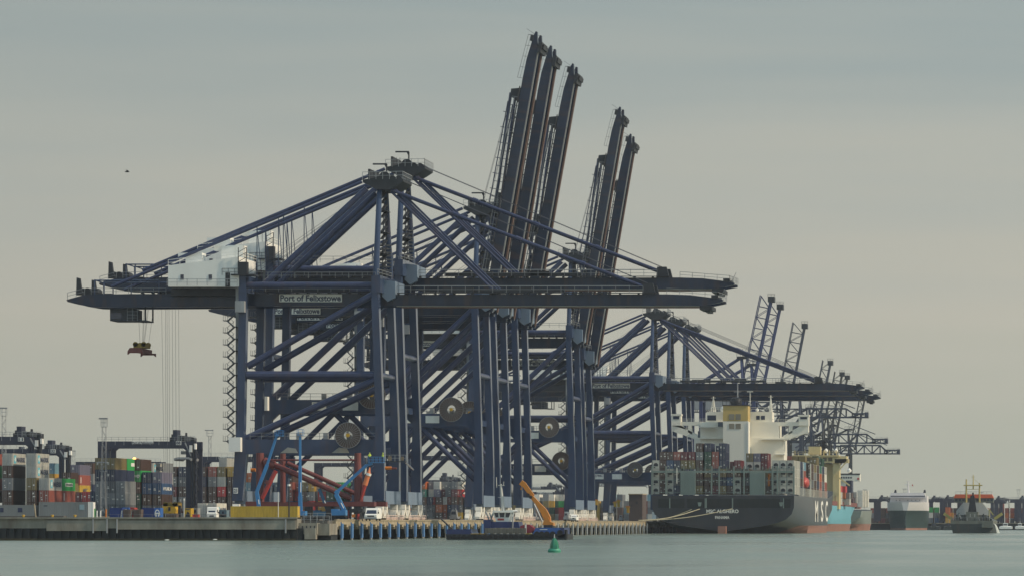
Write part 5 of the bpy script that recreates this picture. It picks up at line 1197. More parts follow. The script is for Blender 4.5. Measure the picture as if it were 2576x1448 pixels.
for y in (SY+27.6, SY+42.6, SY+80.5, SY+94.6, SY+108.6, SY+122.6, SY+136.6, SY+150.6):
    for dy in (-0.4, 0.4): m.box(sx-0.5, sx-0.1, y+dy-0.1, y+dy+0.1, ZW(1245, SY), SZ+10.5)
    m.box(sx-B*2+0.3, sx-0.1, y-0.5, y+0.5, SZ+5.0, SZ+5.3)
m.build('cell_guide', SW, ship)
t = thing('lifeboat', 'salmon coloured lifeboat hung on the starboard side of the black ship', 'lifeboat')
m = MB(); m.v = []; mm = MB(); mm.lathe([(0.3, 0), (1.2, 1), (1.5, 3), (1.5, 6), (1.1, 8), (0.3, 9)], 0, 0, 14)
m.v = [(z_*0+sx-0.2+x_*0.9, SY+48+z_, ZW(1213, SY+50)+y_*1.2) for x_, y_, z_ in mm.v]; m.f = mm.f; m.build('hull', RED, t)
# --- blue ship beyond
def cargo_ship(name_label, xr, beam, y0, y1, ztop, hm, bow_rise=3.0, flare=True):
    t = thing('container_ship', name_label, 'ship'); xc = xr-beam/2; b = beam/2; L = y1-y0
    lv = [-1, 1.6, 3.0, 6, ztop]
    st = [(y0, [b*0.2, b*0.3, b*0.6, b*0.95, b], 0), (y0+L*0.12, [b*0.7, b*0.75, b*0.9, b, b], 0), (y0+L*0.3, [b*0.97, b, b, b, b], 0), (y0+L*0.70, [b*0.95, b*0.97, b, b, b], bow_rise*0.3), (y0+L*0.86, [b*0.6, b*0.62, b*0.66, b*0.82, b*0.97], bow_rise*0.7), (y0+L, [0.2, 0.3, 0.4, b*0.2, b*0.5], bow_rise)]
    h = addmesh('hull', hull_mesh('hull', st, lv, xc, [hm, HR, DECKG], [1, 1, 0, 0], 2), t); return t, h, xc, b
s2, h2, x2, b2 = cargo_ship('light blue container ship with beige bridge moored ahead of the black ship', -101.0, 31.0, 1580, 1893, ZW(1268, 1700), HBL, 1.5)
MB().box(-101.9, -100.9, 1640, 1845, ZW(1268, 1700)-0.4, ZW(1268, 1700)+1.3).build('bulwark', mat('bulwark_brown_red', (0.17, 0.05, 0.04), 0.6, 0, 0.2, 0.3), s2)
hd = 1700; qx = lambda x: XW(x, hd); qz = lambda y: ZW(y, hd)
m = MB(); m.box(qx(2095), qx(2111), hd, hd+10, 9, qz(1152)); m.box(qx(1990), qx(2095), hd+4, hd+14, 9, qz(1165)); m.build('accommodation_block', BEI, s2)
m = MB(); m.box(qx(1997), qx(2130), hd-1, hd+9, qz(1163), qz(1146)); m.box(qx(1994), qx(2111), hd-2, hd+10, qz(1147), qz(1144)); m.box(qx(2100), qx(2135), hd-1, hd+4, qz(1163), qz(1153)); br = m.build('bridge', BEI, s2)
m = MB()
for a in range(2000, 2092, 14): m.box(qx(a), qx(a+10), hd-1.05, hd-1, qz(1159), qz(1150))
m.build_each('window', mat('bridge_window_brown', (0.12, 0.09, 0.05), 0.4), br)
m = MB(); m.box(qx(2034), qx(2064), hd, hd+6, qz(1142), qz(1122)); m.build('funnel', BEI, s2)
m = MB(); m.rail((qx(1996), hd-1.8, qz(1144)), (qx(2110), hd-1.8, qz(1144)), 1.4, 2, 0.1)
for x in (1999, 2025, 2072, 2086, 2104): m.tube((qx(x), hd+2, qz(1144)), (qx(x), hd+2, qz(1131)), 0.14, n=5)
m.beam((qx(2098), hd-1, qz(1196)), (qx(2130), hd-1, qz(1160)), 0.5, 0.5); m.beam((qx(2110), hd-1, qz(1200)), (qx(2138), hd-1, qz(1220)), 0.6, 0.6); m.build('mast', BEI, s2)
m = MB(); m.lathe([(0.1, 0), (0.7, 0.4), (0.8, 1.2), (0.1, 1.9)], 0, 0, 12); v0 = m.v; f0 = m.f; m = MB()
for x in (2077, 2102):
    n = len(m.v); m.v += [(a+qx(x), b+hd+3, c+qz(1138)) for a, b, c in v0]; m.f += [tuple(n+i for i in q) for q in f0]
m.build_each('satellite_dome', WHITE, s2)
LOOSE = []
for i, (px, d, ts) in enumerate(((1958, 1612, 'nGnnb'), (1975, 1612, 'bbrbr'), (1992, 1613, 'bonbo'), (2009, 1613, 'bbbgo'), (2026, 1614, 'nbbG'), (2043, 1614, 'bbbne'), (2100, 1716, 'wwR'), (2112, 1740, 'OR'), (2122, 1744, 'wg'), (2128, 1760, 'bnn'))):
    for k, c in enumerate(ts):
        z = ZW(1270, 1700)+0.4+k*2.62+(5.2 if i < 6 else 2.6*(i in (7, 9)))
        LOOSE.append((XW(px, d), d, z, c, 12.19, 2.6))
m = MB()
for k in range(14): y = 1690+k*11; xx = -101.1; m.box(xx-0.3, xx-0.05, y-0.2, y+0.2, ZW(1270, 1700), ZW(1270, 1700)+4)
m.build_each('side_post', mat('post_brown_red', (0.16, 0.05, 0.04), 0.6), s2)
text('LINE', 1795, 1822, 6.5, 10.5, -101.0, HBD, h2, face='+x') if False else None
# --- grey green ship beyond
s3, h3, x3, b3 = cargo_ship('grey green container ship with white bridge, farthest of the moored ships', -101.5, 27.0, 1895, 2015, ZW(1284, 1940), HGG, 1.0)
hd = 1905; m = MB(); m.box(qx(0)*0+XW(2111, hd), XW(2163, hd), hd, hd+8, ZW(1209, hd), ZW(1191, hd)); m.box(XW(2110, hd), XW(2134, hd), hd+1, hd+9, 9, ZW(1209, hd)); br = m.build('bridge', SW, s3)
MB().box(XW(2112, hd), XW(2163.5, hd), hd-0.1, hd, ZW(1193, hd), ZW(1189.5, hd)).build('roof_edge', DARK, br)
m = MB()
for a in range(2115, 2140, 6): m.box(XW(a, hd), XW(a+4, hd), hd-0.1, hd, ZW(1202, hd), ZW(1198, hd))
m.build_each('window', GLASS, br)
MB().disc((XW(2159, hd), hd-0.1, ZW(1203, hd)), 0.55, 0.1, n=14).build('emblem', RED, br)
m = MB(); m.lathe([(0.1, 0), (0.9, 0.5), (1.0, 1.3), (0.1, 2.2)], 0, 0, 12); m.v = [(a+XW(2136, hd), b+hd+2, c+ZW(1188, hd)) for a, b, c in m.v]; m.build('satellite_dome', WHITE, s3)
for i, (px, d, ts) in enumerate(((2110, 1950, 'bw'), (2124, 1952, 'gO'), (2132, 1954, 'bnn'), (2142, 1962, 'bww'), (2150, 1970, 'rw'))):
    for k, c in enumerate(ts): LOOSE.append((XW(px, d), d, ZW(1288, 1980)+0.3+k*2.62+1.5, c, 12.19, 2.6))
for i in range(3):
    px = 2163+i*7; 
    for k in range(3): LOOSE.append((XW(px-6, 1940+4*i), 1940+4*i, ZW(1288, 1980)+0.3+k*2.7+2, 'W', 6.0, 2.6))
def loose_stacks(name, lst, label):
    codes = sorted({c[3] for c in lst}); m = MB(); mi = []
    for X, d, z, c, L, Hh in lst:
        n0 = len(m.f); m.box(X+0.03, X+2.41, d+0.03, d+L-0.03, z+0.03, z+Hh-0.03)
        for xx in (X, X+2.3): m.box(xx, xx+0.14, d, d+0.14, z, z+Hh); m.box(xx, xx+0.14, d+L-0.14, d+L, z, z+Hh)
        m.box(X+0.3, X+1.16, d-0.03, d+0.1, z+0.1, z+Hh-0.2); m.box(X+1.26, X+2.12, d-0.03, d+0.1, z+0.1, z+Hh-0.2)
        mi += [codes.index(c)]*(len(m.f)-n0)
    me = bpy.data.meshes.new(name); me.from_pydata(m.v, [], m.f)
    for c in codes: me.materials.append(CC[c][1])
    me.polygons.foreach_set('material_index', mi); me.update()
    o = bpy.data.objects.new(name, me); COL.objects.link(o); return tag(o, label, 'containers', None, 'stuff')
loose_stacks('deck_containers', LOOSE, 'mixed small containers stacked on the light blue and grey green ships')
# --- white ferry, bow towards the viewer
FD = 2045; fx = lambda x: XW(x, FD); fz = lambda y: ZW(y, FD)
fer = thing('ferry', 'white ro-ro ferry with dark green lower hull, bow towards the viewer', 'ferry')
xc = (fx(2229.7)+fx(2331.5))/2; b = (fx(2331.5)-fx(2229.7))/2
HGN = mat('hull_dark_green', (0.02, 0.045, 0.045), 0.5, 0, 0.12, 0.2, 0.05); FWH = mat('ferry_white', (0.62, 0.60, 0.60), 0.45, 0, 0.04, 0.1)
lvf = [-1, 1.0, fz(1312), fz(1297), fz(1289), fz(1283), fz(1262)]
stf = [(FD-14, [0.5, 0.3, 0.2, 0.3, 0.5, 0.9, 1.8], 0), (FD-9, [1.0, 0.9, 1.2, 2.2, 3.2, 4.5, 6.5], 0), (FD-2, [2.5, 2.6, 3.8, 5.6, 6.8, 7.9, 9.0], 0), (FD+8, [6, 6.2, 7.4, 8.8, 9.4, 9.8, b*0.99], 0), (FD+24, [8.8, 9.0, 9.6, b, b, b, b], 0), (FD+30, [8.8, 9.0, 9.6, b, b, b, b], 0)]
addmesh('hull', hull_mesh('hull', stf, lvf, xc, [HGN, FWH, HR], [2, 0, 0, 0, 0, 1], 1), fer)
m = MB(); m.prism([(fx(2236), fz(1266)), (fx(2330), fz(1266)), (fx(2330), fz(1246)), (fx(2238), fz(1246))], FD+8, FD+30); m.build('superstructure', FWH, fer)
m = MB(); m.prism([(fx(2239), fz(1278)), (fx(2236), fz(1266)), (fx(2303), fz(1265)), (fx(2312), fz(1276))], FD+3, FD+10); m.build('forecastle', FWH, fer)
m = MB(); m.box(fx(2237), fx(2327), FD+5, FD+14, fz(1250), fz(1243.5)); m.box(fx(2239), fx(2325), FD+6, FD+14, fz(1244), fz(1238)); br = m.build('bridge', FWH, fer)
MB().box(fx(2240), fx(2326), FD+4.9, FD+5, fz(1248), fz(1245.5)).build('bridge_window', GLASS, br)
m = MB()
for x in (2252, 2261, 2281, 2291, 2301, 2311): m.box(fx(x), fx(x+1.6), FD+7.9, FD+8, fz(1258), fz(1255.5))
m.build_each('window', GLASS, fer)
m = MB(); m.box(fx(2269), fx(2271), FD+7.7, FD+8, fz(1265), fz(1248)); m.build('ladder', FWH, fer)
for x in (2249, 2323): MB().prism([(fx(x-3), fz(1238)), (fx(x+3), fz(1238)), (fx(x+2), fz(1230)), (fx(x-1), fz(1230))], FD+12, FD+18).build('funnel', DARK, fer)
m = MB(); m.tube((fx(2284), FD+8, fz(1239)), (fx(2282.5), FD+8, fz(1209)), 0.5, 0.25, n=7); m.tube((fx(2275), FD+8, fz(1217)), (fx(2291), FD+8, fz(1219)), 0.15, n=5); m.tube((fx(2278), FD+8, fz(1209)), (fx(2288), FD+8, fz(1209)), 0.15, n=5); m.build('mast', FWH, fer)
MB().quad([(fx(2292.5), FD+8, fz(1221)), (fx(2296), FD+8, fz(1221)), (fx(2294.5), FD+8, fz(1217)), (fx(2292.5), FD+8, fz(1216))]).build('flag', RED, fer)
MB().tube((fx(2228), FD-2, fz(1312)), (fx(2262), FD-8, fz(1294)), 0.12, n=5).build('mooring_line', CABLE, fer)
# --- dredger, stern towards the viewer
GD = 1330; gx = lambda x: XW(x, GD); gz = lambda y: ZW(y, GD)
dr = thing('dredger', 'grey green dredger with orange bridge roof, black funnel and yellow mast', 'dredger')
DG = mat('dredger_grey_green', (0.13, 0.14, 0.12), 0.7, 0, 0.2, 0.3, 0.25); DG2 = mat('dredger_dark', (0.03, 0.04, 0.04), 0.7, 0, 0.2, 0.3, 0.2); DGP = mat('dredger_pale_grey', (0.46, 0.46, 0.44), 0.6, 0, 0.08, 0.3, 0.08)
xc = gx(2445); b = gx(2498)-gx(2445)
addmesh('hull', hull_mesh('hull', [(GD, [b*0.75, b*0.86, b*0.98, b, b], 0), (GD+10, [b*0.9, b*0.97, b, b*1.02, b*1.02], 0), (GD+60, [b*0.97, b, b, b*1.02, b*1.02], 0), (GD+80, [b*0.2, b*0.2, b*0.3, b*0.5, b*0.6], 1)], [-1, 0.4, 1.5, 3.0, gz(1308)], xc, [DG2, DG], [0, 0, 0, 1], 1), dr)
m = MB(); m.box(gx(2470), gx(2498), GD-0.6, GD-0.02, gz(1326), gz(1309)); m.build('stern_plate', DG, dr)
m = MB(); m.prism([(gx(2402), gz(1308)), (gx(2486), gz(1308)), (gx(2486), gz(1284)), (gx(2466), gz(1262)), (gx(2420), gz(1262)), (gx(2402), gz(1284))], GD+14, GD+26); m.build('accommodation_block', DGP, dr)
m = MB(); m.box(gx(2410), gx(2484), GD+3, GD+13.9, gz(1309), gz(1294)); m.box(gx(2430), gx(2460), GD+1, GD+12, gz(1309), gz(1286)); m.build('deck_house', DG, dr)
m = MB()
random.seed(11)
for k in range(34):
    x = 2396+random.random()*96; y = 1288+random.random()*16; w_ = 1+random.random()*3; m.box(gx(x), gx(x+w_), GD+0.5+random.random()*2, GD+2.6, gz(1308), gz(y))
m.build('deck_machinery', DG2, dr)
m = MB()
for k in range(12):
    x = 2400+random.random()*90; y = 1290+random.random()*14; m.box(gx(x), gx(x+1.2), GD+0.3, GD+0.5, gz(y+8), gz(y))
m.build_each('ventilator', DGP, dr)
MB().prism([(gx(2434), gz(1286)), (gx(2455), gz(1286)), (gx(2449.5), gz(1245)), (gx(2440), gz(1245))], GD+6, GD+10).build('funnel', DARK, dr)
MB().tube((gx(2446), GD+8, gz(1245)), (gx(2446), GD+8, gz(1237)), 0.3, n=8).build('exhaust_pipe', DARK, dr)
m = MB(); m.prism([(gx(2396), gz(1262)), (gx(2496), gz(1262)), (gx(2497), gz(1250)), (gx(2396), gz(1250))], GD+16, GD+24); br = m.build('bridge', DG, dr)
m = MB()
for a in range(2399, 2494, 9): m.box(gx(a), gx(a+6), GD+15.9, GD+16, gz(1258), gz(1253))
m.build_each('window', GLASS, br)
MB().prism([(gx(2395), gz(1250.5)), (gx(2497), gz(1250.5)), (gx(2492), gz(1241)), (gx(2399), gz(1241))], GD+15.5, GD+24.5).build('roof', mat('roof_orange_red', (0.62, 0.12, 0.05), 0.5, 0, 0.05), dr)
m = MB()
for x in (2428, 2461.5): m.tube((gx(x), GD+13, gz(1262)), (gx(x), GD+13, gz(1203 if x < 2440 else 1212)), 0.33, 0.22, n=7)
m.box(gx(2421), gx(2469), GD+12.6, GD+13.4, gz(1220), gz(1217)); m.box(gx(2430), gx(2460), GD+12.9, GD+13.1, gz(1229), gz(1228)); m.tube((gx(2445.5), GD+13, gz(1228)), (gx(2445.5), GD+13, gz(1192)), 0.25, 0.12, n=6); m.tube((gx(2445), GD+13, gz(1200)), (gx(2462), GD+13, gz(1216)), 0.05, n=4); m.box(gx(2441), gx(2450), GD+12.9, GD+13.1, gz(1198), gz(1197)); m.build('gantry_mast', mat('mast_yellow', (0.48, 0.38, 0.14), 0.5, 0, 0.1), dr)
m = MB(); m.rail((gx(2399), GD+16, gz(1241)), (gx(2492), GD+16, gz(1241)), 0.9, 1.6, 0.05); m.rail((gx(2392), GD+0.2, gz(1308)), (gx(2498), GD+0.2, gz(1308)), 1.1, 1.5, 0.06); m.build('railing', GREY, dr)
m = MB(); m.beam((gx(2372), GD+9, gz(1290)), (gx(2392), GD+9, gz(1304)), 0.7, 0.9); m.beam((gx(2500), GD+9, gz(1304)), (gx(2520), GD+9, gz(1290)), 0.7, 0.9); m.box(gx(2486), gx(2489), GD+4, GD+4.5, gz(1309), gz(1280)); m.beam((gx(2489), GD+4, gz(1281)), (gx(2498), GD+4, gz(1294)), 0.35, 0.35); m.build_each('davit', mat('davit_yellow_green', (0.38, 0.33, 0.10), 0.6), dr)
# discharge water
WAT = mat('falling_water', (0.75, 0.76, 0.72), 0.7, 0, 0.15, 1.0)
m = MB(); random.seed(5)
for k in range(30):
    u = random.random()*0.8; p = None
    for i in range(8):
        tt = i/7; q = Vector((gx(2499)+tt*(1.0+u*1.1), GD+6+u, gz(1316)*(1-tt*tt))) 
        if p is not None: m.tube(p, q, 0.05+0.05*tt, n=4, cap=False)
        p = q
tag(m.build('discharge_water', WAT), 'white jet of water pouring from the right side of the dredger', 'water', None, 'stuff')
# small craft at the right
for i, (px, w_, col, lab) in enumerate(((2386, 26, DG2, 'dark low workboat between the ferry and the dredger'), (2530, 34, WHITE, 'small white boat moored right of the dredger'), (2566, 26, WHITE, 'small white boat with cabin at the right edge'), (2350, 30, DG2, 'dark low barge right of the ferry bow'))):
    d = 2010+i; t = thing('small_boat', lab, 'boat', (XW(px, d), d, 0)); hw = w_/2*d/F
    me = hull_mesh('hull', [(0, [hw*0.7, hw*0.9, hw], 0), (3, [hw*0.8, hw, hw], 0), (5, [hw*0.5, hw*0.6, hw*0.7], 0.3)], [-0.5, 0.6, 1.7], 0, [DG2, col], [0, 1], 1); addmesh('hull', me, t)
    MB().box(-hw*0.4, hw*0.3, 1, 3.5, 1.7, 3.4).build('cabin', col, t); MB().box(-hw*0.35, hw*0.25, 0.95, 1, 2.3, 3.0).build('window', GLASS, t); MB().tube((0, 2, 3.4), (0, 2, 6), 0.08, n=5).build('mast', GREY, t)
# ------------------------------------------------------------------ older blue cranes with lattice booms, far down the quay
def lattice(m, p, q, depth, width, bay, r=0.16, rc=0.22, tip=True):
    f_ = 1.35 if abs(Vector(q).z-Vector(p).z) < 5 else 0.95; r *= f_; rc *= f_
    """box truss from p to q; depth measured perpendicular in the u-z plane (top side), width along y"""
    p = Vector(p); q = Vector(q); d = (q-p); L = d.length; d.normalize(); up = Vector((-d.z, 0, d.x)); yv = Vector((0, width, 0))
    n = max(2, int(L/bay)); P = lambda k, t, s: p+d*(L*k/n)+up*(depth*t*(1 if k < n or not tip else 0.2))+yv*s
    for t in (0, 1):
        for s_ in (0, 1):
            for k in range(n): m.tube(P(k, t, s_), P(k+1, t, s_), rc, n=4, cap=False)
    for s_ in (0, 1):
        for k in range(n):
            m.tube(P(k, k % 2, s_), P(k+1, (k+1) % 2, s_), r, n=4, cap=False); m.tube(P(k, 0, s_), P(k, 1, s_), r, n=4, cap=False)
    for k in range(n+1): m.tube(P(k, 0, 0), P(k, 0, 1), r, n=4, cap=False)
    return m
def old_crane(label, s, zb, za, L, raised, steel, gauge=22, ang=78, back=22, W=15, body='lattice', X0=RAILX, depth=4.6):
    """zb boom level, za apex height, above apron"""
    t = thing('old_quay_crane', label, 'crane', (X0, D1/s, DECK), 'older blue cranes with lattice booms far down the quay')
    for u in (0, -gauge):
        for w in (0.9, W-0.9):
            MB().prism([(u-0.8, 2.5), (u+0.8, 2.5), (u+0.7, zb), (u-0.7, zb)], w-0.7, w+0.7).build('leg', steel, t)
        b = MB().box(u-0.7, u+0.7, -1, W+1, 2.4, 4.2).build('sill_beam', steel, t)
        m = MB()
        for w in (0.5, 3, W-3, W-0.5): m.disc((u, w, 0.6), 0.6, 0.5, n=10, ax='x'); m.box(u-0.4, u+0.4, w-0.9, w+0.9, 0.9, 2.5)
        m.build('wheel', DARK, b)
    for w in (0.9, W-0.9):
        MB().box(-gauge, 0, w-0.6, w+0.6, 13, 15).build('portal_beam', steel, t)
        MB().tube((-gauge, w, 15), (-1, w, zb-2), 0.45, n=6).build('brace', steel, t)
        MB().tube((-0.3, w, zb), (-1.5, W/2+(w-W/2)*0.35, za), 0.45, n=7).build('a_frame', steel, t)
        MB().tube((-1.5, W/2+(w-W/2)*0.35, za), (-gauge, w, zb+2), 0.42, n=6).build('back_leg', steel, t)
    m = MB(); m.box(-1, 0.6, 0.9, W-0.9, zb-1.8, zb+0.5); m.box(-gauge-0.6, -gauge+0.6, 0.9, W-0.9, zb-1.8, zb+0.5); m.build_each('cross_beam', steel, t)
    m = MB(); lattice(m, (-gauge-back, 4, zb-0.5), (2, 4, zb-0.5), depth*0.8, W-8, 4.5, tip=False); m.build('girder', steel, t)
    m = MB(); m.box(-gauge-back+3, -gauge+2, 3, W-3, zb+0.5, zb+5.0); m.build('machine_house', steel if s > 0.45 else GREY, t)
    m = MB(); m.box(-3.2, 1.2, W/2-3.5, W/2+3.5, za-0.6, za+0.3); m.rail((-3.2, W/2-3.4, za+0.3), (1.2, W/2-3.4, za+0.3), 1.4, 1.2, 0.07); m.tube((-1, W/2, za), (-1, W/2, za+3.5), 0.12, n=4); m.build('apex_platform', DARK, t)
    if raised:
        c, s_ = math.cos(R(ang)), math.sin(R(ang)); q = Vector((2.5+L*c, 4.5, zb+L*s_))
        m = MB(); lattice(m, (2.5, 4.5, zb), q, depth, W-9, 4.2, 0.15, 0.27, tip=False); bo = m.build('boom', steel, t)
        m = MB(); m.tube(Vector((2.5, 4.3, zb)), q, 0.42, n=5); m.tube(Vector((2.5, W-4.3, zb)), q+Vector((0, W-8.8, 0)), 0.42, n=5); m.build('trolley_rail', steel, bo)
        m = MB(); m.box(q.x-1.4, q.x+1.2, 4, W-4, q.z-1.8, q.z+0.4); m.rail((q.x-1.4, 4, q.z+0.4), (q.x+1.4, 4, q.z+0.4), 1.0, 1.0, 0.08); m.build('boom_tip', DARK, bo)
        m = MB(); mid = Vector((2.5+L*0.55*c-depth*s_, 5, zb+L*0.55*s_+depth*c))
        for w in (4.5, W-4.5): m.tube((-1, w, za), (mid.x, w, mid.z), 0.07, n=4, cap=False); m.tube((-1, w, za), (mid.x-1, w, mid.z-6), 0.07, n=4, cap=False)
        m.build('hoist_rope', CABLE, t)
    else:
        q = Vector((2.5+L, 4.5, zb)); m = MB(); lattice(m, (2.5, 4.5, zb-1.2), (2.5+L*0.8, 4.5, zb-1.2), depth, W-9, 4.2, 0.2, 0.35, tip=True); bo = m.build('boom', steel, t)
        m = MB(); lattice(m, (2.5+L*0.74, 4.5, zb-1.2), (2.5+L, 4.5, zb-1.2), depth*0.42, W-9, 3.5, 0.16, 0.35, tip=False); m.box(2.5+L-1.6, 2.5+L, 4, W-4, zb-1.2, zb+1.2); m.build('boom_tip', steel, bo)
        m = MB(); m.rail((3, 4.3, zb-1.2+depth), (2.5+L*0.7, 4.3, zb-1.2+depth), 1.1, 3, 0.08); m.rail((2.5+L*0.8, 4.3, zb+0.8), (2.5+L, 4.3, zb+0.8), 1.1, 3, 0.08); m.build('railing', RAILING, bo)
        for w in (4.5, W-4.5): MB().tube((-1, w, za), (2.5+L*0.78, w, zb+depth-1), 0.22, n=5).build('fore_stay', steel, t)
    return t
TEALB = mat('old_crane_grey_blue_paint', (0.026, 0.036, 0.065), 0.5, 0, 0.15, 0.2, 0.12); GRN = mat('old_crane_dark_olive_paint', (0.024, 0.026, 0.028), 0.55, 0, 0.15, 0.2, 0.12)
old_crane('blue crane with wide raised lattice boom, left one of the close lattice pair', 0.486, 52, 67, 40, True, BLUE, back=26)
old_crane('blue crane with wide raised lattice boom, right one of the close lattice pair', 0.472, 52, 66, 39.5, True, BLUE, ang=78)
old_crane('dark crane with narrow raised boom right of the lattice pair', 0.432, 51, 64, 40, True, TEALB, ang=79, depth=5.5)
old_crane('small dark blue crane with short raised boom above the lowered boom tips', 0.390, 46, 58, 36, True, TEALB, ang=79, depth=4)
old_crane('olive dark crane with short raised boom, left one of the small pair', 0.372, 44, 57, 36, True, GRN, ang=79, depth=4)
old_crane('olive dark crane with short raised boom, right one of the small pair', 0.364, 44, 57, 36, True, GRN, ang=79, depth=3)
old_crane('smallest crane with raised boom near the tips of the lowered booms', 0.335, 43, 55, 34, True, GRN, ang=79, depth=3)
old_crane('old blue crane with its lattice boom lowered low above the beige bridge, upper of two', 0.372, 43.5, 58, 31, False, TEALB)
old_crane('old blue crane with its lattice boom lowered low over the water, reaching farthest right', 0.356, 39.5, 54, 33.0, False, TEALB)
old_crane('old blue crane with lowered lattice boom just under the dark lowered booms', 0.405, 52.5, 66, 30, False, TEALB, depth=4.2)
# ------------------------------------------------------------------ red steel frame under the nearest crane
FD_ = 800.0
rx_ = lambda x, d=FD_: XW(x, d); rz_ = lambda y, d=FD_: ZW(y, d)
REDP = mat('red_oxide_steel', (0.135, 0.030, 0.028), 0.55, 0, 0.2, 0.4, 0.3)
REDB = mat('bright_red_steel', (0.34, 0.04, 0.035), 0.45, 0, 0.1, 0.4, 0.1)
t = thing('red_steel_frame', 'big red tubular steel frame standing below the portal of the nearest crane', 'steel frame')
RP = lambda x, y, w=0: Vector((XW(x, FD_), FD_+w, ZW(y, FD_)))
for w in (0,):
    MB().tube(RP(655, 1262, w), RP(654, 1138, w), 0.75, n=12).build('post', REDP, t)
for w in (7,):
    MB().tube(RP(694, 1262, w), RP(694, 1138, w), 0.55, n=12).build('post', REDP, t)
m = MB(); m.tube(RP(902.5, 1264), RP(902.5, 1228), 0.85, 0.85, n=14); m.tube(RP(902.5, 1228), RP(900, 1160), 0.85, 0.62, n=14); m.tube(RP(900, 1160), RP(900, 1138), 0.62, n=14); m.build('post', REDP, t)
for (a, b, r, w, mm) in (((676, 1162), (882, 1252), 0.55, 0, REDP), ((705, 1162), (893, 1246), 0.42, 7, REDP), ((672, 1156), (895, 1156), 0.17, -0.8, REDP), ((696, 1183), (661, 1253), 0.42, -0.9, REDB)):
    MB().tube(RP(*a, w), RP(*b, w), r, n=10).build('brace', mm, t)
m = MB(); m.tube(RP(789, 1211), RP(797, 1214.5), 0.72, n=12); m.tube(RP(664, 1160), RP(690, 1169), 0.9, n=12); m.tube(RP(674, 1217, -0.9), RP(678, 1209, -0.9), 0.55, n=12); m.build_each('collar', REDP, t)
MB().prism([(rx_(621), rz_(1272)), (rx_(944), rz_(1272)), (rx_(944), rz_(1262)), (rx_(915), rz_(1260)), (rx_(862), rz_(1262)), (rx_(858), rz_(1265)), (rx_(790), rz_(1264)), (rx_(782), rz_(1260)), (rx_(770), rz_(1264)), (rx_(700), rz_(1264)), (rx_(690), rz_(1261)), (rx_(621), rz_(1260))], FD_-1.2, FD_+1.2).build('base_beam', REDP, t)
MB().box(rx_(621), rx_(940), FD_+14, FD_+16, rz_(1272), rz_(1260)).build('base_beam', REDP, t)
m = MB(); 
for x in (650, 740, 830, 900): m.box(rx_(x)-0.6, rx_(x)+0.6, FD_-1, FD_+1, DECK, rz_(1272)); m.box(rx_(x)-0.6, rx_(x)+0.6, FD_+14, FD_+16, DECK, rz_(1272))
m.build_each('support_block', DARK, t)
t = thing('marker_float', 'orange pointed marker pole with a white band leaning beside the thick red post', 'marker pole')
m = MB(); m.tube(RP(932.5, 1174, -1), RP(930, 1188, -1), 0.08, 0.34, n=10); m.tube(RP(930, 1188, -1), RP(920, 1219, -1), 0.46, 0.5, n=10); m.build('pole', mat('float_orange', (0.65, 0.20, 0.08), 0.5), t)
MB().tube(RP(930.5, 1189, -1.02), RP(928.5, 1195, -1.02), 0.51, n=10).build('band', WHITE, t); MB().tube(RP(920, 1219, -1), RP(911, 1255, -1), 0.42, 0.25, n=10).build('lower_tube', REDB, t)

# ------------------------------------------------------------------ boom lifts
def lift(label, d, joints, radii, bx, basket=None, wheels=True, m_=LIGHTBLUE):
    t = thing('boom_lift', label, 'boom lift', (0,0,0), 'blue boom lifts working at the nearest crane')
    P = lambda p: W3(p[0], p[1], d)
    x0, x1, y0, y1 = bx
    m = MB(); m.box(XW(x0, d), XW(x1, d), d-1.0, d+1.2, ZW(y1, d), ZW(y0, d)); m.box(XW(x0, d)-0.15, XW(x0+(x1-x0)*0.45, d), d-0.9, d+1.1, ZW(y1, d), ZW(y0-3, d)); m.build('turntable', m_, t)
    m = MB(); m.box(XW(x0, d)+0.1, XW(x1, d)-0.1, d-0.9, d+1.1, DECK+0.35, ZW(y1, d)); m.build('chassis', DARK, t)
    m = MB()
    for x in (x0+4, x1-4):
        for yy in (-1.0, 1.2): m.disc((XW(x, d), d+yy, DECK+0.42), 0.42, 0.35, n=14)
    m.build_each('wheel', TYRE, t)
    for i in range(len(joints)-1):
        MB().beam(P(joints[i]), P(joints[i+1]), radii[i]*2, radii[i]*2.2).build('boom_section', m_, t)
        if i in (1,): 
            a, b = P(joints[i]), P(joints[i+1]); o = Vector((0.16, -radii[i]-0.05, 0)); MB().tube(a.lerp(b, 0.12)+o, a.lerp(b, 0.45)+o, 0.07, n=6).build('hydraulic_cylinder', WHITE, t)
    if basket:
        a, b, c, e = basket; m = MB(); m.box(XW(a, d), XW(b, d), d-0.7, d+0.7, ZW(e, d), ZW(e-1.5, d)); m.rail((XW(a, d), d-0.7, ZW(e-1.5, d)), (XW(b, d), d-0.7, ZW(e-1.5, d)), 1.0, 0.7, 0.05); m.rail((XW(a, d), d+0.7, ZW(e-1.5, d)), (XW(b, d), d+0.7, ZW(e-1.5, d)), 1.0, 0.7, 0.05)
        m.build('basket', m_, t)
    return t
lift('blue boom lift whose arm leans right above the yellow container, leftmost of the lifts', 785, [(650, 1286), (651, 1271), (646, 1236), (672, 1168), (697.4, 1091)], [0.35, 0.3, 0.27, 0.2], (632, 668, 1282, 1292), (693, 712, 1080, 1096))
lift('blue boom lift with its arm straight upright', 788, [(756, 1290), (755, 1246), (755, 1170), (755, 1096)], [0.32, 0.25, 0.18], (736, 770, 1284, 1295), (749, 763, 1080, 1094))
lift('blue boom lift with bent arm carrying two workers in yellow', 778, [(867, 1288), (865.7, 1282), (845, 1241), (850, 1234), (922, 1169), (937, 1164.7)], [0.35, 0.34, 0.36, 0.24, 0.2], (837, 871, 1282, 1295), (928, 966, 1146, 1163))
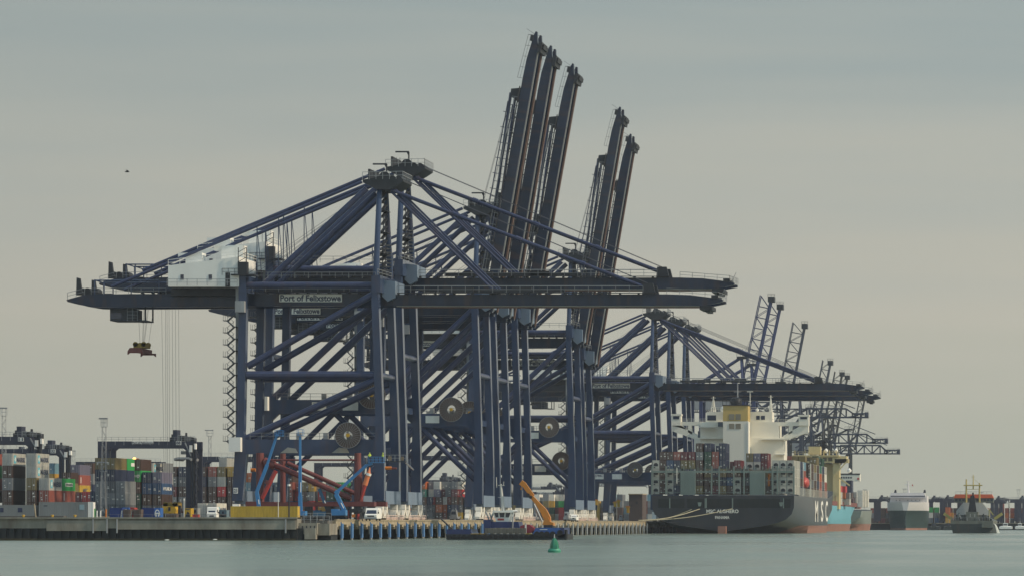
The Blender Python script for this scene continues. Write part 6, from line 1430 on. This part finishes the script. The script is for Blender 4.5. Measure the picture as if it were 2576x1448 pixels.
lift('pale blue boom lift partly hidden behind the diagonal red brace', 800, [(822, 1290), (824, 1282), (803, 1228)], [0.3, 0.26], (792, 824, 1285, 1297), None, m_=mat('lift_dull_blue', (0.03, 0.11, 0.20), 0.5))

# workers in the basket
HIV = mat('hi_vis_yellow', (0.55, 0.70, 0.05), 0.6, 0, 0.03); SKIN = mat('skin', (0.45, 0.27, 0.19), 0.6, 0, 0.03); NAVYC = mat('navy_trousers', (0.02, 0.025, 0.05), 0.8, 0, 0.05)
def person(label, x, d, z, facing=0.0, reach=0.4):
    me = bpy.data.meshes.new('body'); J = {'pel': (0,0,0.95), 'wai': (0,0,1.1), 'che': (0,0,1.35), 'nec': (0,0,1.52), 'hea': (0,0.02,1.62), 'top': (0,0.02,1.74),
     'hl': (-0.1,0,0.9), 'kl': (-0.12,0.03,0.5), 'al': (-0.12,0,0.08), 'tl': (-0.12,-0.14,0.04), 'hr': (0.1,0,0.9), 'kr': (0.12,0.03,0.5), 'ar': (0.12,0,0.08), 'tr': (0.12,-0.14,0.04),
     'sl': (-0.2,0,1.42), 'el': (-0.27,-0.05,1.16), 'wl': (-0.22,-0.05-reach*0.5,1.15), 'fl': (-0.2,-0.12-reach*0.5,1.15), 'sr': (0.2,0,1.42), 'er': (0.28,-0.05,1.18), 'wr': (0.24,-0.05-reach*0.6,1.2), 'fr': (0.22,-0.12-reach*0.6,1.2)}
    rad = {'pel': 0.14, 'wai': 0.13, 'che': 0.16, 'nec': 0.06, 'hea': 0.10, 'top': 0.09, 'hl': 0.09, 'kl': 0.065, 'al': 0.045, 'tl': 0.045, 'hr': 0.09, 'kr': 0.065, 'ar': 0.045, 'tr': 0.045, 'sl': 0.07, 'el': 0.05, 'wl': 0.035, 'fl': 0.04, 'sr': 0.07, 'er': 0.05, 'wr': 0.035, 'fr': 0.04}
    ks = list(J); E = [('pel','wai'),('wai','che'),('che','nec'),('nec','hea'),('hea','top'),('pel','hl'),('hl','kl'),('kl','al'),('al','tl'),('pel','hr'),('hr','kr'),('kr','ar'),('ar','tr'),('che','sl'),('sl','el'),('el','wl'),('wl','fl'),('che','sr'),('sr','er'),('er','wr'),('wr','fr')]
    me.from_pydata([J[k] for k in ks], [(ks.index(a), ks.index(b)) for a, b in E], [])
    o = bpy.data.objects.new('body', me); COL.objects.link(o); sk = o.modifiers.new('skin', 'SKIN'); 
    for k, v in zip(ks, me.skin_vertices[0].data): v.radius = (rad[k], rad[k]); v.use_root = (k == 'pel')
    o.modifiers.new('sub', 'SUBSURF').levels = 1
    dg = bpy.context.evaluated_depsgraph_get(); dg.update(); m2 = bpy.data.meshes.new_from_object(o.evaluated_get(dg)); bpy.data.objects.remove(o)
    for q in (SKIN, HIV, NAVYC): m2.materials.append(q)
    for p in m2.polygons: 
        c = p.center; p.material_index = 0 if (c.z > 1.5 or c.y < -0.12-reach*0.3 and c.z > 1) else (1 if c.z > 0.95 else 2); p.use_smooth = True
    t = thing('person', label, 'person', (XW(x, d), d, z)); t.rotation_euler.z = facing
    b = bpy.data.objects.new('body', m2); COL.objects.link(b); b.parent = t
    mh = MB(); mh.lathe([(0.125, 1.66), (0.125, 1.72), (0.09, 1.79), (0.02, 1.82)], 0, 0.02, 12); mh.build('helmet', HIV, t); return t
zb_ = ZW(1161.5, 778)
person('worker in yellow jacket and helmet at the left end of the blue lift basket', 930, 778, zb_, 0.3, 0.5)
person('worker in yellow jacket and helmet at the right end of the blue lift basket', 963, 778, zb_, -0.9, 0.3)
t = thing('work_platform', 'narrow railed walkway platform beside the basket at the near waterside leg', 'platform')
m = MB(); m.box(XW(966, 800), XW(1021, 800), 799, 801, ZW(1161, 800), ZW(1159, 800)); m.build('deck', DARK, t); m = MB(); m.rail((XW(966, 799), 799, ZW(1159, 799)), (XW(1021, 799), 799, ZW(1159, 799)), 1.2, 0.9, 0.06); m.build('railing', GREY, t)
m = MB(); m.box(XW(976, 799), XW(985, 799), 798.9, 799, ZW(1157, 799), ZW(1146, 799)); m.box(XW(1008, 799), XW(1016, 799), 798.9, 799, ZW(1157, 799), ZW(1147, 799)); m.build_each('panel', mat('platform_panel_brown', (0.20, 0.15, 0.10), 0.7), t); MB().beam(W3(1020, 1161, 800), W3(1040, 1180, 812), 0.25, 0.25).build('bracket', STEEL, t)
t = thing('orange_winch', 'small orange winch drum hanging under the railed platform', 'winch'); MB().tube(W3(969, 1176, 806), W3(985, 1176, 806), 0.32, n=10).build('drum', ORANGE, t); MB().tube(W3(985, 1177, 806), W3(998, 1177, 806), 0.2, n=8).build('motor', REDP, t)
t = thing('orange_winch', 'orange winch box hung inside the landside leg beside the salmon container', 'winch'); MB().tube(W3(631, 1181, 830), W3(643, 1181, 830), 0.35, n=10).build('drum', ORANGE, t); MB().tube(W3(637, 1178, 830), W3(637, 1150, 830), 0.06, n=5).build('chain', CABLE, t)
# number board 23 on the landside leg foot
d = D1-0.4; t = thing('number_board', 'white square board numbered 23 at the foot of the landside leg', 'sign'); MB().box(XW(587.5, d), XW(598.5, d), d-0.1, d, ZW(1240, d), ZW(1225.5, d)).build('board', WHITE, t)
text('23', XW(588.8, d), XW(597.3, d), ZW(1237.5, d), ZW(1228, d), d-0.1, INK, t, bold=0.03)

# ------------------------------------------------------------------ vehicles
def van(label, x0, x1, yt, d, cat='van', name='white_van', truck=False):
    """front towards the viewer, x0..x1 in picture units, roof at yt"""
    t = thing(name, label, cat); X0, X1, Z1 = XW(x0, d), XW(x1, d), ZW(yt, d); w = X1-X0; h = Z1-DECK
    L = 5.2 if not truck else 2.2
    m = MB(); zs = [(0.0, 0.38), (0.0, 1.05), (0.75, 1.25), (1.35 if not truck else 0.25, h*0.97), (1.6 if not truck else 0.4, h), (L-0.3, h), (L, h*0.9), (L, 0.38)]
    if truck: zs = [(0, 0.5), (0, 1.3), (0.15, 1.5), (0.35, h*0.95), (0.6, h), (L, h), (L, 0.5)]
    m.prismx([(d+a, DECK+b) for a, b in zs], X0+0.06, X1-0.06); m.build('body', WHITE, t)
    m = MB()
    if truck: m.quad([(X0+0.3, d+0.14, DECK+1.5), (X1-0.3, d+0.14, DECK+1.5), (X1-0.32, d+0.30, DECK+h*0.85), (X0+0.32, d+0.30, DECK+h*0.85)])
    else: m.quad([(X0+0.16, d+0.72, DECK+1.27), (X1-0.16, d+0.72, DECK+1.27), (X1-0.28, d+1.2, DECK+h*0.86), (X0+0.28, d+1.2, DECK+h*0.86)])
    m.build('windscreen', GLASS, t)
    m = MB(); m.quad([(X1-0.04, d+1.2, DECK+1.3), (X1-0.04, d+2.0, DECK+1.3), (X1-0.04, d+2.0, DECK+h*0.85), (X1-0.04, d+1.5, DECK+h*0.85)]) if not truck else m.box(X1-0.05, X1-0.04, d+0.6, d+1.4, DECK+1.5, DECK+h*0.8); m.build('side_window', GLASS, t)
    for sx in (X0+0.12, X1-0.5): MB().box(sx, sx+0.38, d-0.03, d+0.05, DECK+0.75, DECK+0.98).build('headlight', PALE, t)
    MB().box(X0+0.5, X1-0.5, d-0.03, d+0.02, DECK+0.7, DECK+0.95).build('grille', DARK, t); MB().box(X0+0.02, X1-0.02, d-0.08, d+0.1, DECK+0.35, DECK+0.62).build('bumper', GREY, t)
    for sx in (X0+0.2, X1-0.2):
        for yy in (0.9, L-0.8 if not truck else 1.7): MB().disc((sx, d+yy, DECK+0.36), 0.36, 0.24, n=14, ax='x').build('wheel', TYRE, t)
    m = MB(); m.box(X0-0.25, X0-0.02, d+0.9, d+1.0, DECK+1.3, DECK+1.6); m.box(X1+0.02, X1+0.25, d+0.9, d+1.0, DECK+1.3, DECK+1.6); m.build_each('mirror', DARK, t)
    if truck: MB().box(X0+0.1, X1-0.1, d+2.4, d+9, DECK+0.9, DECK+1.2).build('chassis', DARK, t)
    return t
van('white van parked facing the water beside the crane bogies', 917, 948, 1276.5, 770)
van('white truck cab with dark windscreen facing the water left of the yellow container', 519.5, 545, 1274, 757, 'truck', 'white_truck', True)
van('small pale van on the quay behind the orange boat crane', 1435-0, 1450, 1293, 1080, 'van', 'white_van')
t = thing('quay_equipment', 'dark wheeled equipment with orange box and red cylinder left of the white van', 'machine')
d = 775; m = MB(); m.box(XW(879, d), XW(912, d), d, d+2, ZW(1288, d), ZW(1278, d)); [m.disc((XW(x, d), d-0.1, ZW(1283, d)), 0.33, 0.2, n=12) for x in (884, 893)]; m.build('body', DARK, t)
m = MB(); [m.box(XW(x, d)-0.07, XW(x, d)+0.07, d+0.1, d+0.3, DECK, ZW(1288, d)) for x in (881, 895, 911)]; m.build('frame_leg', DARK, t)
MB().box(XW(885, d), XW(893, d), d-0.1, d+0.6, ZW(1300, d), ZW(1292, d)).build('orange_box', ORANGE, t); MB().tube((XW(901, d), d, DECK+0.1), (XW(901, d), d, ZW(1291, d)), 0.25, n=10).build('cylinder', REDB, t)
# straddle parts / orange cabins near the seventh crane, dark trucks under the cranes
for i, (x, y0, y1, d) in enumerate(((1418-0+78, 1259, 1269, 1320), (1544, 1264, 1273, 1340), (1552.5, 1260, 1274, 1342), (1576, 1275, 1289, 1360))):
    lab = ('leftmost of four', 'second of four from the left', 'third of four from the left', 'rightmost of four, by the brown shed')[i]
    t = thing('orange_spreader_frame', 'small orange yellow frame under the far cranes, %s' % lab, 'spreader', (0,0,0), 'orange frames under the far cranes'); m = MB(); m.box(XW(x, d), XW(x+6, d), d, d+1.2, ZW(y1, d), ZW(y0, d)); m.box(XW(x-3, d), XW(x+9, d), d, d+0.5, ZW(y0, d), ZW(y0-2, d)); m.build('frame', YELLOW, t)
    MB().tube((XW(x+3, d), d+0.5, ZW(y0, d)), (XW(x+3, d), d+0.5, ZW(y0-22, d)), 0.06, n=4).build('rope', CABLE, t); MB().box(XW(x-1, d), XW(x+7, d), d+0.2, d+0.6, ZW(y0+2, d), ZW(y0-4, d)).build('headblock', ORANGE, t)
def straddle(label, x0, x1, yt, d):
    t = thing('terminal_tractor', label, 'tractor', (0,0,0), 'yard tractors under the cranes'); m = MB(); X0, X1 = XW(x0, d), XW(x1, d); Z = ZW(yt, d)
    m.box(X0, X1, d, d+5, DECK+0.6, DECK+1.2); m.prism([(X0+0.1, DECK+1.2), (X1-0.1, DECK+1.2), (X1-0.3, Z), (X0+0.3, Z)], d+0.3, d+2); m.build('cab', GREY, t)
    MB().quad([(X0+0.35, d+0.27, DECK+1.7), (X1-0.35, d+0.27, DECK+1.7), (X1-0.45, d+0.27, Z-0.3), (X0+0.45, d+0.27, Z-0.3)]).build('windscreen', GLASS, t)
    m = MB(); [m.disc((x, d+y, DECK+0.5), 0.5, 0.4, n=14, ax='x') for x in (X0+0.2, X1-0.2) for y in (1, 4)]; m.build_each('wheel', TYRE, t)
for lab, a, b, yt, d in (('grey yard tractor between the second and third crane', 1131, 1150, 1282, 1010), ('grey yard tractor right of the fourth crane legs', 1338, 1350, 1290, 1120), ('grey yard tractor behind the orange boat crane', 1417, 1430, 1288, 1110), ('grey yard tractor left of the brown shed', 1556, 1566, 1294, 1350)): straddle(lab, a, b, yt, d)

# ------------------------------------------------------------------ workboat
TD = 778.0; tx_ = lambda x: XW(x, TD); tz_ = lambda y: ZW(y, TD)
TB = mat('workboat_blue', (0.022, 0.085, 0.30), 0.4, 0, 0.1, 0.6, 0.08); TBD = mat('workboat_dark_blue', (0.012, 0.025, 0.11), 0.4, 0, 0.1, 0.6, 0.08); TORG = mat('boat_crane_orange', (0.50, 0.19, 0.02), 0.42, 0, 0.08, 0.8, 0.05)
tb = thing('workboat', 'blue and black workboat with white wheelhouse moored along the pier', 'workboat')
m = MB(); X0, X1 = tx_(1121), tx_(1427)
m.prism([(X0+0.3, -0.6), (X1-0.1, -0.6), (X1, 1.05), (X0, 1.05)], TD, TD+9); m.build('hull', DECKG, tb)
m = MB(); m.box(tx_(1123), tx_(1184), TD+0.1, TD+8.9, 1.05, tz_(1330)); m.v = m.v; m.prism([(tx_(1184), 1.05), (tx_(1188), 1.05), (tx_(1181), tz_(1330)), (tx_(1180), tz_(1330))], TD+0.12, TD+8.8); m.build('bow_section', TBD, tb)
m = MB(); m.prism([(tx_(1340), 1.05), (tx_(1347), tz_(1327)), (tx_(1355), tz_(1326)), (tx_(1406), tz_(1326)), (tx_(1410), tz_(1330)), (tx_(1408), 1.3), (tx_(1404), 1.05)], TD-0.1, TD+8.8); m.build('stern_section', TB, tb)
m = MB(); m.box(tx_(1404), tx_(1419), TD, TD+8.7, 0.4, tz_(1326)); m.build('stern_section', TBD, tb)
m = MB(); m.box(tx_(1184), tx_(1219), TD-0.05, TD+0.1, 1.05, 1.15); m.box(tx_(1322), tx_(1338), TD-0.05, TD+0.1, 1.05, 1.15); m.build_each('rubbing_strip', YELLOW, tb)
m = MB()
for x in (1351, 1363, 1376, 1391, 1409): m.disc((tx_(x), TD-0.25, 1.05 if x < 1395 else 1.3), 0.52, 0.3, n=16)
for x in range(1130, 1346, 13): m.disc((tx_(x), TD-0.12, 0.55), 0.42, 0.22, n=12)
m.build_each('fender_tyre', TYRE, tb)
MB().tube((tx_(1424), TD, -0.5), (tx_(1424), TD, tz_(1331)), 0.3, n=8).build('mooring_pile', PILE, tb)
m = MB(); m.box(tx_(1219), tx_(1323), TD+0.3, TD+0.4, 1.15, tz_(1327)); 
for x in range(1222, 1322, 6): m.box(tx_(x), tx_(x)+0.07, TD+0.22, TD+0.3, 1.15, tz_(1327))
m.build('cargo_net_fence', mat('bulwark_mesh_grey', (0.17, 0.155, 0.13), 0.8, 0, 0.25, 1.5, 0.3), tb)
m = MB(); m.prism([(tx_(1216), tz_(1326.5)), (tx_(1304), tz_(1326.5)), (tx_(1300), tz_(1311)), (tx_(1222), tz_(1311))], TD+2, TD+7.5); m.box(tx_(1213), tx_(1230), TD+1.5, TD+6, tz_(1338), tz_(1306)); m.build('deck_house', TBD, tb)
wh = MB(); wh.prism([(tx_(1244), tz_(1313)), (tx_(1281), tz_(1313)), (tx_(1281), tz_(1300)), (tx_(1240.5), tz_(1300))], TD+2.5, TD+6.5); whs = wh.build('wheelhouse', WHITE, tb)
m = MB()
for (a, b) in ((1240.5, 1236.5), (1251, 1250), (1265, 1266), (1281.5, 1281)): m.beam((tx_(a), TD+2.6, tz_(1301)), (tx_(b), TD+2.6, tz_(1287.5)), 0.2, 0.22)
for (a, b) in ((1274, 1282), (1280, 1289)): m.beam((tx_(a), TD+2.3, tz_(1312)), (tx_(b), TD+2.3, tz_(1287.5)), 0.22, 0.24)
m.build('window_pillar', WHITE, whs)
m = MB(); m.prism([(tx_(1241), tz_(1300)), (tx_(1280), tz_(1300)), (tx_(1282), tz_(1288)), (tx_(1238), tz_(1288))], TD+2.75, TD+6.3); m.build('window', GLASS, whs)
m = MB(); m.prism([(tx_(1234), tz_(1287.5)), (tx_(1287), tz_(1287.5)), (tx_(1292), tz_(1284.5)), (tx_(1284), tz_(1281)), (tx_(1266), tz_(1283)), (tx_(1239), tz_(1284))], TD+1.8, TD+7); m.build('roof', WHITE, tb)
MB().box(tx_(1247), tx_(1263), TD+2.40, TD+2.5, tz_(1307.5), tz_(1302.5)).build('name_sign', RED, tb)
m = MB(); m.tube((tx_(1258), TD+4.5, tz_(1283)), (tx_(1251), TD+4.5, tz_(1216)), 0.35, 0.18, n=7); m.tube((tx_(1235), TD+4.5, tz_(1282)), (tx_(1222), TD+4, tz_(1318)), 0.16, n=6); m.box(tx_(1245), tx_(1260), TD+4.3, TD+4.7, tz_(1220), tz_(1218)); m.tube((tx_(1241), TD+4.5, tz_(1225)), (tx_(1240), TD+4.5, tz_(1198)), 0.08, n=5); m.tube((tx_(1258), TD+4.5, tz_(1220)), (tx_(1259), TD+4.5, tz_(1209)), 0.06, n=5); m.box(tx_(1244), tx_(1262), TD+4.4, TD+4.6, tz_(1250), tz_(1249)); m.build('mast', mat('mast_pale_grey', (0.45, 0.45, 0.42), 0.5), tb)
m = MB(); m.tube((tx_(1226), TD+3, tz_(1310)), (tx_(1216), TD+3, tz_(1284)), 0.13, n=6); m.tube((tx_(1232), TD+3, tz_(1310)), (tx_(1226), TD+3, tz_(1288)), 0.13, n=6); m.tube((tx_(1285), TD+2, tz_(1340)), (tx_(1287), TD+2, tz_(1298)), 0.14, n=6); m.build('rigging_post', GREY, tb)
m = MB(); m.prism([(tx_(1304), tz_(1339)), (tx_(1307), tz_(1322)), (tx_(1319), tz_(1317.5)), (tx_(1331), tz_(1319)), (tx_(1342), tz_(1328)), (tx_(1336), tz_(1339))], TD+1, TD+4); m.build('winch_cover', mat('tarpaulin_dark_red', (0.22, 0.025, 0.04), 0.7, 0, 0.12, 1.0), tb)
m = MB(); m.box(tx_(1318.5), tx_(1323), TD+0.95, TD+1, tz_(1339), tz_(1318)); m.build('cover_strap', PALE, tb)
m = MB(); m.tube((tx_(1132), TD+3, tz_(1330)), (tx_(1104), TD+3, tz_(1304.5)), 0.12, 0.16, n=6); m.build('bow_derrick', DARK, tb)
text('UTC', tx_(1358), tx_(1377), tz_(1332), tz_(1329.3), TD-0.1, PALE, tb) if False else MB().box(tx_(1358), tx_(1377), TD-0.13, TD-0.1, tz_(1331.2), tz_(1329.8)).build('name_stripe', PALE, tb)
# knuckle boom crane
kc = thing('boat_crane', 'orange knuckle boom crane standing on the workboat stern', 'crane')
m = MB(); m.prism([(tx_(1359), tz_(1319)), (tx_(1387), tz_(1321)), (tx_(1387), tz_(1314)), (tx_(1378), tz_(1311)), (tx_(1374), tz_(1300)), (tx_(1366), tz_(1300)), (tx_(1362), tz_(1311))], TD+3, TD+5.2); m.build('base', TORG, kc)
m = MB(); m.box(tx_(1363), tx_(1385), TD+2.8, TD+5.4, tz_(1326.5), tz_(1319)); m.build('pedestal', DARK, kc)
m = MB(); m.prism([(tx_(1366), tz_(1313)), (tx_(1379), tz_(1309)), (tx_(1378), tz_(1299)), (tx_(1368), tz_(1280)), (tx_(1350), tz_(1262)), (tx_(1330), tz_(1241)), (tx_(1323), tz_(1246)), (tx_(1342), tz_(1268)), (tx_(1354), tz_(1288)), (tx_(1362), tz_(1306))], TD+3.4, TD+4.6); m.build('main_boom', TORG, kc)
m = MB(); m.beam((tx_(1333), TD+4, tz_(1247)), (tx_(1309), TD+4, tz_(1214)), 0.75, 0.85); m.beam((tx_(1313), TD+4, tz_(1219)), (tx_(1303), TD+4, tz_(1211)), 0.9, 0.95); m.build('jib', TORG, kc)
m = MB(); m.tube((tx_(1359), TD+3, tz_(1311)), (tx_(1338), TD+3, tz_(1266)), 0.16, n=8); m.build('cylinder', GREY, kc)
m = MB(); m.beam((tx_(1353), TD+3.2, tz_(1300)), (tx_(1343), TD+3.2, tz_(1280)), 0.25, 0.35); m.build('linkage', TORG, kc)
m = MB(); m.tube((tx_(1305.5), TD+4, tz_(1214)), (tx_(1304), TD+4, tz_(1225)), 0.05, n=5); m.box(tx_(1302), tx_(1306), TD+3.8, TD+4.2, tz_(1230), tz_(1225)); m.build('hook', TORG, kc)
m = MB(); m.disc((tx_(1322), TD+3.4, tz_(1244)), 0.38, 0.5, n=12); m.disc((tx_(1329), TD+3.4, tz_(1249)), 0.3, 0.6, n=12); m.build_each('winch', DARK, kc)
# ------------------------------------------------------------------ channel buoy
BD = 428.0; by = thing('channel_buoy', 'green bell shaped channel buoy floating in front of the workboat', 'buoy', (XW(1394.5, BD), BD, 0))
GRB = mat('buoy_green', (0.012, 0.15, 0.08), 0.35, 0, 0.08, 2.0, 0.06); GRB2 = mat('buoy_float_green', (0.045, 0.26, 0.17), 0.5, 0, 0.08, 2.0, 0.06)
u = BD/F
m = MB(); m.lathe([(14*u, -0.3), (16*u, 0.02), (16.6*u, 5*u), (14*u, 9*u), (9*u, 11*u)], 0, 0, 28); m.build('float_collar', GRB2, by, smooth=False)
m = MB(); m.lathe([(11.5*u, 9*u), (11*u, 18*u), (8.5*u, 27*u), (5*u, 33.5*u), (2.5*u, 36*u)], 0, 0, 8); m.build('tower', GRB, by)
m = MB(); m.box(-0.09, 0.09, -11*u-0.06, 0, 10*u, 34*u); m.build('radar_reflector', GRB2, by); MB().box(1.5*u, 8.5*u, -0.52, -0.3, 11*u, 19*u).build('hatch_box', GRB2, by)
m = MB(); m.lathe([(2.2*u, 36*u), (2.2*u, 39*u), (1.4*u, 40*u), (1.4*u, 44*u), (0.5*u, 46*u)], 0, 0, 12); m.build('lantern', GREY, by)
# ------------------------------------------------------------------ birds
def gull(label, x, y, d, s=1.0, flying=True):
    t = thing('seagull', label, 'bird', tuple(W3(x, y, d))); m = MB(); m.v = []; 
    prof = [(0.0, -0.25, 0.02), (0.05, -0.15, 0.05), (0.07, 0.0, 0.07), (0.05, 0.14, 0.05), (0.02, 0.24, 0.02)]
    for i in range(len(prof)-1): m.tube((prof[i][1]*s, 0, 0), (prof[i+1][1]*s, 0, 0), max(prof[i][2], 0.01)*s, prof[i+1][2]*s, n=8, cap=True)
    m.build('body', WHITE if not flying else DARK, t)
    if flying:
        m = MB()
        for sg in (-1, 1): m.quad([(0.1*s, 0, 0.02*s), (-0.05*s, 0, 0.02*s), (-0.05*s, sg*0.3*s, 0.16*s), (0.08*s, sg*0.3*s, 0.17*s)]); m.quad([(0.08*s, sg*0.3*s, 0.17*s), (-0.05*s, sg*0.3*s, 0.16*s), (-0.12*s, sg*0.62*s, 0.05*s)])
        m.build('wing', DARK, t)
    return t
gull('tiny dark bird flying high in the sky at the left', 320, 432.5, 500, 1.2)
gull('white bird sitting on the water below the quay wall, left one', 420, 1356.8, 700, 1.6, False)
gull('white bird sitting on the water below the quay wall, right one', 541, 1355.5, 730, 1.6, False)
# lit lamp on the yard crane
t = thing('warning_lamp', 'small orange warning light glowing under the beam of yard crane 88', 'lamp'); MB().disc(W3(338, 1153, 1090), 0.42, 0.2, n=14).build('lamp', mat('amber_glow', (0.8, 0.4, 0.1), 0.5, emit=((1.0, 0.55, 0.15), 3.0)), t); MB().box(XW(343, 1090), XW(349, 1090), 1090, 1090.3, ZW(1154.5, 1090), ZW(1151.5, 1090)).build('housing', ORANGE, t); MB().tube(W3(338, 1155, 1090), W3(338, 1170, 1090), 0.08, n=5).build('post', GREY, t)

# ------------------------------------------------------------------ haze
hm = bpy.data.materials.new('haze'); hm.use_nodes = True; ht = hm.node_tree; ht.nodes.clear()
ho_ = ht.nodes.new('ShaderNodeOutputMaterial'); hv = ht.nodes.new('ShaderNodeVolumePrincipled'); ht.links.new(hv.outputs[0], ho_.inputs['Volume'])
hv.inputs['Color'].default_value = (0.86, 0.92, 1.0, 1); hv.inputs['Density'].default_value = 0.00005; hv.inputs['Anisotropy'].default_value = 0.2
hb = MB(); hb.box(-1000, 660, -80, 2700, -3, 112)
tag(hb.build('haze', hm), kind='stuff')
scene.cycles.volume_bounces = 0 if hasattr(scene, 'cycles') else 0
